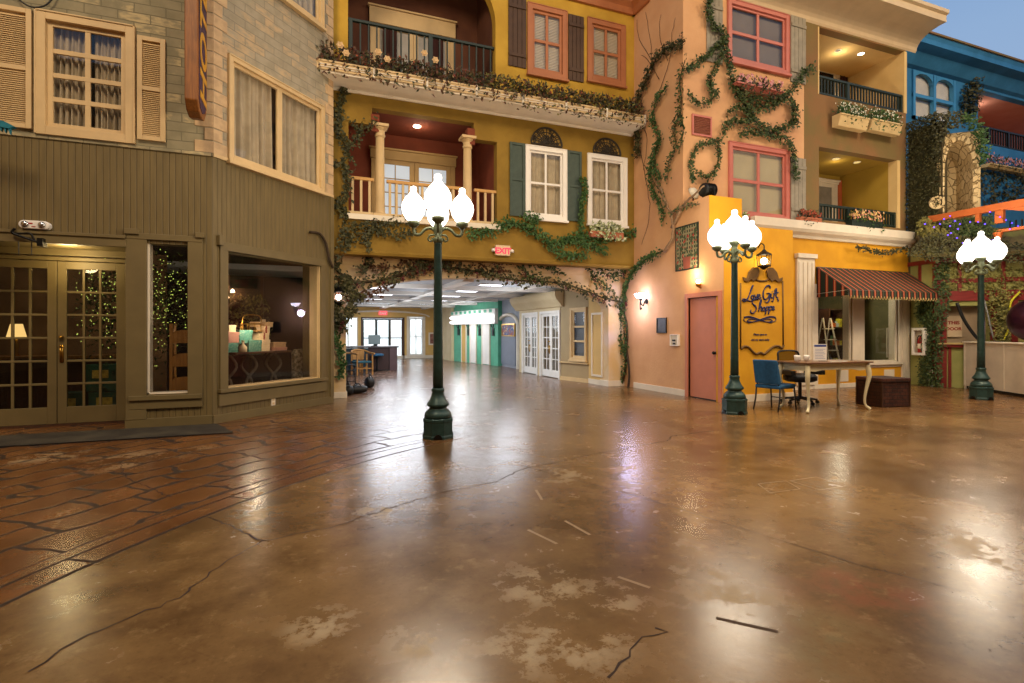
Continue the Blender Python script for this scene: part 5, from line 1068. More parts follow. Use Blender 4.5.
S_ = {'L': [[(124, 103), (116, 118), (104, 150), (90, 188), (68, 214), (50, 207), (62, 198), (88, 208), (110, 212), (128, 200)]],
 'o': [[(122, 172), (110, 182), (112, 196), (124, 196), (128, 182), (122, 172), (134, 176)]], 'v': [[(136, 168), (142, 196), (155, 164)]], 'e': [[(158, 186), (170, 176), (167, 166), (159, 172), (157, 190), (166, 197), (178, 186)]],
 'G': [[(240, 128), (236, 108), (214, 112), (194, 146), (194, 190), (212, 200), (232, 178), (236, 160), (216, 160)], [(236, 160), (236, 196), (222, 222), (204, 216)]],
 'i': [[(248, 160), (246, 186), (258, 190)], [(254, 146), (255, 149)]], 'f': [[(262, 182), (282, 140), (284, 128), (274, 132), (268, 170), (258, 216), (250, 210)], [(260, 162), (280, 160)]], 't': [[(286, 140), (280, 176), (288, 190), (294, 184)], [(276, 156), (296, 154)]], 's': [[(296, 196), (290, 202), (298, 208), (292, 216)]],
 'S': [[(158, 206), (146, 196), (122, 208), (118, 226), (140, 248), (144, 272), (126, 294), (106, 288), (110, 272)]], 'h': [[(160, 284), (180, 216), (176, 204), (168, 230), (162, 280)], [(164, 268), (178, 250), (182, 256), (178, 278), (188, 276)]],
 'o2': [[(200, 252), (190, 262), (192, 278), (204, 276), (206, 260), (200, 252)]], 'p1': [[(216, 248), (206, 304)], [(214, 262), (226, 250), (230, 262), (220, 276), (212, 274)]], 'p2': [[(238, 246), (228, 302)], [(236, 260), (248, 248), (252, 260), (242, 274), (234, 272)]], 'e2': [[(254, 266), (266, 258), (264, 248), (256, 254), (256, 272), (272, 268)]]}
lt = MB()
for k, sts in S_.items():
    for st in sts:
        pts = smoothpath([zp_(*p) for p in st], 4); lt.tube(pts, [.0085 + (.009 if k in 'LGS' else .005) * abs(math.sin(i * .3)) for i in range(len(pts))], 5)
lt.build('lettering', ink, t, smooth=True)
fl_ = MB()
for s in (1, -1):
    fl_.tube(smoothpath([zp_(170 + s * a, 338 + b) for a, b in [(-110, -16), (-70, -22), (0, 0), (60, 20), (108, 8), (100, -14), (50, -12), (0, 2), (-50, 16), (-86, 10), (-60, -4), (0, 8), (80, 24)]], 4), .0075, 5)
fl_.build('flourish', ink, t, smooth=True)
text(t, 'Please open to', .055, ink, zp_(172, 446), name='small_print', shear=.3); text(t, 'visit our store today', .055, ink, zp_(172, 482), name='small_print', shear=.3)
# wall lights
def sconce_up(label, fr, px, py, kind):
    q = fr.uv(px, py, .1); t = thing('wall_sconce', label, 'lamp', fr.mat(q[0], q[1]));
    return t
cool = glow('cool_bulb', 'e6e2ff', 22); warm = glow('warm_bulb', 'ffe2b0', 20)
t = sconce_up('black iron sconce with glaring white bowl by the vine trunk', FD, 643, 296, 0)
MB().lathe([(.04, -.06), (.1, -.03), (.135, .03), (.14, .05), (.12, .05)], 18, (0, -.16, 0)).build('glass_bowl', cool, t, smooth=True)
b_ = MB().lathe([(.035, -.1), (.045, -.06), (.03, -.06)], 12, (0, -.16, 0)).tube(smoothpath([(0, -.16, -.1), (0, -.16, -.16), (.0, -.1, -.22), (0, -.05, -.12), (0, -.01, -.06)]), .016, 6); b_.tube(smoothpath([(0, -.16, -.1), (.02, -.19, -.16), (0, -.17, -.3), (.0, -.13, -.26)]), .013, 6); b_.build('bracket', K['blackmetal'], t, smooth=True); bp = MB().lathe([(.06, 0), (.06, .012), (.03, .02)], 14); bp.v = [(x, -z, y - .12) for x, y, z in bp.v]; bp.build('back_plate', K['blackmetal'], t)
t = sconce_up('small brass uplight beaming over the pink door', FD, 697, 283, 0)
MB().lathe([(.015, -.05), (.05, -.03), (.06, .02), (.05, .02)], 14, (0, -.07, -.03)).tube([(0, -.07, -.07), (0, -.005, -.09)], .014, 6).build('cup', K['brass'], t, smooth=True); MB().ball((0, -.07, .03), .04, 8).build('bulb', warm, t)
def lantern(label, mw, s, bulb, hook):
    t = thing('wall_lantern', label, 'lamp', mw); c = MB().lathe([(.02 * s, .3 * s), (.05 * s, .26 * s), (.14 * s, .2 * s), (.15 * s, .18 * s), (.14 * s, .18 * s)], 8).lathe([(.13 * s, -.04 * s), (.13 * s, -.02 * s), (.08 * s, -.05 * s), (.02 * s, -.1 * s)], 8)
    for k in range(6): a = PI * k / 3; c.tube([(.115 * s * math.cos(a), .115 * s * math.sin(a), -.03 * s), (.135 * s * math.cos(a), .135 * s * math.sin(a), .19 * s)], .008 * s, 4)
    c.build('cage', K['blackmetal'], t); MB().lathe([(.1 * s, -.02 * s), (.12 * s, .17 * s)], 8).build('glass', K['glass'], t); MB().ball((0, 0, .07 * s), .065 * s, 8).build('bulb', bulb, t)
    MB().tube(smoothpath(hook), .012 * s, 6).build('bracket', K['blackmetal'], t, smooth=True); return t
q = FS.uv(764, 262, .15); lantern('hexagonal lantern hanging above the painted shop sign', FS.mat(q[0], q[1] - .05, .15), .95, warm, [(0, 0, .28), (0, 0, .36), (.0, .07, .4), (0, .14, .34)])
q = FC.uv(338.5, 298, .14); lantern('small lantern glowing pinkish on the vine covered arch pier', FC.mat(q[0], q[1] - .05, .14), .9, glow('pink_bulb', 'ffd8d0', 16), [(0, 0, .26), (0, .02, .34), (0, .08, .38), (0, .13, .3)])
# peach wall fittings
def panel(name, label, cat, fr, r, th, fmat, imat, e=.02, part='picture'):
    t = thing(name, label, cat, fr.mat((r[0] + r[1]) / 2, r[2])); w = (r[1] - r[0]) / 2; h = r[3] - r[2]
    grid(MB(), -w, w, 0, h, 1, 1, e, -th, -.001).build('frame', K[fmat] if isinstance(fmat, str) else fmat, t, bevel=.002); MB().box(-w + e, w - e, -th * .6, -.002, e, h - e).build(part, imat, t); return t
panel('notice_board', 'small black framed plaque beside the pink door', 'sign', FD, rect(FD, 657.5, 318, 667, 333), .03, 'black', plain('plaque_face', '3a3638', .4, .3, 9))
t = panel('wall_dispenser', 'white wall intercom box beside the pink door', 'box', FD, rect(FD, 672, 334.5, 680, 346), .06, 'bright', K['white'], .015, 'face'); MB().box(-.03, .03, -.075, -.04, .1, .13).box(-.02, .03, -.07, -.03, .03, .06).build('buttons', K['black'], t)
tp = rect(FD, 676, 228, 699, 268); tm = NT('tapestry_weave'); vv = tm.obj(); X = tm.xyz(vv)
stp = tm.math('GREATER_THAN', tm.math('FRACT', tm.math('MULTIPLY', X[0], 14)), .5); sth = tm.math('GREATER_THAN', tm.math('FRACT', tm.math('MULTIPLY', X[2], 12)), .6)
base = tm.mix(tm.math('MAXIMUM', stp, sth), lin('2c3524'), lin('8a8260')); base = tm.mix(tm.step(tm.noise(vv, 9, 3), .5, .6), base, lin('3d4a2c')); base = tm.mix(tm.step(tm.noise(vv, 13, 2), .6, .64), base, lin('a82a20'))
pot = tm.math('MULTIPLY', tm.math('LESS_THAN', tm.math('ABSOLUTE', X[0]), tm.math('ADD', .09, tm.math('MULTIPLY', X[2], .12))), tm.math('LESS_THAN', X[2], .26)); base = tm.mix(pot, base, lin('8a4a3a'))
tapm = tm.principled(base, .9)
panel('flower_mural', 'lattice and red flower pot mural panel above the uplight', 'painting', FD, tp, .02, 'rail_green', tapm, .025)
vent = rect(FE, 691.5, 114, 711, 138); t = thing('vent_grille', 'brick red louvred vent grille on the peach front', 'vent', FE.mat((vent[0] + vent[1]) / 2, vent[2])); w = (vent[1] - vent[0]) / 2; h = vent[3] - vent[2]
vm = plain('vent_red', '8a4e3a', .7, .15, 8); grid(MB(), -w, w, 0, h, 1, 1, .035, -.03, 0).build('frame', K['pinkpaint'], t); mb = MB(); z = .04
while z < h - .05: mb.prism([(-.005, z), (-.025, z + .004), (-.005, z + .03)], -w + .03, w - .03, 'x'); z += .035
mb.build('slats', vm, t); 
# spotlight and drum on the box top
q = CAM + ray(709, 192) * ((8.35 - 0) / ray(709, 192).y); t = thing('black_spotlight', 'black finned spotlight on the ledge over the mural', 'light', at(q.x, q.y, zbx2))
hd = MB().lathe([(.12, -.16), (.13, -.15), (.13, .05), (.1, .12), (.06, .16)], 18); hd.v = [(z, y, x + .2) for x, y, z in hd.v]; hd.build('housing', K['black'], t, smooth=True)
fn = MB()
for k in range(6): fn.lathe([(.145, -.1 + k * .035), (.145, -.09 + k * .035)], 18)
fn.v = [(z, y, x + .2) for x, y, z in fn.v]; fn.build('fins', K['blackmetal'], t); MB().tube([(0, -.15, .2), (0, -.16, .02), (0, .16, .02), (0, .15, .2)], .014, 6).box(-.08, .08, -.1, .1, .001, .014).build('yoke', K['blackmetal'], t)
t = thing('round_floodlight', 'pale round floodlight tilted beside the black spotlight', 'light', at(7.2, 8.55, zbx2)); fd = MB().lathe([(.02, .08), (.09, .06), (.13, 0), (.13, -.03), (.12, -.03)], 18); M_ = Matrix.Rotation(math.radians(60), 4, 'X') @ Matrix.Rotation(math.radians(20), 4, 'Y'); fd.v = [tuple(M_ @ Vector(v) + Vector((0, 0, .18))) for v in fd.v]; fd.build('reflector', K['sheer'], t, smooth=True); MB().tube([(0, .02, .12), (0, .02, .0)], .016, 6).box(-.05, .05, -.04, .08, 0.001, .012).build('stand', K['blackmetal'], t)
# ---------------------------------------------------------------- exit sign etc.
exm = glow('exit_red', 'ff4a5a', 1.6)
q = rect(FU, 495.5, 245, 510, 256, .05); t = thing('exit_sign', 'small cream exit sign with red letters over the arch', 'sign', FU.mat((q[0] + q[1]) / 2, q[2])); w = (q[1] - q[0]) / 2; h = q[3] - q[2]
MB().box(-w, w, -.07, 0, 0, h).build('housing', plain('exit_cream', 'd8bd98', .5, .04, 4), t, bevel=.006); text(t, 'EXIT', h * .8, exm, (0, -.073, h * .2), bold=.006); 
for s in (-1, 1): MB().lathe([(.035, -.03), (.045, .0), (.03, .03)], 12, (s * (w + .045), -.05, h * .5)).build('lamp_head', K['bright'], t, smooth=True)
# emergency light and bracket over the doors
q = rect(FA, 18, 219.5, 49, 229.5, .1); w = (q[1] - q[0]) / 2; h = q[3] - q[2]; t = thing('emergency_light', 'white oval twin emergency light over the olive doors', 'light', FA.mat((q[0] + q[1]) / 2, q[2]))
bd = MB(); bd.prism(arcpts(w - h / 2, h / 2, h / 2, h / 2, -90, 90, 10) + arcpts(-w + h / 2, h / 2, h / 2, h / 2, 90, 270, 10), -.1, 0); bd.build('housing', K['bright'], t, bevel=.01)
for s in (-1, 1):
    ln = MB().lathe([(.045, 0), (.05, .015), (.03, .03)], 14); ln.v = [(x * .8 + s * (w - .07), -.1 - z, y * .8 + h / 2) for x, y, z in ln.v]; ln.build('lamp_head', K['chrome'], t, smooth=True)
MB().box(-.08, -.01, -.104, -.1, h * .55, h * .7).build('red_label', er, t); MB().box(-.02, .02, -.104, -.1, h * .2, h * .3).build('indicator', er, t)
q0 = FA.uv(37, 241, .2); t = thing('sign_bracket', 'black scrolled iron bracket with thin chains above the shop doors', 'bracket', FA.mat(q0[0], q0[1], .1))
def bp_(a, b, o=.0): q = FA.uv(a, b, .2); return (q[0] - q0[0], -o, q[1] - q0[1])
bk = MB().tube(smoothpath([bp_(11, 227), bp_(8.5, 229), bp_(9, 232), bp_(20, 236), bp_(31, 240), bp_(35, 241)]), .016, 6).tube(smoothpath([bp_(9, 232), bp_(18, 232), bp_(26, 232), bp_(29, 236), bp_(31, 240)]), .012, 6); bk.build('scroll_arm', K['blackmetal'], t, smooth=True); MB().box(-.03, .03, -.03, .1, -.05, .05).build('mount', K['blackmetal'], t)
for a in (14.5, 27.5): MB().tube([bp_(a, 240), bp_(a, 247), bp_(a, 254)], .005, 4).build('chain', K['blackmetal'], t)
# hanging carved sign
FH = Fr(-1.257, 8.457, 0)
sA = FA.uv(189, 60, .0); xs_ = FA.uv(203, 60, .25)[0]
t = thing('carved_hanging_sign', 'tall carved wooden blade sign with gold letters on purple', 'sign', FA.mat(FA.uv(199, 60, .22)[0], 0, .0)); zb_ = FA.uv(199, 125, .22)[1]; ztp = 8.4
prof = [(1.75 * a, b) for a, b in [(-.05, zb_ + .35), (-.08, zb_ + .18), (-.16, zb_ + .04), (-.27, zb_), (-.36, zb_ + .03), (-.42, zb_ + .14), (-.43, ztp), (-.05, ztp)]]
MB().prism(prof, -.075, .075, 'x').build('board', K['carved'], t, bevel=.012)
pf = [(1.75 * a, b) for a, b in [(-.1, zb_ + .3), (-.16, zb_ + .14), (-.26, zb_ + .07), (-.34, zb_ + .1), (-.385, zb_ + .2), (-.385, ztp - .1), (-.1, ztp - .1)]]
MB().prism(pf, .075, .082, 'x').build('purple_panel', plain('sign_purple', '3a2440', .6, .3, 9), t)
FHp = plain('gold_letter', 'd8a020', .4, .1, 9, metal=.3)
text(t, 'HOTEL', .62, FHp, (.084, -.2, zb_ + .2), Matrix(((0, 0, 1), (0, -1, 0), (1, 0, 0))).to_euler(), 'gold_lettering', .004, 'LEFT', bold=.012)
wire('cable_loop', 'thin black cable loop drooping above the eight light window', 'cable', FA, [(15, -6), (22, 2), (32, 7), (44, 6), (52, -1), (55, -8)], .01, K['black'], .06)
q = FA.uv(3, 126, .5); t = thing('teal_banner_end', 'teal fringed fabric end poking in at the picture edge', 'banner', FA.mat(q[0], q[1], .5)); tl = plain('teal_cloth', '1d6a7a', .8, .2, 9); mb = MB()
mb.prism([(-.3, .12), (.02, .05), (.12, .0), (.06, -.03), (-.3, .02)], -.03, .03)
for k in range(9): mb.prism([(-.28 + k * .04, .02), (-.24 + k * .04, .02), (-.25 + k * .04, -.07 - .01 * (k % 3))], -.02, .02)
mb.build('fabric', tl, t)
q = rect(FB, 270, 398, 275, 405); t = thing('wall_outlet', 'small cream outlet low on the olive siding', 'outlet', FB.mat((q[0] + q[1]) / 2, q[2])); MB().box(-.04, .04, -.02, 0, 0, .13).build('plate', K['white'], t, bevel=.003); MB().box(-.018, .018, -.026, -.02, .02, .05).box(-.018, .018, -.026, -.02, .08, .11).build('sockets', K['cream'], t)
# ---------------------------------------------------------------- hall behind the arch
hallw = two('hall_cream', 'c9b48a', 'd1bd95', 2, .35, .65, .75, .1); hally = plain('hall_yellow', 'cfa65e', .7, .06, 3); hgreen = plain('hall_green', '5aa886', .6, .1, 3); hgrey = plain('hall_grey', '8b8f98', .6, .08, 3)
setting(MB().box(-3, 9, 11.27, 27, 2.5, 2.6).build('ceiling_hall', plain('hall_ceiling', 'b4b8bc', .8, .06, 1.2)), 'pale ceiling of the hall behind the arch', 'ceiling')
bm_ = MB()
for y in (13.2, 15.6, 18, 20.5, 23): bm_.box(-3, 6.4, y, y + .22, 2.4, 2.5)
bm_.box(3.2, 3.45, 11.3, 26, 2.42, 2.5).box(5.2, 5.4, 11.3, 26, 2.42, 2.5)
setting(bm_.build('trim_29', K['bright']), 'white beams across the hall ceiling', 'trim')
FF = Fr(0, 26.2, 0)
fd_ = rect(FF, 361, 317, 404.5, 358); fs_ = rect(FF, 408, 317, 424, 358); fw_ = rect(FF, 338, 317, 358, 358)
for r_ in ():
    pass
fd_ = (fd_[0], fd_[1], 0, fd_[3]); fs_ = (fs_[0], fs_[1], 0, fs_[3]); fw_ = (fw_[0], fw_[1], .0, fw_[3])
setting(wallcells(MB(), -3, 9, 0, 2.5, [fd_, fs_, fw_]).build('wall_hall_end', hally, mw=FF.mat()), 'yellow end wall of the hall with glazed doors', 'wall')
day = plain('backdrop_white', 'e8ecea', .8, .03, 2)
setting(MB().box(-4, 10, 30.2, 30.3, -.2, 4.5).box(-4, 10, 26.5, 30.2, -.2, -.02).build('wall_daylight_backdrop', day), 'added white backdrop lit as daylight beyond the glazed hall doors', 'wall')  # added backdrop, lit by its own lamp to give daylight behind the doors
bz = K['darkwood']
t = thing('door_7', 'dark framed sliding glass doors at the end of the hall', 'door', FF.mat(fd_[0], 0), None, 'structure'); w = fd_[1] - fd_[0]; h = fd_[3]
MB().box(0, w, -.02, .08, h - .07, h).box(0, .08, -.02, .08, 0, h).box(w - .08, w, -.02, .08, 0, h).build('door_frame', bz, t)
for k in range(3):
    d = grid(MB(), .08 + (w - .16) * k / 3, .08 + (w - .16) * (k + 1) / 3, .02, h - .08, 1, 2, .05, .02, .06, .06, .12).build('door_leaf', bz if k == 2 else K['rail_green'], t); MB().box(.1 + (w - .16) * k / 3, .06 + (w - .16) * (k + 1) / 3, .04, .044, .05, h - .1).build('pane', K['glass'], d)
t = thing('door_8', 'white framed glass door at the end of the hall', 'door', FF.mat(fs_[0], 0), None, 'structure'); w = fs_[1] - fs_[0]; leafdoor(t, .05, w - .05, .02, h - .02, 2, 2, 'bright', .0, .07, .2, .04, None, 'glass'); MB().box(-.06, .05, -.03, .06, 0, h + .05).box(w - .05, w + .06, -.03, .06, 0, h + .05).box(0, w, -.03, .06, h, h + .06).build('door_frame', K['white'], t)
t = thing('window_15', 'white framed window at the end of the hall, over the dark desk', 'window', FF.mat(fw_[0], 0), None, 'structure'); w = fw_[1] - fw_[0]; grid(MB(), 0, w, .02, h, 2, 1, .06, 0, .06).build('window_frame', K['white'], t); MB().box(.03, w - .03, .03, .034, .05, h - .05).build('pane', K['glass'], t)
setting(MB().prism(arcpts((fd_[0] + fd_[1]) / 2, h + .03, 2.3, .3, 0, 180, 20) + arcpts((fd_[0] + fd_[1]) / 2, h + .03, 2.2, .22, 180, 0, 20), -.06, 0).build('trim_30', K['white'], mw=FF.mat()), 'shallow white arch over the hall end doors', 'trim')
q = FF.uv(383, 313, .05); t = thing('exit_sign', 'tiny red exit sign over the far hall doors', 'sign', FF.mat(q[0], q[1] - .1, .0)); MB().box(-.2, .2, -.1, -.0, 0, .2).build('housing', glow('exit_panel', 'ff6a70', 1.2), t); text(t, 'EXIT', .16, K['bright'], (0, -.105, .04), bold=.004)
panel('framed_picture', 'small white framed picture on the yellow hall end wall', 'picture', FF, rect(FF, 428.5, 332.5, 435.5, 345), .04, 'white', plain('hall_print', '8a5a4a', .6, .5, 6), .07)
setting(MB().box(-3, 9, -.02, 0, 0, .14).build('baseboard_hall_end', K['white'], mw=FF.mat()), 'white base along the hall end wall', 'baseboard')
# green lift lobby wall
FG = Fr(6.14, 23.0, -81.2)
sg = lambda px, py=330: FG.uv(px, py)
setting(MB().box(sg(454)[0], sg(498)[0], 0, .2, 0, 2.5).build('wall_lift_lobby', hgreen, mw=FG.mat()), 'green wall of the lift lobby with white doors', 'wall')
setting(MB().box(6.0, 6.9, 23.12, 26.2, 0, 2.5).build('wall_hall_pier', hallw), 'cream pier between lift lobby and hall end', 'wall')
zlt = FG.uv(480, 329)[1]
for k, (a, b, m_, lab) in enumerate(((462.5, 466.5, hally, 'tan narrow door in the green lift lobby'), (471, 476.5, K['bright'], 'white lift door in the middle of the green lobby'), (483, 490, K['bright'], 'white lift door nearest the grey alcove'))):
    t = thing('door_%d' % (9 + k), lab, 'door', FG.mat(sg(a)[0], 0), None, 'structure'); w = sg(b)[0] - sg(a)[0]
    MB().box(0, w / 2 - .005, -.03, 0, 0.02, 1.75).build('door_leaf', m_, t); MB().box(w / 2 + .005, w, -.03, 0, .02, 1.75).build('door_leaf', m_, t); MB().box(-.05, 0, -.05, 0, 0, 1.8).box(w, w + .05, -.05, 0, 0, 1.8).box(0, w, -.05, 0, 1.75, 1.8).build('door_frame', K['white'], t)
for k, (a, lab) in enumerate(((459, 'dark iron lantern plaque at the far end of the green lobby'), (469, 'dark iron lantern plaque between tan and white lobby doors'), (480, 'dark iron lantern plaque between the two white lobby doors'), (493.5, 'dark iron lantern plaque next to the grey alcove'))):
    q = sg(a, 330); t = thing('wall_plaque', lab, 'ornament', FG.mat(q[0], 1.15)); MB().box(-.09, .09, -.04, 0, 0, .3).box(-.05, .05, -.06, -.04, .05, .25).build('plate', K['rail_green'], t); MB().tube(smoothpath([(0, -.03, .3), (-.1, -.06, .42), (0, -.05, .55), (.1, -.06, .42), (0, -.03, .32)]), .02, 5).build('scroll', K['blackmetal'], t, smooth=True)
for k in range(5):
    pass
t = thing('marquee_canopy', 'green and white marquee with rows of glaring bulbs over the lift doors', 'canopy', FG.mat(0, 0)); s0, s1 = sg(454)[0], sg(498)[0]
zq0, zq1 = 1.62, 2.2
MB().box(s0, s1, -.14, -.0, zq0, zq1).build('fascia', K['bright'], t); gp = MB(); n = 9
for k in range(n): gp.box(s0 + (s1 - s0) * k / n, s0 + (s1 - s0) * (k + .5) / n, -.15, -.14, zq1 - .14, zq1 - .02)
gp.build('green_checks', hgreen, t)
nb = 17; repeat('bulb', MB().ball((0, 0, 0), .05, 6), glow('marquee_bulb', 'f4f6ff', 6), t, [(s0 + (s1 - s0) * (k + .5) / nb, -.2, zq0 + .1 + .2 * (r_)) for k in range(nb) for r_ in (0, 1)])
# grey alcove wall
FL = Fr(6.9, 18.95, -90)
setting(MB().box(0, 3.0, 0, .2, 0, 2.5).build('wall_alcove', hgrey, mw=FL.mat()), 'grey blue wall of the hall alcove', 'wall')
a0, a1 = FL.uv(499, 340)[0], FL.uv(519, 340)[0]
t = thing('arched_niche', 'white arch moulding framing the picture in the grey alcove', 'moulding', FL.mat((a0 + a1) / 2, 0)); w = (a1 - a0) / 2
zz = FL.uv(509, 326)[1]; nm = MB(); nm.tube([(-w, -.03, 0), (-w, -.03, zz)] + [(x, -.03, z) for x, z in arcpts(0, zz, w, .42, 180, 0, 14)] + [(w, -.03, 0)], .07, 6); nm.build('moulding', K['white'], t); MB().box(-w * .7, w * .7, -.03, 0, .1, zz - .35).build('grey_panel', plain('alcove_panel', '7b808c', .5, .05, 3), t)
pr = rect(FL, 502.8, 324, 515.8, 336.5); panel('framed_painting', 'wide blue and red landscape painting in the grey alcove', 'painting', FL, pr, .06, 'brass', leafmat('hall_painting', '3a5a8a', '9a4a3a', 'c8b890', 5), .04)
# french door pavilion
FP = Fr(6.43, 16.0, -90)
gp0 = lambda px: FP.uv(px, 350)[0]
setting(wallcells(MB(), 0, 3.0, 0, 2.5, [(gp0(523), gp0(537.5), 0, 1.86), (gp0(541), gp0(559.5), 0, 1.86)]).box(0, 3.0, .6, .7, 0, 2.5).build('wall_pavilion', hallw, mw=FP.mat()), 'cream pavilion wall with two pairs of french doors', 'wall')
setting(MB().prism([(0, 1.98), (-.06, 2.0), (-.1, 2.06), (-.22, 2.2), (-.26, 2.3), (-.26, 2.4), (0, 2.4)], -.2, 3.2, 'x').build('trim_31', hallw, mw=FP.mat()), 'deep cream cornice of the pavilion', 'trim')
for n, (a, b, lab) in enumerate(((523, 537.5, 'white french doors farther along the pavilion'), (541, 559.5, 'white french doors nearer the arch pier'))):
    t = thing('door_%d' % (12 + n), lab, 'door', FP.mat(gp0(a), 0), None, 'structure'); w = gp0(b) - gp0(a)
    leafdoor(t, .03, w / 2 - .003, .02, 1.83, 2, 5, 'bright', .02, .08, .2, .03, w / 2 - .05); leafdoor(t, w / 2 + .003, w - .03, .02, 1.83, 2, 5, 'bright', .02, .08, .2, .03)
    MB().box(-.05, .03, -.03, .08, 0, 1.9).box(w - .03, w + .05, -.03, .08, 0, 1.9).box(.03, w - .03, -.03, .08, 1.83, 1.9).build('door_frame', K['bright'], t)
    MB().box(.03, w - .03, .2, .21, .03, 1.8).build('curtain', K['sheer'], t)
gA = ground(561, 379.5); gB = ground(589, 381.0); FQ = Fr(6.43, 12.95, math.degrees(math.atan2(-1.1, .24)))
t0 = FQ.uv(565, 340)[0]
HBY = []; window(16, FQ, rect(FQ, 570.5, 308, 587, 361), 'cream three light window in the taupe bay', 'cream', None, .07, 1, 3, 'bay_blind', HBY, .05)
setting(wallcells(MB(), 0, 1.12, 0, 2.5, HBY, 0, .18).build('wall_pavilion_bay', plain('bay_taupe', 'a08a64', .7, .06, 3), mw=FQ.mat()), 'taupe angled bay wall beside the arch pier', 'wall')
setting(MB().box(-.02, 1.12, -.03, 0, 0, .1).box(-.02, 1.12, -.05, 0, FQ.uv(575, 362)[1] - .04, FQ.uv(575, 362)[1]).build('baseboard_bay', K['cream'], mw=FQ.mat()), 'cream base and rail of the taupe bay', 'baseboard')
FRv = Fr(6.67, 11.86, -90); 
setting(MB().box(0, .6, 0, .1, 0, 2.5).build('wall_arch_reveal', plain('reveal_cream', 'cda968', .75, .06, 2), mw=FRv.mat()), 'cream reveal panel inside the arch', 'wall')
rp = rect(FRv, 592, 313, 603, 377.5); setting(grid(MB(), rp[0], rp[1], rp[2], rp[3], 1, 1, .05, -.025, 0).build('trim_32', K['white'], mw=FRv.mat()), 'white panel moulding on the arch reveal', 'trim')
setting(MB().box(.0, .6, -.02, 0, 0, .12).build('baseboard_reveal', K['white'], mw=FRv.mat()), 'white base of the arch reveal', 'baseboard')
setting(MB().box(7.0, 9, 11.26, 11.4, 0, 2.5).build('wall_hall_closure', hallw), 'plain cream wall closing the hall behind the pavilion', 'wall')
# desk, chair, luggage
gd = ground(397, 370); t = thing('reception_desk', 'long dark reception desk with blue glass front in the hall', 'desk', at(gd.x, gd.y)); dk = plain('desk_dark', '3a2420', .45, .15, 4); hd_ = .82
MB().box(-2.9, -.25, 0, .05, .0, hd_ - .06).build('front_panel', plain('desk_teal', '1d3a42', .35, .3, 2), t); MB().box(-.95, 0, -.02, .06, .02, hd_ - .05).build('wood_panel', dk, t); MB().box(-.25, .0, -.05, .75, 0, hd_ - .05).build('end_panel', plain('desk_plum', '5a4444', .4, .1, 3), t); MB().box(-2.95, .05, -.08, .8, hd_ - .05, hd_).build('desktop', plain('desk_grey', '5a5250', .3, .1, 3), t, bevel=.005)
t = thing('desk_monitor', 'pale box shaped monitor standing on the reception desk', 'monitor', at(gd.x - .72, gd.y + .3, hd_)); MB().box(-.2, .2, -.03, .03, .06, .38).build('screen', plain('monitor_back', '8a9a98', .5, .05, 4), t, bevel=.01); MB().box(-.1, .1, -.08, .08, 0.001, .02).box(-.03, .03, -.02, .02, .02, .08).build('stand', K['black'], t)
gc = ground(362, 374.5); t = thing('wooden_armchair', 'light wooden armchair before the reception desk', 'chair', at(gc.x, gc.y, 0, .3)); mw_ = K['midwood']
repeat('leg', MB().box(-.022, .022, -.022, .022, 0, .62), mw_, t, [(-.24, -.22, 0), (.24, -.22, 0), (-.24, .22, 0), (.24, .22, 0)]); MB().box(-.26, .26, -.24, .24, .36, .41).build('seat', plain('teal_seat', '24505a', .8, .1, 4), t, bevel=.01)
a_ = MB(); a_.tube(smoothpath([(-.27, -.3, .64), (-.28, .1, .66), (-.2, .28, .72), (0, .33, .75), (.2, .28, .72), (.28, .1, .66), (.27, -.3, .64)]), .028, 8); a_.build('arm_rail', mw_, t, smooth=True); MB().box(-.18, .18, .27, .3, .45, .72).build('backrest', mw_, t); repeat('stretcher', MB().box(-.24, .24, -.012, .012, .18, .21), mw_, t, [(0, -.22, 0), (0, .22, 0)])
gc2 = ground(351, 372); t = thing('wooden_side_table', 'light wooden table at the hall pier, beside the armchair', 'table', at(gc2.x - .1, gc2.y - .45)); MB().box(-.45, .45, -.35, .35, .62, .66).build('tabletop', mw_, t, bevel=.005); repeat('leg', MB().box(-.03, .03, -.03, .03, 0, .62), mw_, t, [(-.38, -.28, 0), (.38, -.28, 0), (-.38, .28, 0), (.38, .28, 0)])
gs = ground(377, 371); t = thing('blue_stool', 'small blue topped stool against the reception desk', 'stool', at(gs.x, gs.y)); MB().lathe([(.2, .5), (.22, .52), (.22, .56), (.18, .58)], 16).build('seat', plain('stool_blue', '2a5a7a', .7, .1, 4), t); MB().lathe([(.18, 0), (.18, .02), (.03, .05), (.03, .5)], 14).build('pedestal', K['blackmetal'], t)
def bag(label, px, py, w, d, h, rz, handles=True):
    g = ground(px, py); t = thing('duffel_bag', label, 'bag', at(g.x, g.y, 0, rz)); clo = K['black']; b = MB(); n = 12
    pts = [(-w / 2 + w * k / 10, 0, h * .5) for k in range(11)]; rs = [h * .5 * (1 - .35 * abs((k - 5) / 5) ** 4) for k in range(11)]; b.tube(pts, rs, 12); b.v = [(x, y * d / h, z) for x, y, z in b.v]; b.build('body', clo, t, smooth=True)
    MB().tube(smoothpath([(-w * .2, -d * .3, h * .85), (-w * .1, -d * .1, h * 1.2), (w * .1, -d * .1, h * 1.2), (w * .2, -d * .3, h * .85)]), .012, 6).build('handle', K['blackmetal'], t, smooth=True); MB().box(-w * .42, w * .42, -.01, .01, h * .97, h * 1.0).build('zip', K['chrome'], t); return t
bag('black duffel bag lying against the hand truck', 357, 393.5, .42, .2, .17, .1); bag('black duffel bag standing on end beside the arch pier', 369.5, 388, .2, .22, .26, .6)
bag('small black bag half hidden by the arch pier', 348, 395, .2, .2, .2, -.3)
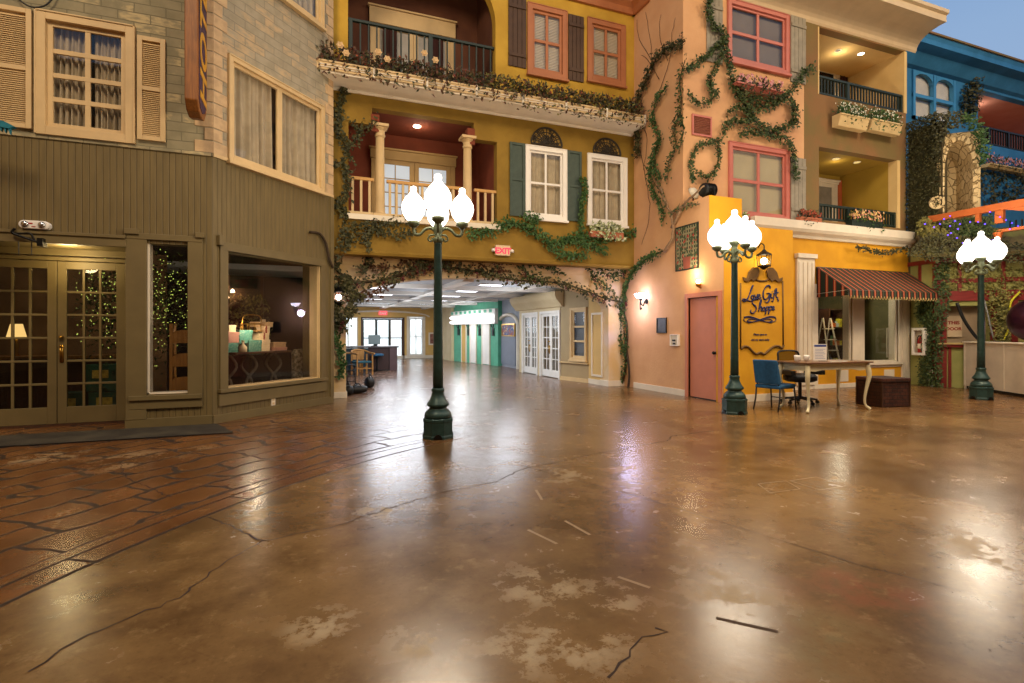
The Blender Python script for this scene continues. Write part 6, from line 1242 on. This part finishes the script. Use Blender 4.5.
gh = ground(352, 391); t = thing('hand_truck', 'upright black hand truck by the arch pier', 'trolley', at(gh.x, gh.y + .15, 0, .5)); f_ = MB()
for s in (-1, 1): f_.tube([(s * .1, 0, .1), (s * .1, .03, .5)], .014, 6)
f_.tube(smoothpath([(-.1, .03, .5), (-.08, .03, .56), (.08, .03, .56), (.1, .03, .5)]), .014, 6)
for z in (.2, .32, .44): f_.tube([(-.1, 0.01, z), (.1, .01, z)], .01, 6)
f_.build('frame', K['blackmetal'], t, smooth=True); MB().box(-.12, .12, -.14, .0, .01, .025).build('toe_plate', K['blackmetal'], t)
for s in (-1, 1):
    wl = MB().lathe([(.03, -.02), (.07, -.02), (.07, .02), (.03, .02)], 14); wl.v = [(z + s * .14, x + .03, y + .07) for x, y, z in wl.v]; wl.build('wheel', K['black'], t)
# hall lights
hl = glow('hall_panel', 'f0f2ff', 7)
for k, (x, y) in enumerate(((1.6, 12.4), (4.3, 12.6), (1.6, 14.6), (4.3, 14.8), (2.2, 17), (4.4, 17), (2.2, 19.4), (4.6, 19.4), (2.2, 22), (4.6, 22), (3, 24.6))):
    t = thing('ceiling_light', 'recessed white light panel in the hall ceiling', 'light', at(x, y, 2.498), 'hall ceiling panels'); MB().box(-.32, .32, -.17, .17, -.02, 0).build('frame', K['bright'], t); MB().box(-.28, .28, -.13, .13, -.024, -.02).build('diffuser', hl, t)
# ---------------------------------------------------------------- lamp posts
globe_m = glow('opal_globe', 'fff4e6', 4.2)
def lamp_post():
    t = thing('street_lamp', 'five globe', 'lamp'); g = K['lamp_green']
    b = MB(); b.lathe([(.195, 0), (.195, .03), (.188, .045), (.188, .2), (.195, .21), (.195, .235), (.17, .25)], 8); b.build('plinth', g, t)
    sw = MB()
    for k in range(4):
        a = PI / 2 * k + PI / 8 * 0; p_ = [(-.05, 0), (-.05, .03), (-.03, .055), (0, .065), (.03, .055), (.05, .03), (.05, 0)]
        m_ = Matrix.Rotation(a, 3, 'Z'); pre = len(sw.v); sw.prism(p_, -.1865, -.15); sw.v[pre:] = [tuple(m_ @ Vector(v)) for v in sw.v[pre:]]
    sw.build('plinth_cutout_shade', K['blackmetal'], t)  # black arch shapes stand for the shade inside the foot cutouts
    MB().lathe([(.17, .245), (.165, .29), (.15, .32), (.12, .35), (.1, .365), (.12, .385), (.14, .4), (.135, .42), (.1, .47), (.08, .52), (.072, .56), (.08, .575), (.08, .6), (.068, .61)], 28).build('base_bell', g, t, smooth=True)
    MB().lathe([(.064, .6), (.06, .9), (.047, 2.38), (.05, 2.41)], 24, flute=.1).build('pole', g, t, smooth=True)
    MB().lathe([(.05, 2.4), (.062, 2.42), (.062, 2.45), (.04, 2.48), (.05, 2.52), (.06, 2.58), (.045, 2.64), (.05, 2.68), (.08, 2.71), (.085, 2.74), (.07, 2.74)], 20).build('hub', K['lamp_arm'], t, smooth=True)
    def globe(z, s): 
        return [(.055 * s, z), (.09 * s, z + .03 * s), (.132 * s, z + .1 * s), (.145 * s, z + .165 * s), (.135 * s, z + .23 * s), (.1 * s, z + .29 * s), (.062 * s, z + .33 * s), (.04 * s, z + .36 * s), (.036 * s, z + .375 * s), (.042 * s, z + .395 * s), (.034 * s, z + .425 * s), (.001, z + .44 * s)]
    for k in range(4):
        a = PI / 2 * k; c, s = math.cos(a), math.sin(a); R3 = lambda x, z, y=0: (x * c - y * s, x * s + y * c, z)
        arm = MB(); arm.tube([R3(x, z) for x, z, *_ in smoothpath([(.03, 2.54, 0), (.09, 2.58, 0), (.16, 2.56, 0), (.22, 2.5, 0), (.28, 2.5, 0), (.298, 2.55, 0), (.298, 2.6, 0)])], .019, 8)
        arm.tube([R3(x, z) for x, z, *_ in smoothpath([(.04, 2.5, 0), (.1, 2.49, 0), (.12, 2.44, 0), (.08, 2.42, 0), (.07, 2.46, 0)])], .012, 6)
        o = arm.build('arm', K['lamp_arm'], t, smooth=True)
        MB().lathe([(.03, 2.58), (.05, 2.6), (.075, 2.62), (.075, 2.65), (.06, 2.66)], 16, R3(.298, 0)).build('fitter', K['lamp_arm'], o, smooth=True)
        MB().lathe(globe(2.655, 1.0), 20, R3(.298, 0)).build('globe', globe_m, o, smooth=True)
    MB().lathe(globe(2.74, 1.18), 20).build('globe', globe_m, t, smooth=True)
    return t
lp = lamp_post(); pos = [ground(438, 440), ground(734.5, 415), ground(981, 400)]
labs = ['green five globe lamp post standing alone before the arch', 'green five globe lamp post in front of the painted yellow sign wall', 'green five globe lamp post in front of the white bar counter']
for k, p in enumerate(pos):
    v = p - Vector((CAM.x, CAM.y, 0)); v.normalize(); p = p + v * .17
    mwp = at(p.x, p.y, 0, math.radians(-13))
    if k == 0: lp.matrix_world = mwp; lp['label'] = labs[0]
    else: dup(lp, mwp, labs[k])
    L = bpy.data.lights.new('lamp_post_light', 'POINT'); L.energy = (230, 150, 190)[k]; L.color = (1, .84, .62); L.shadow_soft_size = .45
    o = bpy.data.objects.new('lamp_post_light', L); C.objects.link(o); o.location = (p.x, p.y, 3.45)
# ---------------------------------------------------------------- table group
tcx, tcy = 8.12, 6.42; trz = math.radians(-4)
t = thing('writing_table', 'cream table on cabriole legs before the shop window', 'table', at(tcx, tcy, 0, trz)); tw, td, th_ = .62, .27, .81; crm = plain('table_cream', 'cfc39c', .5, .06, 6)
MB().prism([(-tw - .08, -td - .06), (tw + .08, -td - .06), (tw + .12, 0), (tw + .08, td + .06), (-tw - .08, td + .06), (-tw - .12, 0)], th_ - .025, th_, 'z').build('tabletop', plain('table_top_brown', '6a4a30', .3, .15, 4), t, bevel=.006)
ap = [(-tw, th_ - .025), (tw, th_ - .025), (tw, th_ - .14), (tw * .75, th_ - .15), (tw * .5, th_ - .125), (-tw * .5, th_ - .125), (-tw * .75, th_ - .15), (-tw, th_ - .14)]
a_ = MB().prism(ap, -td, -td + .02).prism(ap, td - .02, td).box(-tw, -tw + .02, -td, td, th_ - .14, th_ - .025).box(tw - .02, tw, -td, td, th_ - .14, th_ - .025); a_.build('apron', crm, t)
for sx in (-1, 1):
    for sy in (-1, 1):
        d_ = Vector((sx, sy * .6, 0)).normalized(); P0 = Vector((sx * tw, sy * td, 0)); pth = [(.0, th_ - .03, .034), (.03, th_ - .16, .04), (.035, .55, .036), (.0, .38, .026), (-.03, .2, .02), (-.02, .08, .018), (.03, .03, .024), (.05, .012, .026)]
        pp = smoothpath([P0 + d_ * a + Vector((0, 0, z)) for a, z, _ in pth], 3); rs = []
        for i in range(len(pp)): k = i / 3; k0 = int(min(k, len(pth) - 2)); rs.append(pth[k0][2] + (pth[k0 + 1][2] - pth[k0][2]) * (k - k0))
        MB().tube(pp, rs, 10).build('leg', crm, t, smooth=True)
t = thing('banquet_chair', 'blue upholstered chair on black legs at the end of the cream table', 'chair', at(7.36, 6.72, 0, math.radians(-80))); t.scale = (1, 1, .87); bl_ = plain('blue_fabric', '1f4f74', .85, .12, 20, bump=.2); 
st = MB(); st.prism([(-.23, .41), (.2, .43), (.24, .45), (.24, .49), (.2, .5), (-.2, .485), (-.23, .47)], -.225, .225, 'x'); st.build('seat', bl_, t, bevel=.02)
bk_ = MB(); bk_.prism([(-.2, .5), (-.16, .5), (-.25, .92), (-.29, .97), (-.315, .95), (-.24, .5)], -.215, .215, 'x'); bk_.build('backrest', bl_, t, bevel=.018)
MB().box(-.2, .2, -.245, -.235, .53, .56).build('back_seam', K['black'], t)
for s in (-1, 1):
    MB().tube([(s * .21, -.2, .46), (s * .215, -.22, .2), (s * .22, -.27, 0)], .013, 8).build('leg', K['black'], t, smooth=True); MB().tube([(s * .21, .2, .43), (s * .215, .22, .2), (s * .22, .24, 0)], .013, 8).build('leg', K['black'], t, smooth=True); MB().tube([(s * .21, -.2, .43), (s * .21, .2, .42)], .013, 6).tube([(s * .19, -.2, .44), (s * .19, -.28, .93)], .012, 6).build('side_frame', K['black'], t)
MB().tube([(-.215, .22, .2), (.215, .22, .2)], .01, 6).build('stretcher', K['black'], t)
t = thing('office_chair', 'black mesh backed office chair tucked behind the cream table', 'chair', at(8.35, 7.08, 0, math.radians(172))); blk = K['black']
MB().lathe([(.22, .4), (.28, .43), (.28, .5), (.24, .54)], 20).build('seat', blk, t, smooth=True)
MB().tube(smoothpath([(-.22, -.25, .62), (-.23, -.28, .82), (-.2, -.3, .93), (0, -.32, .95), (.2, -.3, .93), (.23, -.28, .82), (.22, -.25, .62), (0, -.27, .6), (-.22, -.25, .62)]), .018, 8).build('back_frame', blk, t, smooth=True)
ms = NT('mesh_back'); ms_t = ms.n('ShaderNodeBsdfTransparent'); ms_d = ms.n('ShaderNodeBsdfDiffuse'); ms_d.inputs[0].default_value = lin('1c1612'); ms_x = ms.n('ShaderNodeMixShader'); ms_x.inputs[0].default_value = .72; ms.t.links.new(ms_t.outputs[0], ms_x.inputs[1]); ms.t.links.new(ms_d.outputs[0], ms_x.inputs[2]); ms.t.links.new(ms_x.outputs[0], ms.out.inputs[0])
mb = MB()
for k in range(8):
    a, b = -.22 + .055 * k, -.22 + .055 * (k + 1); f = lambda x, z: (x, -.26 - .05 * (1 - (x / .22) ** 2) - .08 * (z - .62), z); mb.face(f(a, .61), f(b, .61), f(b, .93), f(a, .93))
mb.build('mesh_back', ms.mat, t); MB().tube([(0, -.1, .45), (0, -.27, .48), (0, -.3, .7)], .02, 6).build('back_stem', blk, t)
for s in (-1, 1): MB().box(s * .31 - .05, s * .31 + .05, -.2, .2, .53, .61).tube([(s * .2, 0, .44), (s * .31, 0, .46), (s * .31, 0, .55)], .02, 6).build('armrest', blk, t, bevel=.025)
MB().tube([(0, 0, .09), (0, 0, .45)], .03, 10).build('gas_column', blk, t)
for k in range(5):
    a = 2 * PI * k / 5 + .3; l = MB().tube([(0, 0, .11), (.3 * math.cos(a), .3 * math.sin(a), .075)], [.028, .018], 8).build('base_arm', blk, t); w_ = MB().lathe([(.012, -.02), (.03, -.02), (.03, .02), (.012, .02)], 12); w_.v = [(x + .3 * math.cos(a), z + .3 * math.sin(a), y + .031) for x, y, z in w_.v]; w_.build('caster', blk, l)
# things on the table
for px, lab in ((797, 'small white cup on the cream table nearer the office chair'), (806.5, 'small white cup on the cream table nearer the flyer stand')):
    q = Fr(0, 6.5, trz * 57.3 * 0).uv(px, 361); o_x = q[0]; t = thing('white_cup', lab, 'cup', at(o_x, 6.5, th_ + .001)); MB().lathe([(.025, 0), (.036, .01), (.045, .07), (.047, .1), (.042, .1), (.038, .02)], 16).build('bowl', K['bright'], t, smooth=True); MB().tube(smoothpath([(.043, 0, .08), (.075, 0, .07), (.07, 0, .035), (.04, 0, .025)]), .007, 6).build('handle', K['bright'], t, smooth=True)
q = Fr(0, 6.42, 0).uv(820, 361); t = thing('flyer_stand', 'clear stand with a blue headed white flyer on the cream table', 'stand', at(q[0], 6.42, th_ + .001, -.3)); MB().box(-.12, .12, -.003, .003, .0, .29).box(-.12, .12, -.05, .05, 0, .004).build('acrylic', K['glass'], t); MB().box(-.115, .115, -.006, -.003, .01, .285).build('flyer', K['bright'], t); MB().box(-.105, .105, -.008, -.006, .24, .275).build('header_band', plain('flyer_blue', '3a4a8a', .6, .05, 5), t)
ln = MB()
for k in range(7): ln.box(-.09, .09 - .02 * (k % 3), -.008, -.006, .04 + k * .026, .048 + k * .026)
ln.build('print_lines', plain('flyer_grey', '9aa0b8', .6, .05, 5), t)
# trunk
wm = NT('wicker_brown'); vv = wm.obj(); X = wm.xyz(vv); row = wm.math('FRACT', wm.math('MULTIPLY', X[2], 16)); cl = wm.math('FRACT', wm.math('ADD', wm.math('MULTIPLY', wm.math('ADD', X[0], X[1]), 9), wm.math('MULTIPLY', wm.math('FLOOR', wm.math('MULTIPLY', X[2], 16)), .5)))
gr_ = wm.math('MAXIMUM', wm.math('LESS_THAN', row, .22), wm.math('LESS_THAN', cl, .12)); wc = wm.mix(wm.step(wm.noise(vv, 8, 4), .35, .65), lin('33190f'), lin('4c2819'))
wick = wm.principled(wm.mix(wm.math('MULTIPLY', gr_, .7), wc, lin('170c07')), .6, 0, wm.bump(wm.math('SUBTRACT', 1.0, gr_), .7, .01))
v0, v1, v2 = ground(887, 406.8), ground(855, 404.6), ground(914, 406); ctr = Vector((9.42, 6.36, 0)); rz = math.radians(-36)
t = thing('wicker_trunk', 'dark brown woven trunk beside the cream table', 'trunk', at(9.52, 6.38, 0, math.radians(-8))); MB().box(-.29, .29, -.25, .25, .001, .43).build('body', wick, t, bevel=.008); MB().box(-.31, .31, -.27, .27, .432, .5).build('lid', wick, t, bevel=.01)
repeat('corner_strip', MB().box(-.01, .01, -.01, .01, 0, .43), K['darkwood'], t, [(-.295, -.255, 0), (.295, -.255, 0), (-.295, .255, 0)])
# ---------------------------------------------------------------- display window goods
tq = lambda px, py, o: FB.uv(px, py, -o)
def inb(px, py, o): q = tq(px, py, o); return FB.mat(q[0], q[1], -o)
tz = tq(255, 351, .75)[1]
t = thing('display_table', 'dark scroll legged table carrying gift boxes in the display window', 'table', FB.mat(tq(254, 351, .75)[0], 0, -.75)); MB().box(-.62, .55, -.3, .3, tz - .035, tz).build('tabletop', K['darkwood'], t, bevel=.006)
for sx in (-.5, -.1, .42):
    MB().tube(smoothpath([(sx, 0, tz - .03), (sx + .07, -.1, tz * .75), (sx - .06, 0, tz * .45), (sx + .08, -.12, 0)]), .022, 6).tube(smoothpath([(sx, 0, tz - .03), (sx - .07, .1, tz * .75), (sx + .06, 0, tz * .45), (sx - .08, .12, 0)]), .022, 6).build('scroll_leg', plain('grey_bark_%d' % int(sx * 100 + 60), '6a5e4e', .7, .3, 9), t, smooth=True)
teal = leafmat('teal_print', '2f6a5e', '3d7a6c', 'b8c0a0', 26); crmb = plain('cream_box', 'd2b890', .7, .1, 9); tanb = plain('tan_box', 'b89468', .7, .15, 9); redb = plain('red_box', '8a2a22', .6, .1, 9)
def giftbox(label, px0, py0, px1, py1, o, m, ribbon=None, lid=True):
    a = tq(px0, py1, o); b = tq(px1, py0, o); w = (b[0] - a[0]) / 2; h = b[1] - a[1]; t = thing('gift_box', label, 'box', FB.mat((a[0] + b[0]) / 2, a[1], -o)); MB().box(-w, w, 0, w * 1.5, 0, h * .72).build('body', m, t, bevel=.003); MB().box(-w - .006, w + .006, -.006, w * 1.5 + .006, h * .72, h).build('lid', m, t, bevel=.003)
    if ribbon: MB().box(-.012, .012, -.01, w * 1.5 + .01, 0, h + .004).build('ribbon', ribbon, t)
giftbox('teal flowered gift box lowest and nearest the window frame', 226, 343, 238, 355.5, .6, teal, None); giftbox('teal flowered gift box lowest, beside the cream bottle', 249, 340, 261.5, 355, .6, teal)
giftbox('teal flowered gift box stacked on the second row', 239.5, 330, 252.5, 343.5, .62, teal); giftbox('rose tan gift box on the second row by the window frame', 227, 332, 239, 343, .62, plain('rose_box', '9a6a5a', .7, .1, 9)); giftbox('cream gift box glowing beside the teal boxes', 262, 339.5, 270, 353.5, .6, crmb)
giftbox('cream gift box topmost on the right hand pile', 259, 333, 269, 340, .66, crmb, redb); giftbox('small cream gift box with red ribbon in the pile', 262, 326, 270, 333, .68, crmb, redb); giftbox('tall cream paper wrapped gift crowning the pile', 259.5, 322, 273, 327, .7, tanb); giftbox('flat tan gift box at the end of the table', 274, 342, 286, 347.5, .62, tanb); giftbox('low pinkish gift box at the end of the table', 275, 347, 287, 353, .58, plain('blush_box', 'b8826a', .7, .1, 9))
giftbox('small cream carton left of the wire basket', 229, 325, 236, 332, .66, crmb); 
a = tq(243, 353, .5); t = thing('cream_bottle', 'round shouldered cream bottle with tag among the teal boxes', 'bottle', FB.mat(a[0], tz, -.5)); MB().lathe([(.05, 0), (.06, .02), (.06, .08), (.02, .13), (.02, .17)], 14).build('glass_body', crmb, t, smooth=True); MB().lathe([(.024, .17), (.024, .19)], 10).build('stopper', K['midwood'], t)
a = tq(252, 330, .78); t = thing('wire_basket', 'gilt wire basket stand holding little parcels', 'basket', FB.mat(a[0], tq(252, 331, .78)[1], -.78)); wb_ = MB()
for z in (0, .12): wb_.tube([(x, y, z) for x, y in arcpts(0, 0, .2, .14, 0, 360, 18)], .008, 5)
for k in range(10): a_ = 2 * PI * k / 10; wb_.tube([(.2 * math.cos(a_), .14 * math.sin(a_), 0), (.2 * math.cos(a_), .14 * math.sin(a_), .12)], .006, 5)
wb_.tube(smoothpath([(-.2, 0, .12), (-.15, 0, .26), (.15, 0, .26), (.2, 0, .12)]), .01, 6); wb_.build('wire', K['brass'], t); MB().lathe([(.19, .0), (.19, .01)], 18).build('tray', K['midwood'], t)
tree = thing('display_tree', 'small olive tree with a cream tag standing behind the gift boxes', 'tree', FB.mat(tq(250, 350, 1.4)[0], 0, -1.4)); MB().tube([(0, 0, 0), (.02, 0, .7), (0, 0, 1.5)], [.03, .025, .012], 6).build('trunk', K['stem'], tree); lm = MB(); rr = random.Random(5)
for k in range(700): a_ = rr.uniform(0, 6.28); q = rr.random() ** .5 * .42; z = rr.uniform(.85, 1.95); lm.leaf((q * math.cos(a_), q * math.sin(a_) * .7, z), (rr.uniform(-1, 1), rr.uniform(-1, 1), rr.uniform(-.5, 1)), (0, 0, 1), .09, .035)
lm.build('leaves', K['olive_leaf'], tree); MB().box(-.06, .06, -.32, -.31, 1.38, 1.53).build('tag', crmb, tree)
t = thing('display_chair', 'cream patterned parson chair at the end of the display table', 'chair', FB.mat(tq(300, 365, .75)[0], 0, -.75)); pat = leafmat('chair_damask', 'b8a888', '6a6048', '8a7a58', 18); ct = tq(300, 349, .75)[1]
MB().prism([(-.17, .38), (.17, .38), (.18, ct - .08), (.13, ct), (-.12, ct), (-.18, ct - .06)], -.05, .05).build('backrest', pat, t, bevel=.02); MB().box(-.5, -.1, -.17, .25, .3, .42).build('seat', pat, t, bevel=.02); repeat('leg', MB().box(-.02, .02, -.02, .02, 0, .31), K['darkwood'], t, [(-.45, -.13, 0), (.12, -.04, 0), (-.45, .2, 0), (.12, .04, 0)])
# plum room: picture, tree built for a glass reflection, wine rack, lamp, counter
FI = Fr(-5.5, 12.6, 0)
t = thing('reflected_tree', 'leafy tree strung with tiny yellow green lights, built as the reflection in the narrow window', 'tree', at(-2.55, 9.9)); MB().tube([(0, 0, 0), (.03, 0, .8), (0, .03, 1.6)], [.05, .04, .02], 8).build('trunk', K['stem'], t); lm, bl2 = MB(), MB(); rr = random.Random(6)  # stands inside in place of lit trees reflected in the glass
for k in range(1500): a_ = rr.uniform(0, 6.28); q = rr.random() ** .5 * .75; z = min(2.6, rr.gauss(1.75, .45)); lm.leaf((q * math.cos(a_), q * math.sin(a_) * .7, z), (rr.uniform(-1, 1), rr.uniform(-1, 1), rr.uniform(-1, .5)), (0, 0, 1), .08, .04)
for k in range(420): a_ = rr.uniform(0, 6.28); q = .35 + rr.random() * .42; z = min(2.6, rr.gauss(1.8, .42)); bl2.ball((q * math.cos(a_), q * math.sin(a_) * .7, z), .007, 3)
lm.build('leaves', K['ivy'], t); o = bl2.build('light_string', glow('tiny_green_lights', 'c8d860', 2.2), t); o['kind'] = 'stuff'
t = thing('wine_rack', 'curved honey coloured wooden rack inside the narrow window', 'rack', at(-1.257 + FA.uv(186, 350, -.5)[0], 8.98)); rk = MB()
for s in (-.17, .17): rk.box(s - .02, s + .02, -.12, .12, 0, 1.42)
rk.build('uprights', K['midwood'], t)
for k in range(4):
    z = .12 + k * .34; ap_ = [(-.15, z), (.15, z), (.15, z + .14)] + arcpts(0, z + .14, .15, .05, 0, 180, 10)[1:]; MB().prism(ap_, -.12, -.09).build('curved_shelf', K['midwood'], t)
t = thing('table_lamp', 'glowing cream shaded table lamp behind the shop door panes', 'lamp', at(-4.3, 10.6, .921)); t.scale = (.75, .75, 1.1); sh_ = MB().lathe([(.17, .26), (.1, .46)], 16); sh_.build('lamp_shade', glow('lamp_shade_glow', 'ffcf7a', 1.6), t, smooth=True); MB().lathe([(.07, 0), (.03, .05), (.05, .14), (.02, .22), (.02, .3)], 14).build('base', K['brass'], t, smooth=True)
t = thing('shop_counter', 'dark counter with green crates inside the olive shop', 'counter', at(-4.3, 10.6)); MB().box(-.9, 1.3, -.25, .3, 0, .88).build('body', K['darkwood'], t); MB().box(-.95, 1.35, -.3, .35, .88, .92).build('worktop', K['midwood'], t)
cg = plain('crate_green', '1d4a34', .6, .2, 6)
for k, (x, z, lab) in enumerate(((-3.3, 0, 'green crate on the shop floor nearest the door handle'), (-2.85, 0, 'green crate on the shop floor nearest the door jamb'), (-2.9, .41, 'green crate stacked topmost near the door jamb'))):
    t = thing('green_crate', lab, 'crate', at(x, 9.75, z + .001)); MB().box(-.2, .2, -.17, .17, 0, .4).build('body', cg, t, bevel=.008); MB().box(-.1, .1, -.175, -.17, .2, .32).build('yellow_label', plain('crate_label_%d' % k, 'b8a040', .6, .3, 20), t)
setting(MB().box(-5.4, -2.4, 11.2, 11.25, 0, 2.7).build('wall_shop_shelving', plain('backroom_tan', '8a6a4a', .8, .3, 2)), 'tan back partition inside the olive shop', 'wall')
panel('dark_painting', 'dark framed painting on the plum wall in the display window', 'painting', Fr(0, 12.55, 0), (-1.6, -.9, 1.6, 2.5), .05, 'darkwood', plain('night_painting', '2a2a20', .5, .5, 4), .06)
# ---------------------------------------------------------------- rest of the atrium, behind the viewer
atr = two('atrium_stucco', 'b08a58', 'c09a64', .6, .35, .65, .9, .2)
setting(wallcells(MB(), -9, 24, 0, 12, [(a, a + 1.2, b, b + 1.7) for a in range(-7, 23, 4) for b in (1.0, 4.6, 8.2)]).box(-9, 24, .5, .6, 0, 12).build('wall_atrium_south', atr, mw=at(0, -9.2)), 'tall tan atrium wall with window niches facing the plaza', 'wall')
setting(MB().box(-9.2, -9, -9, 12, 0, 12).build('wall_atrium_west', atr), 'tall tan atrium wall on the brick shop side', 'wall')
setting(MB().box(24, 24.2, -9, 9.6, 0, 8).build('wall_atrium_east', atr), 'tan atrium wall beyond the blue house', 'wall')
# ---------------------------------------------------------------- light
def area(name, loc, target, sx, sy, power, col):
    L = bpy.data.lights.new(name, 'AREA'); L.shape = 'RECTANGLE'; L.size = sx; L.size_y = sy; L.energy = power; L.color = col
    o = bpy.data.objects.new(name, L); C.objects.link(o); o.location = loc; o.rotation_euler = (Vector(target) - Vector(loc)).to_track_quat('-Z', 'Y').to_euler(); return o
def point(name, loc, power, col, size=.08):
    L = bpy.data.lights.new(name, 'POINT'); L.energy = power; L.color = col; L.shadow_soft_size = size
    o = bpy.data.objects.new(name, L); C.objects.link(o); o.location = loc; return o
WARM = (1, .76, .47)
area('atrium_lamp_west', (-4, -.5, 12.5), (1, 9, 4), 3, 3, 1000, WARM); area('atrium_lamp_middle', (5, -3, 13), (5, 9, 4), 3, 3, 520, WARM); area('atrium_lamp_east', (14, -1, 12), (12, 9, 4), 3, 3, 800, WARM)
SL = bpy.data.lights.new('atrium_spot', 'SPOT'); SL.energy = 4600; SL.color = WARM; SL.spot_size = 1.1; SL.spot_blend = .9; SL.shadow_soft_size = .25; so = bpy.data.objects.new('atrium_spot', SL); C.objects.link(so); so.location = (9, 3.6, 12.5); 
p = FD.o + FD.d * FD.uv(643, 296)[0]; point('sconce_light', (6.72, p.y, 1.85), 24, (.74, .68, 1), .1); p = FD.o + FD.d * FD.uv(697, 283)[0]; point('uplight_light', (6.95, p.y, 2.45), 12, WARM, .06)
q = FS.uv(764, 262, .15); point('lantern_light', (q[0], 7.35, q[1]), 4, WARM); q = FC.uv(338.5, 298, .14); point('pier_lantern_light', (q[0], 10.6, q[1]), 3, (1, .7, .6))
point('door_recess_light', (-3.0, 8.72, 2.28), 20, (1, .78, .4), .12)
for x, y in ((2.2, 13), (4.4, 13.5), (2.5, 16), (4.5, 17), (3.5, 20), (5, 21), (3, 24.5)): area('hall_panel_light', (x, y, 2.38), (x, y, 0), 1.6, 1.2, 38, (.84, .91, 1))
for x, y in ((1.8, 12.6), (4.9, 12.8), (3.2, 15.6), (3.4, 19), (3, 23)): point('hall_fill_light', (x, y, 1.75), 36, (.84, .91, 1), .5)  # added fill points without fixtures, they brighten the hall ceiling
area('backdrop_fill_light', (3, 27.6, 5.2), (3, 30.2, 1.2), 8, 1.5, 850, (.88, .95, 1)); point('marquee_light', (5.7, 20.5, 1.7), 30, (.95, .97, 1), .3)  # the area lamp is added to brighten the backdrop behind the hall doors
q = FB.mat(tq(255, 345, .4)[0], tz + .45, -.4) @ Vector((0, 0, 0)); point('display_light', q, 24, (1, .8, .55), .05); point('shop_interior_light', (-3.6, 10.2, 2.4), 6, (1, .8, .55)); 
point('top_olive_balcony_light', FE.mat((bu[0] + bu[1]) / 2, bu[3] - .2, -.6) @ Vector((0, 0, 0)), 7, (1, .82, .55)); point('lower_olive_balcony_light', FE.mat((bl[0] + bl[1]) / 2, bl[3] - .15, -.6) @ Vector((0, 0, 0)), 3, (1, .8, .5))
point('columned_balcony_light', FU.mat((balo[0][0] + balo[2][1]) / 2, balo[1][3] - .2, -.6) @ Vector((0, 0, 0)), 5, (1, .8, .55)); point('gift_shop_light', (12.1, 9.05, 2.3), 85, (1, .9, .65), .2); point('coral_balcony_light', FW.mat(cb[0] + 1.2, cb[3] - .25, -.7) @ Vector((0, 0, 0)), 8, (1, .8, .65), .1)
point('awning_light', (12, 8.2, 2.1), 0.01, WARM)
w = bpy.data.worlds.new('dusk_sky'); bpy.context.scene.world = w; w.use_nodes = True; nt = w.node_tree; nt.nodes.clear(); oo = nt.nodes.new('ShaderNodeOutputWorld'); bg = nt.nodes.new('ShaderNodeBackground'); tc = nt.nodes.new('ShaderNodeTexCoord'); sx = nt.nodes.new('ShaderNodeSeparateXYZ'); cr = nt.nodes.new('ShaderNodeValToRGB')
nt.links.new(tc.outputs['Generated'], sx.inputs[0]); nt.links.new(sx.outputs[2], cr.inputs[0]); e = cr.color_ramp.elements; e[0].position = 0.0; e[0].color = lin('b8cce8'); e[1].position = 1.0; e[1].color = lin('4f7fc0'); e2 = cr.color_ramp.elements.new(.4); e2.color = lin('9fc0ea'); e3 = cr.color_ramp.elements.new(.62); e3.color = lin('74a2dc')
nt.links.new(cr.outputs[0], bg.inputs[0]); bg.inputs[1].default_value = .8; nt.links.new(bg.outputs[0], oo.inputs[0])
cam = bpy.data.cameras.new('camera'); cam.sensor_width = 36; cam.lens = FPX / 1024 * 36; cam.shift_y = -(341.5 - HY) / 1024; cam.clip_start = .05
co = bpy.data.objects.new('camera', cam); C.objects.link(co); co.location = CAM; co.rotation_euler = (PI / 2, 0, -TH); bpy.context.scene.camera = co
vs = bpy.context.scene.view_settings; vs.view_transform = 'Standard'; vs.look = 'None'; vs.exposure = 0.0; vs.gamma = 1.0; vs.use_curve_mapping = False
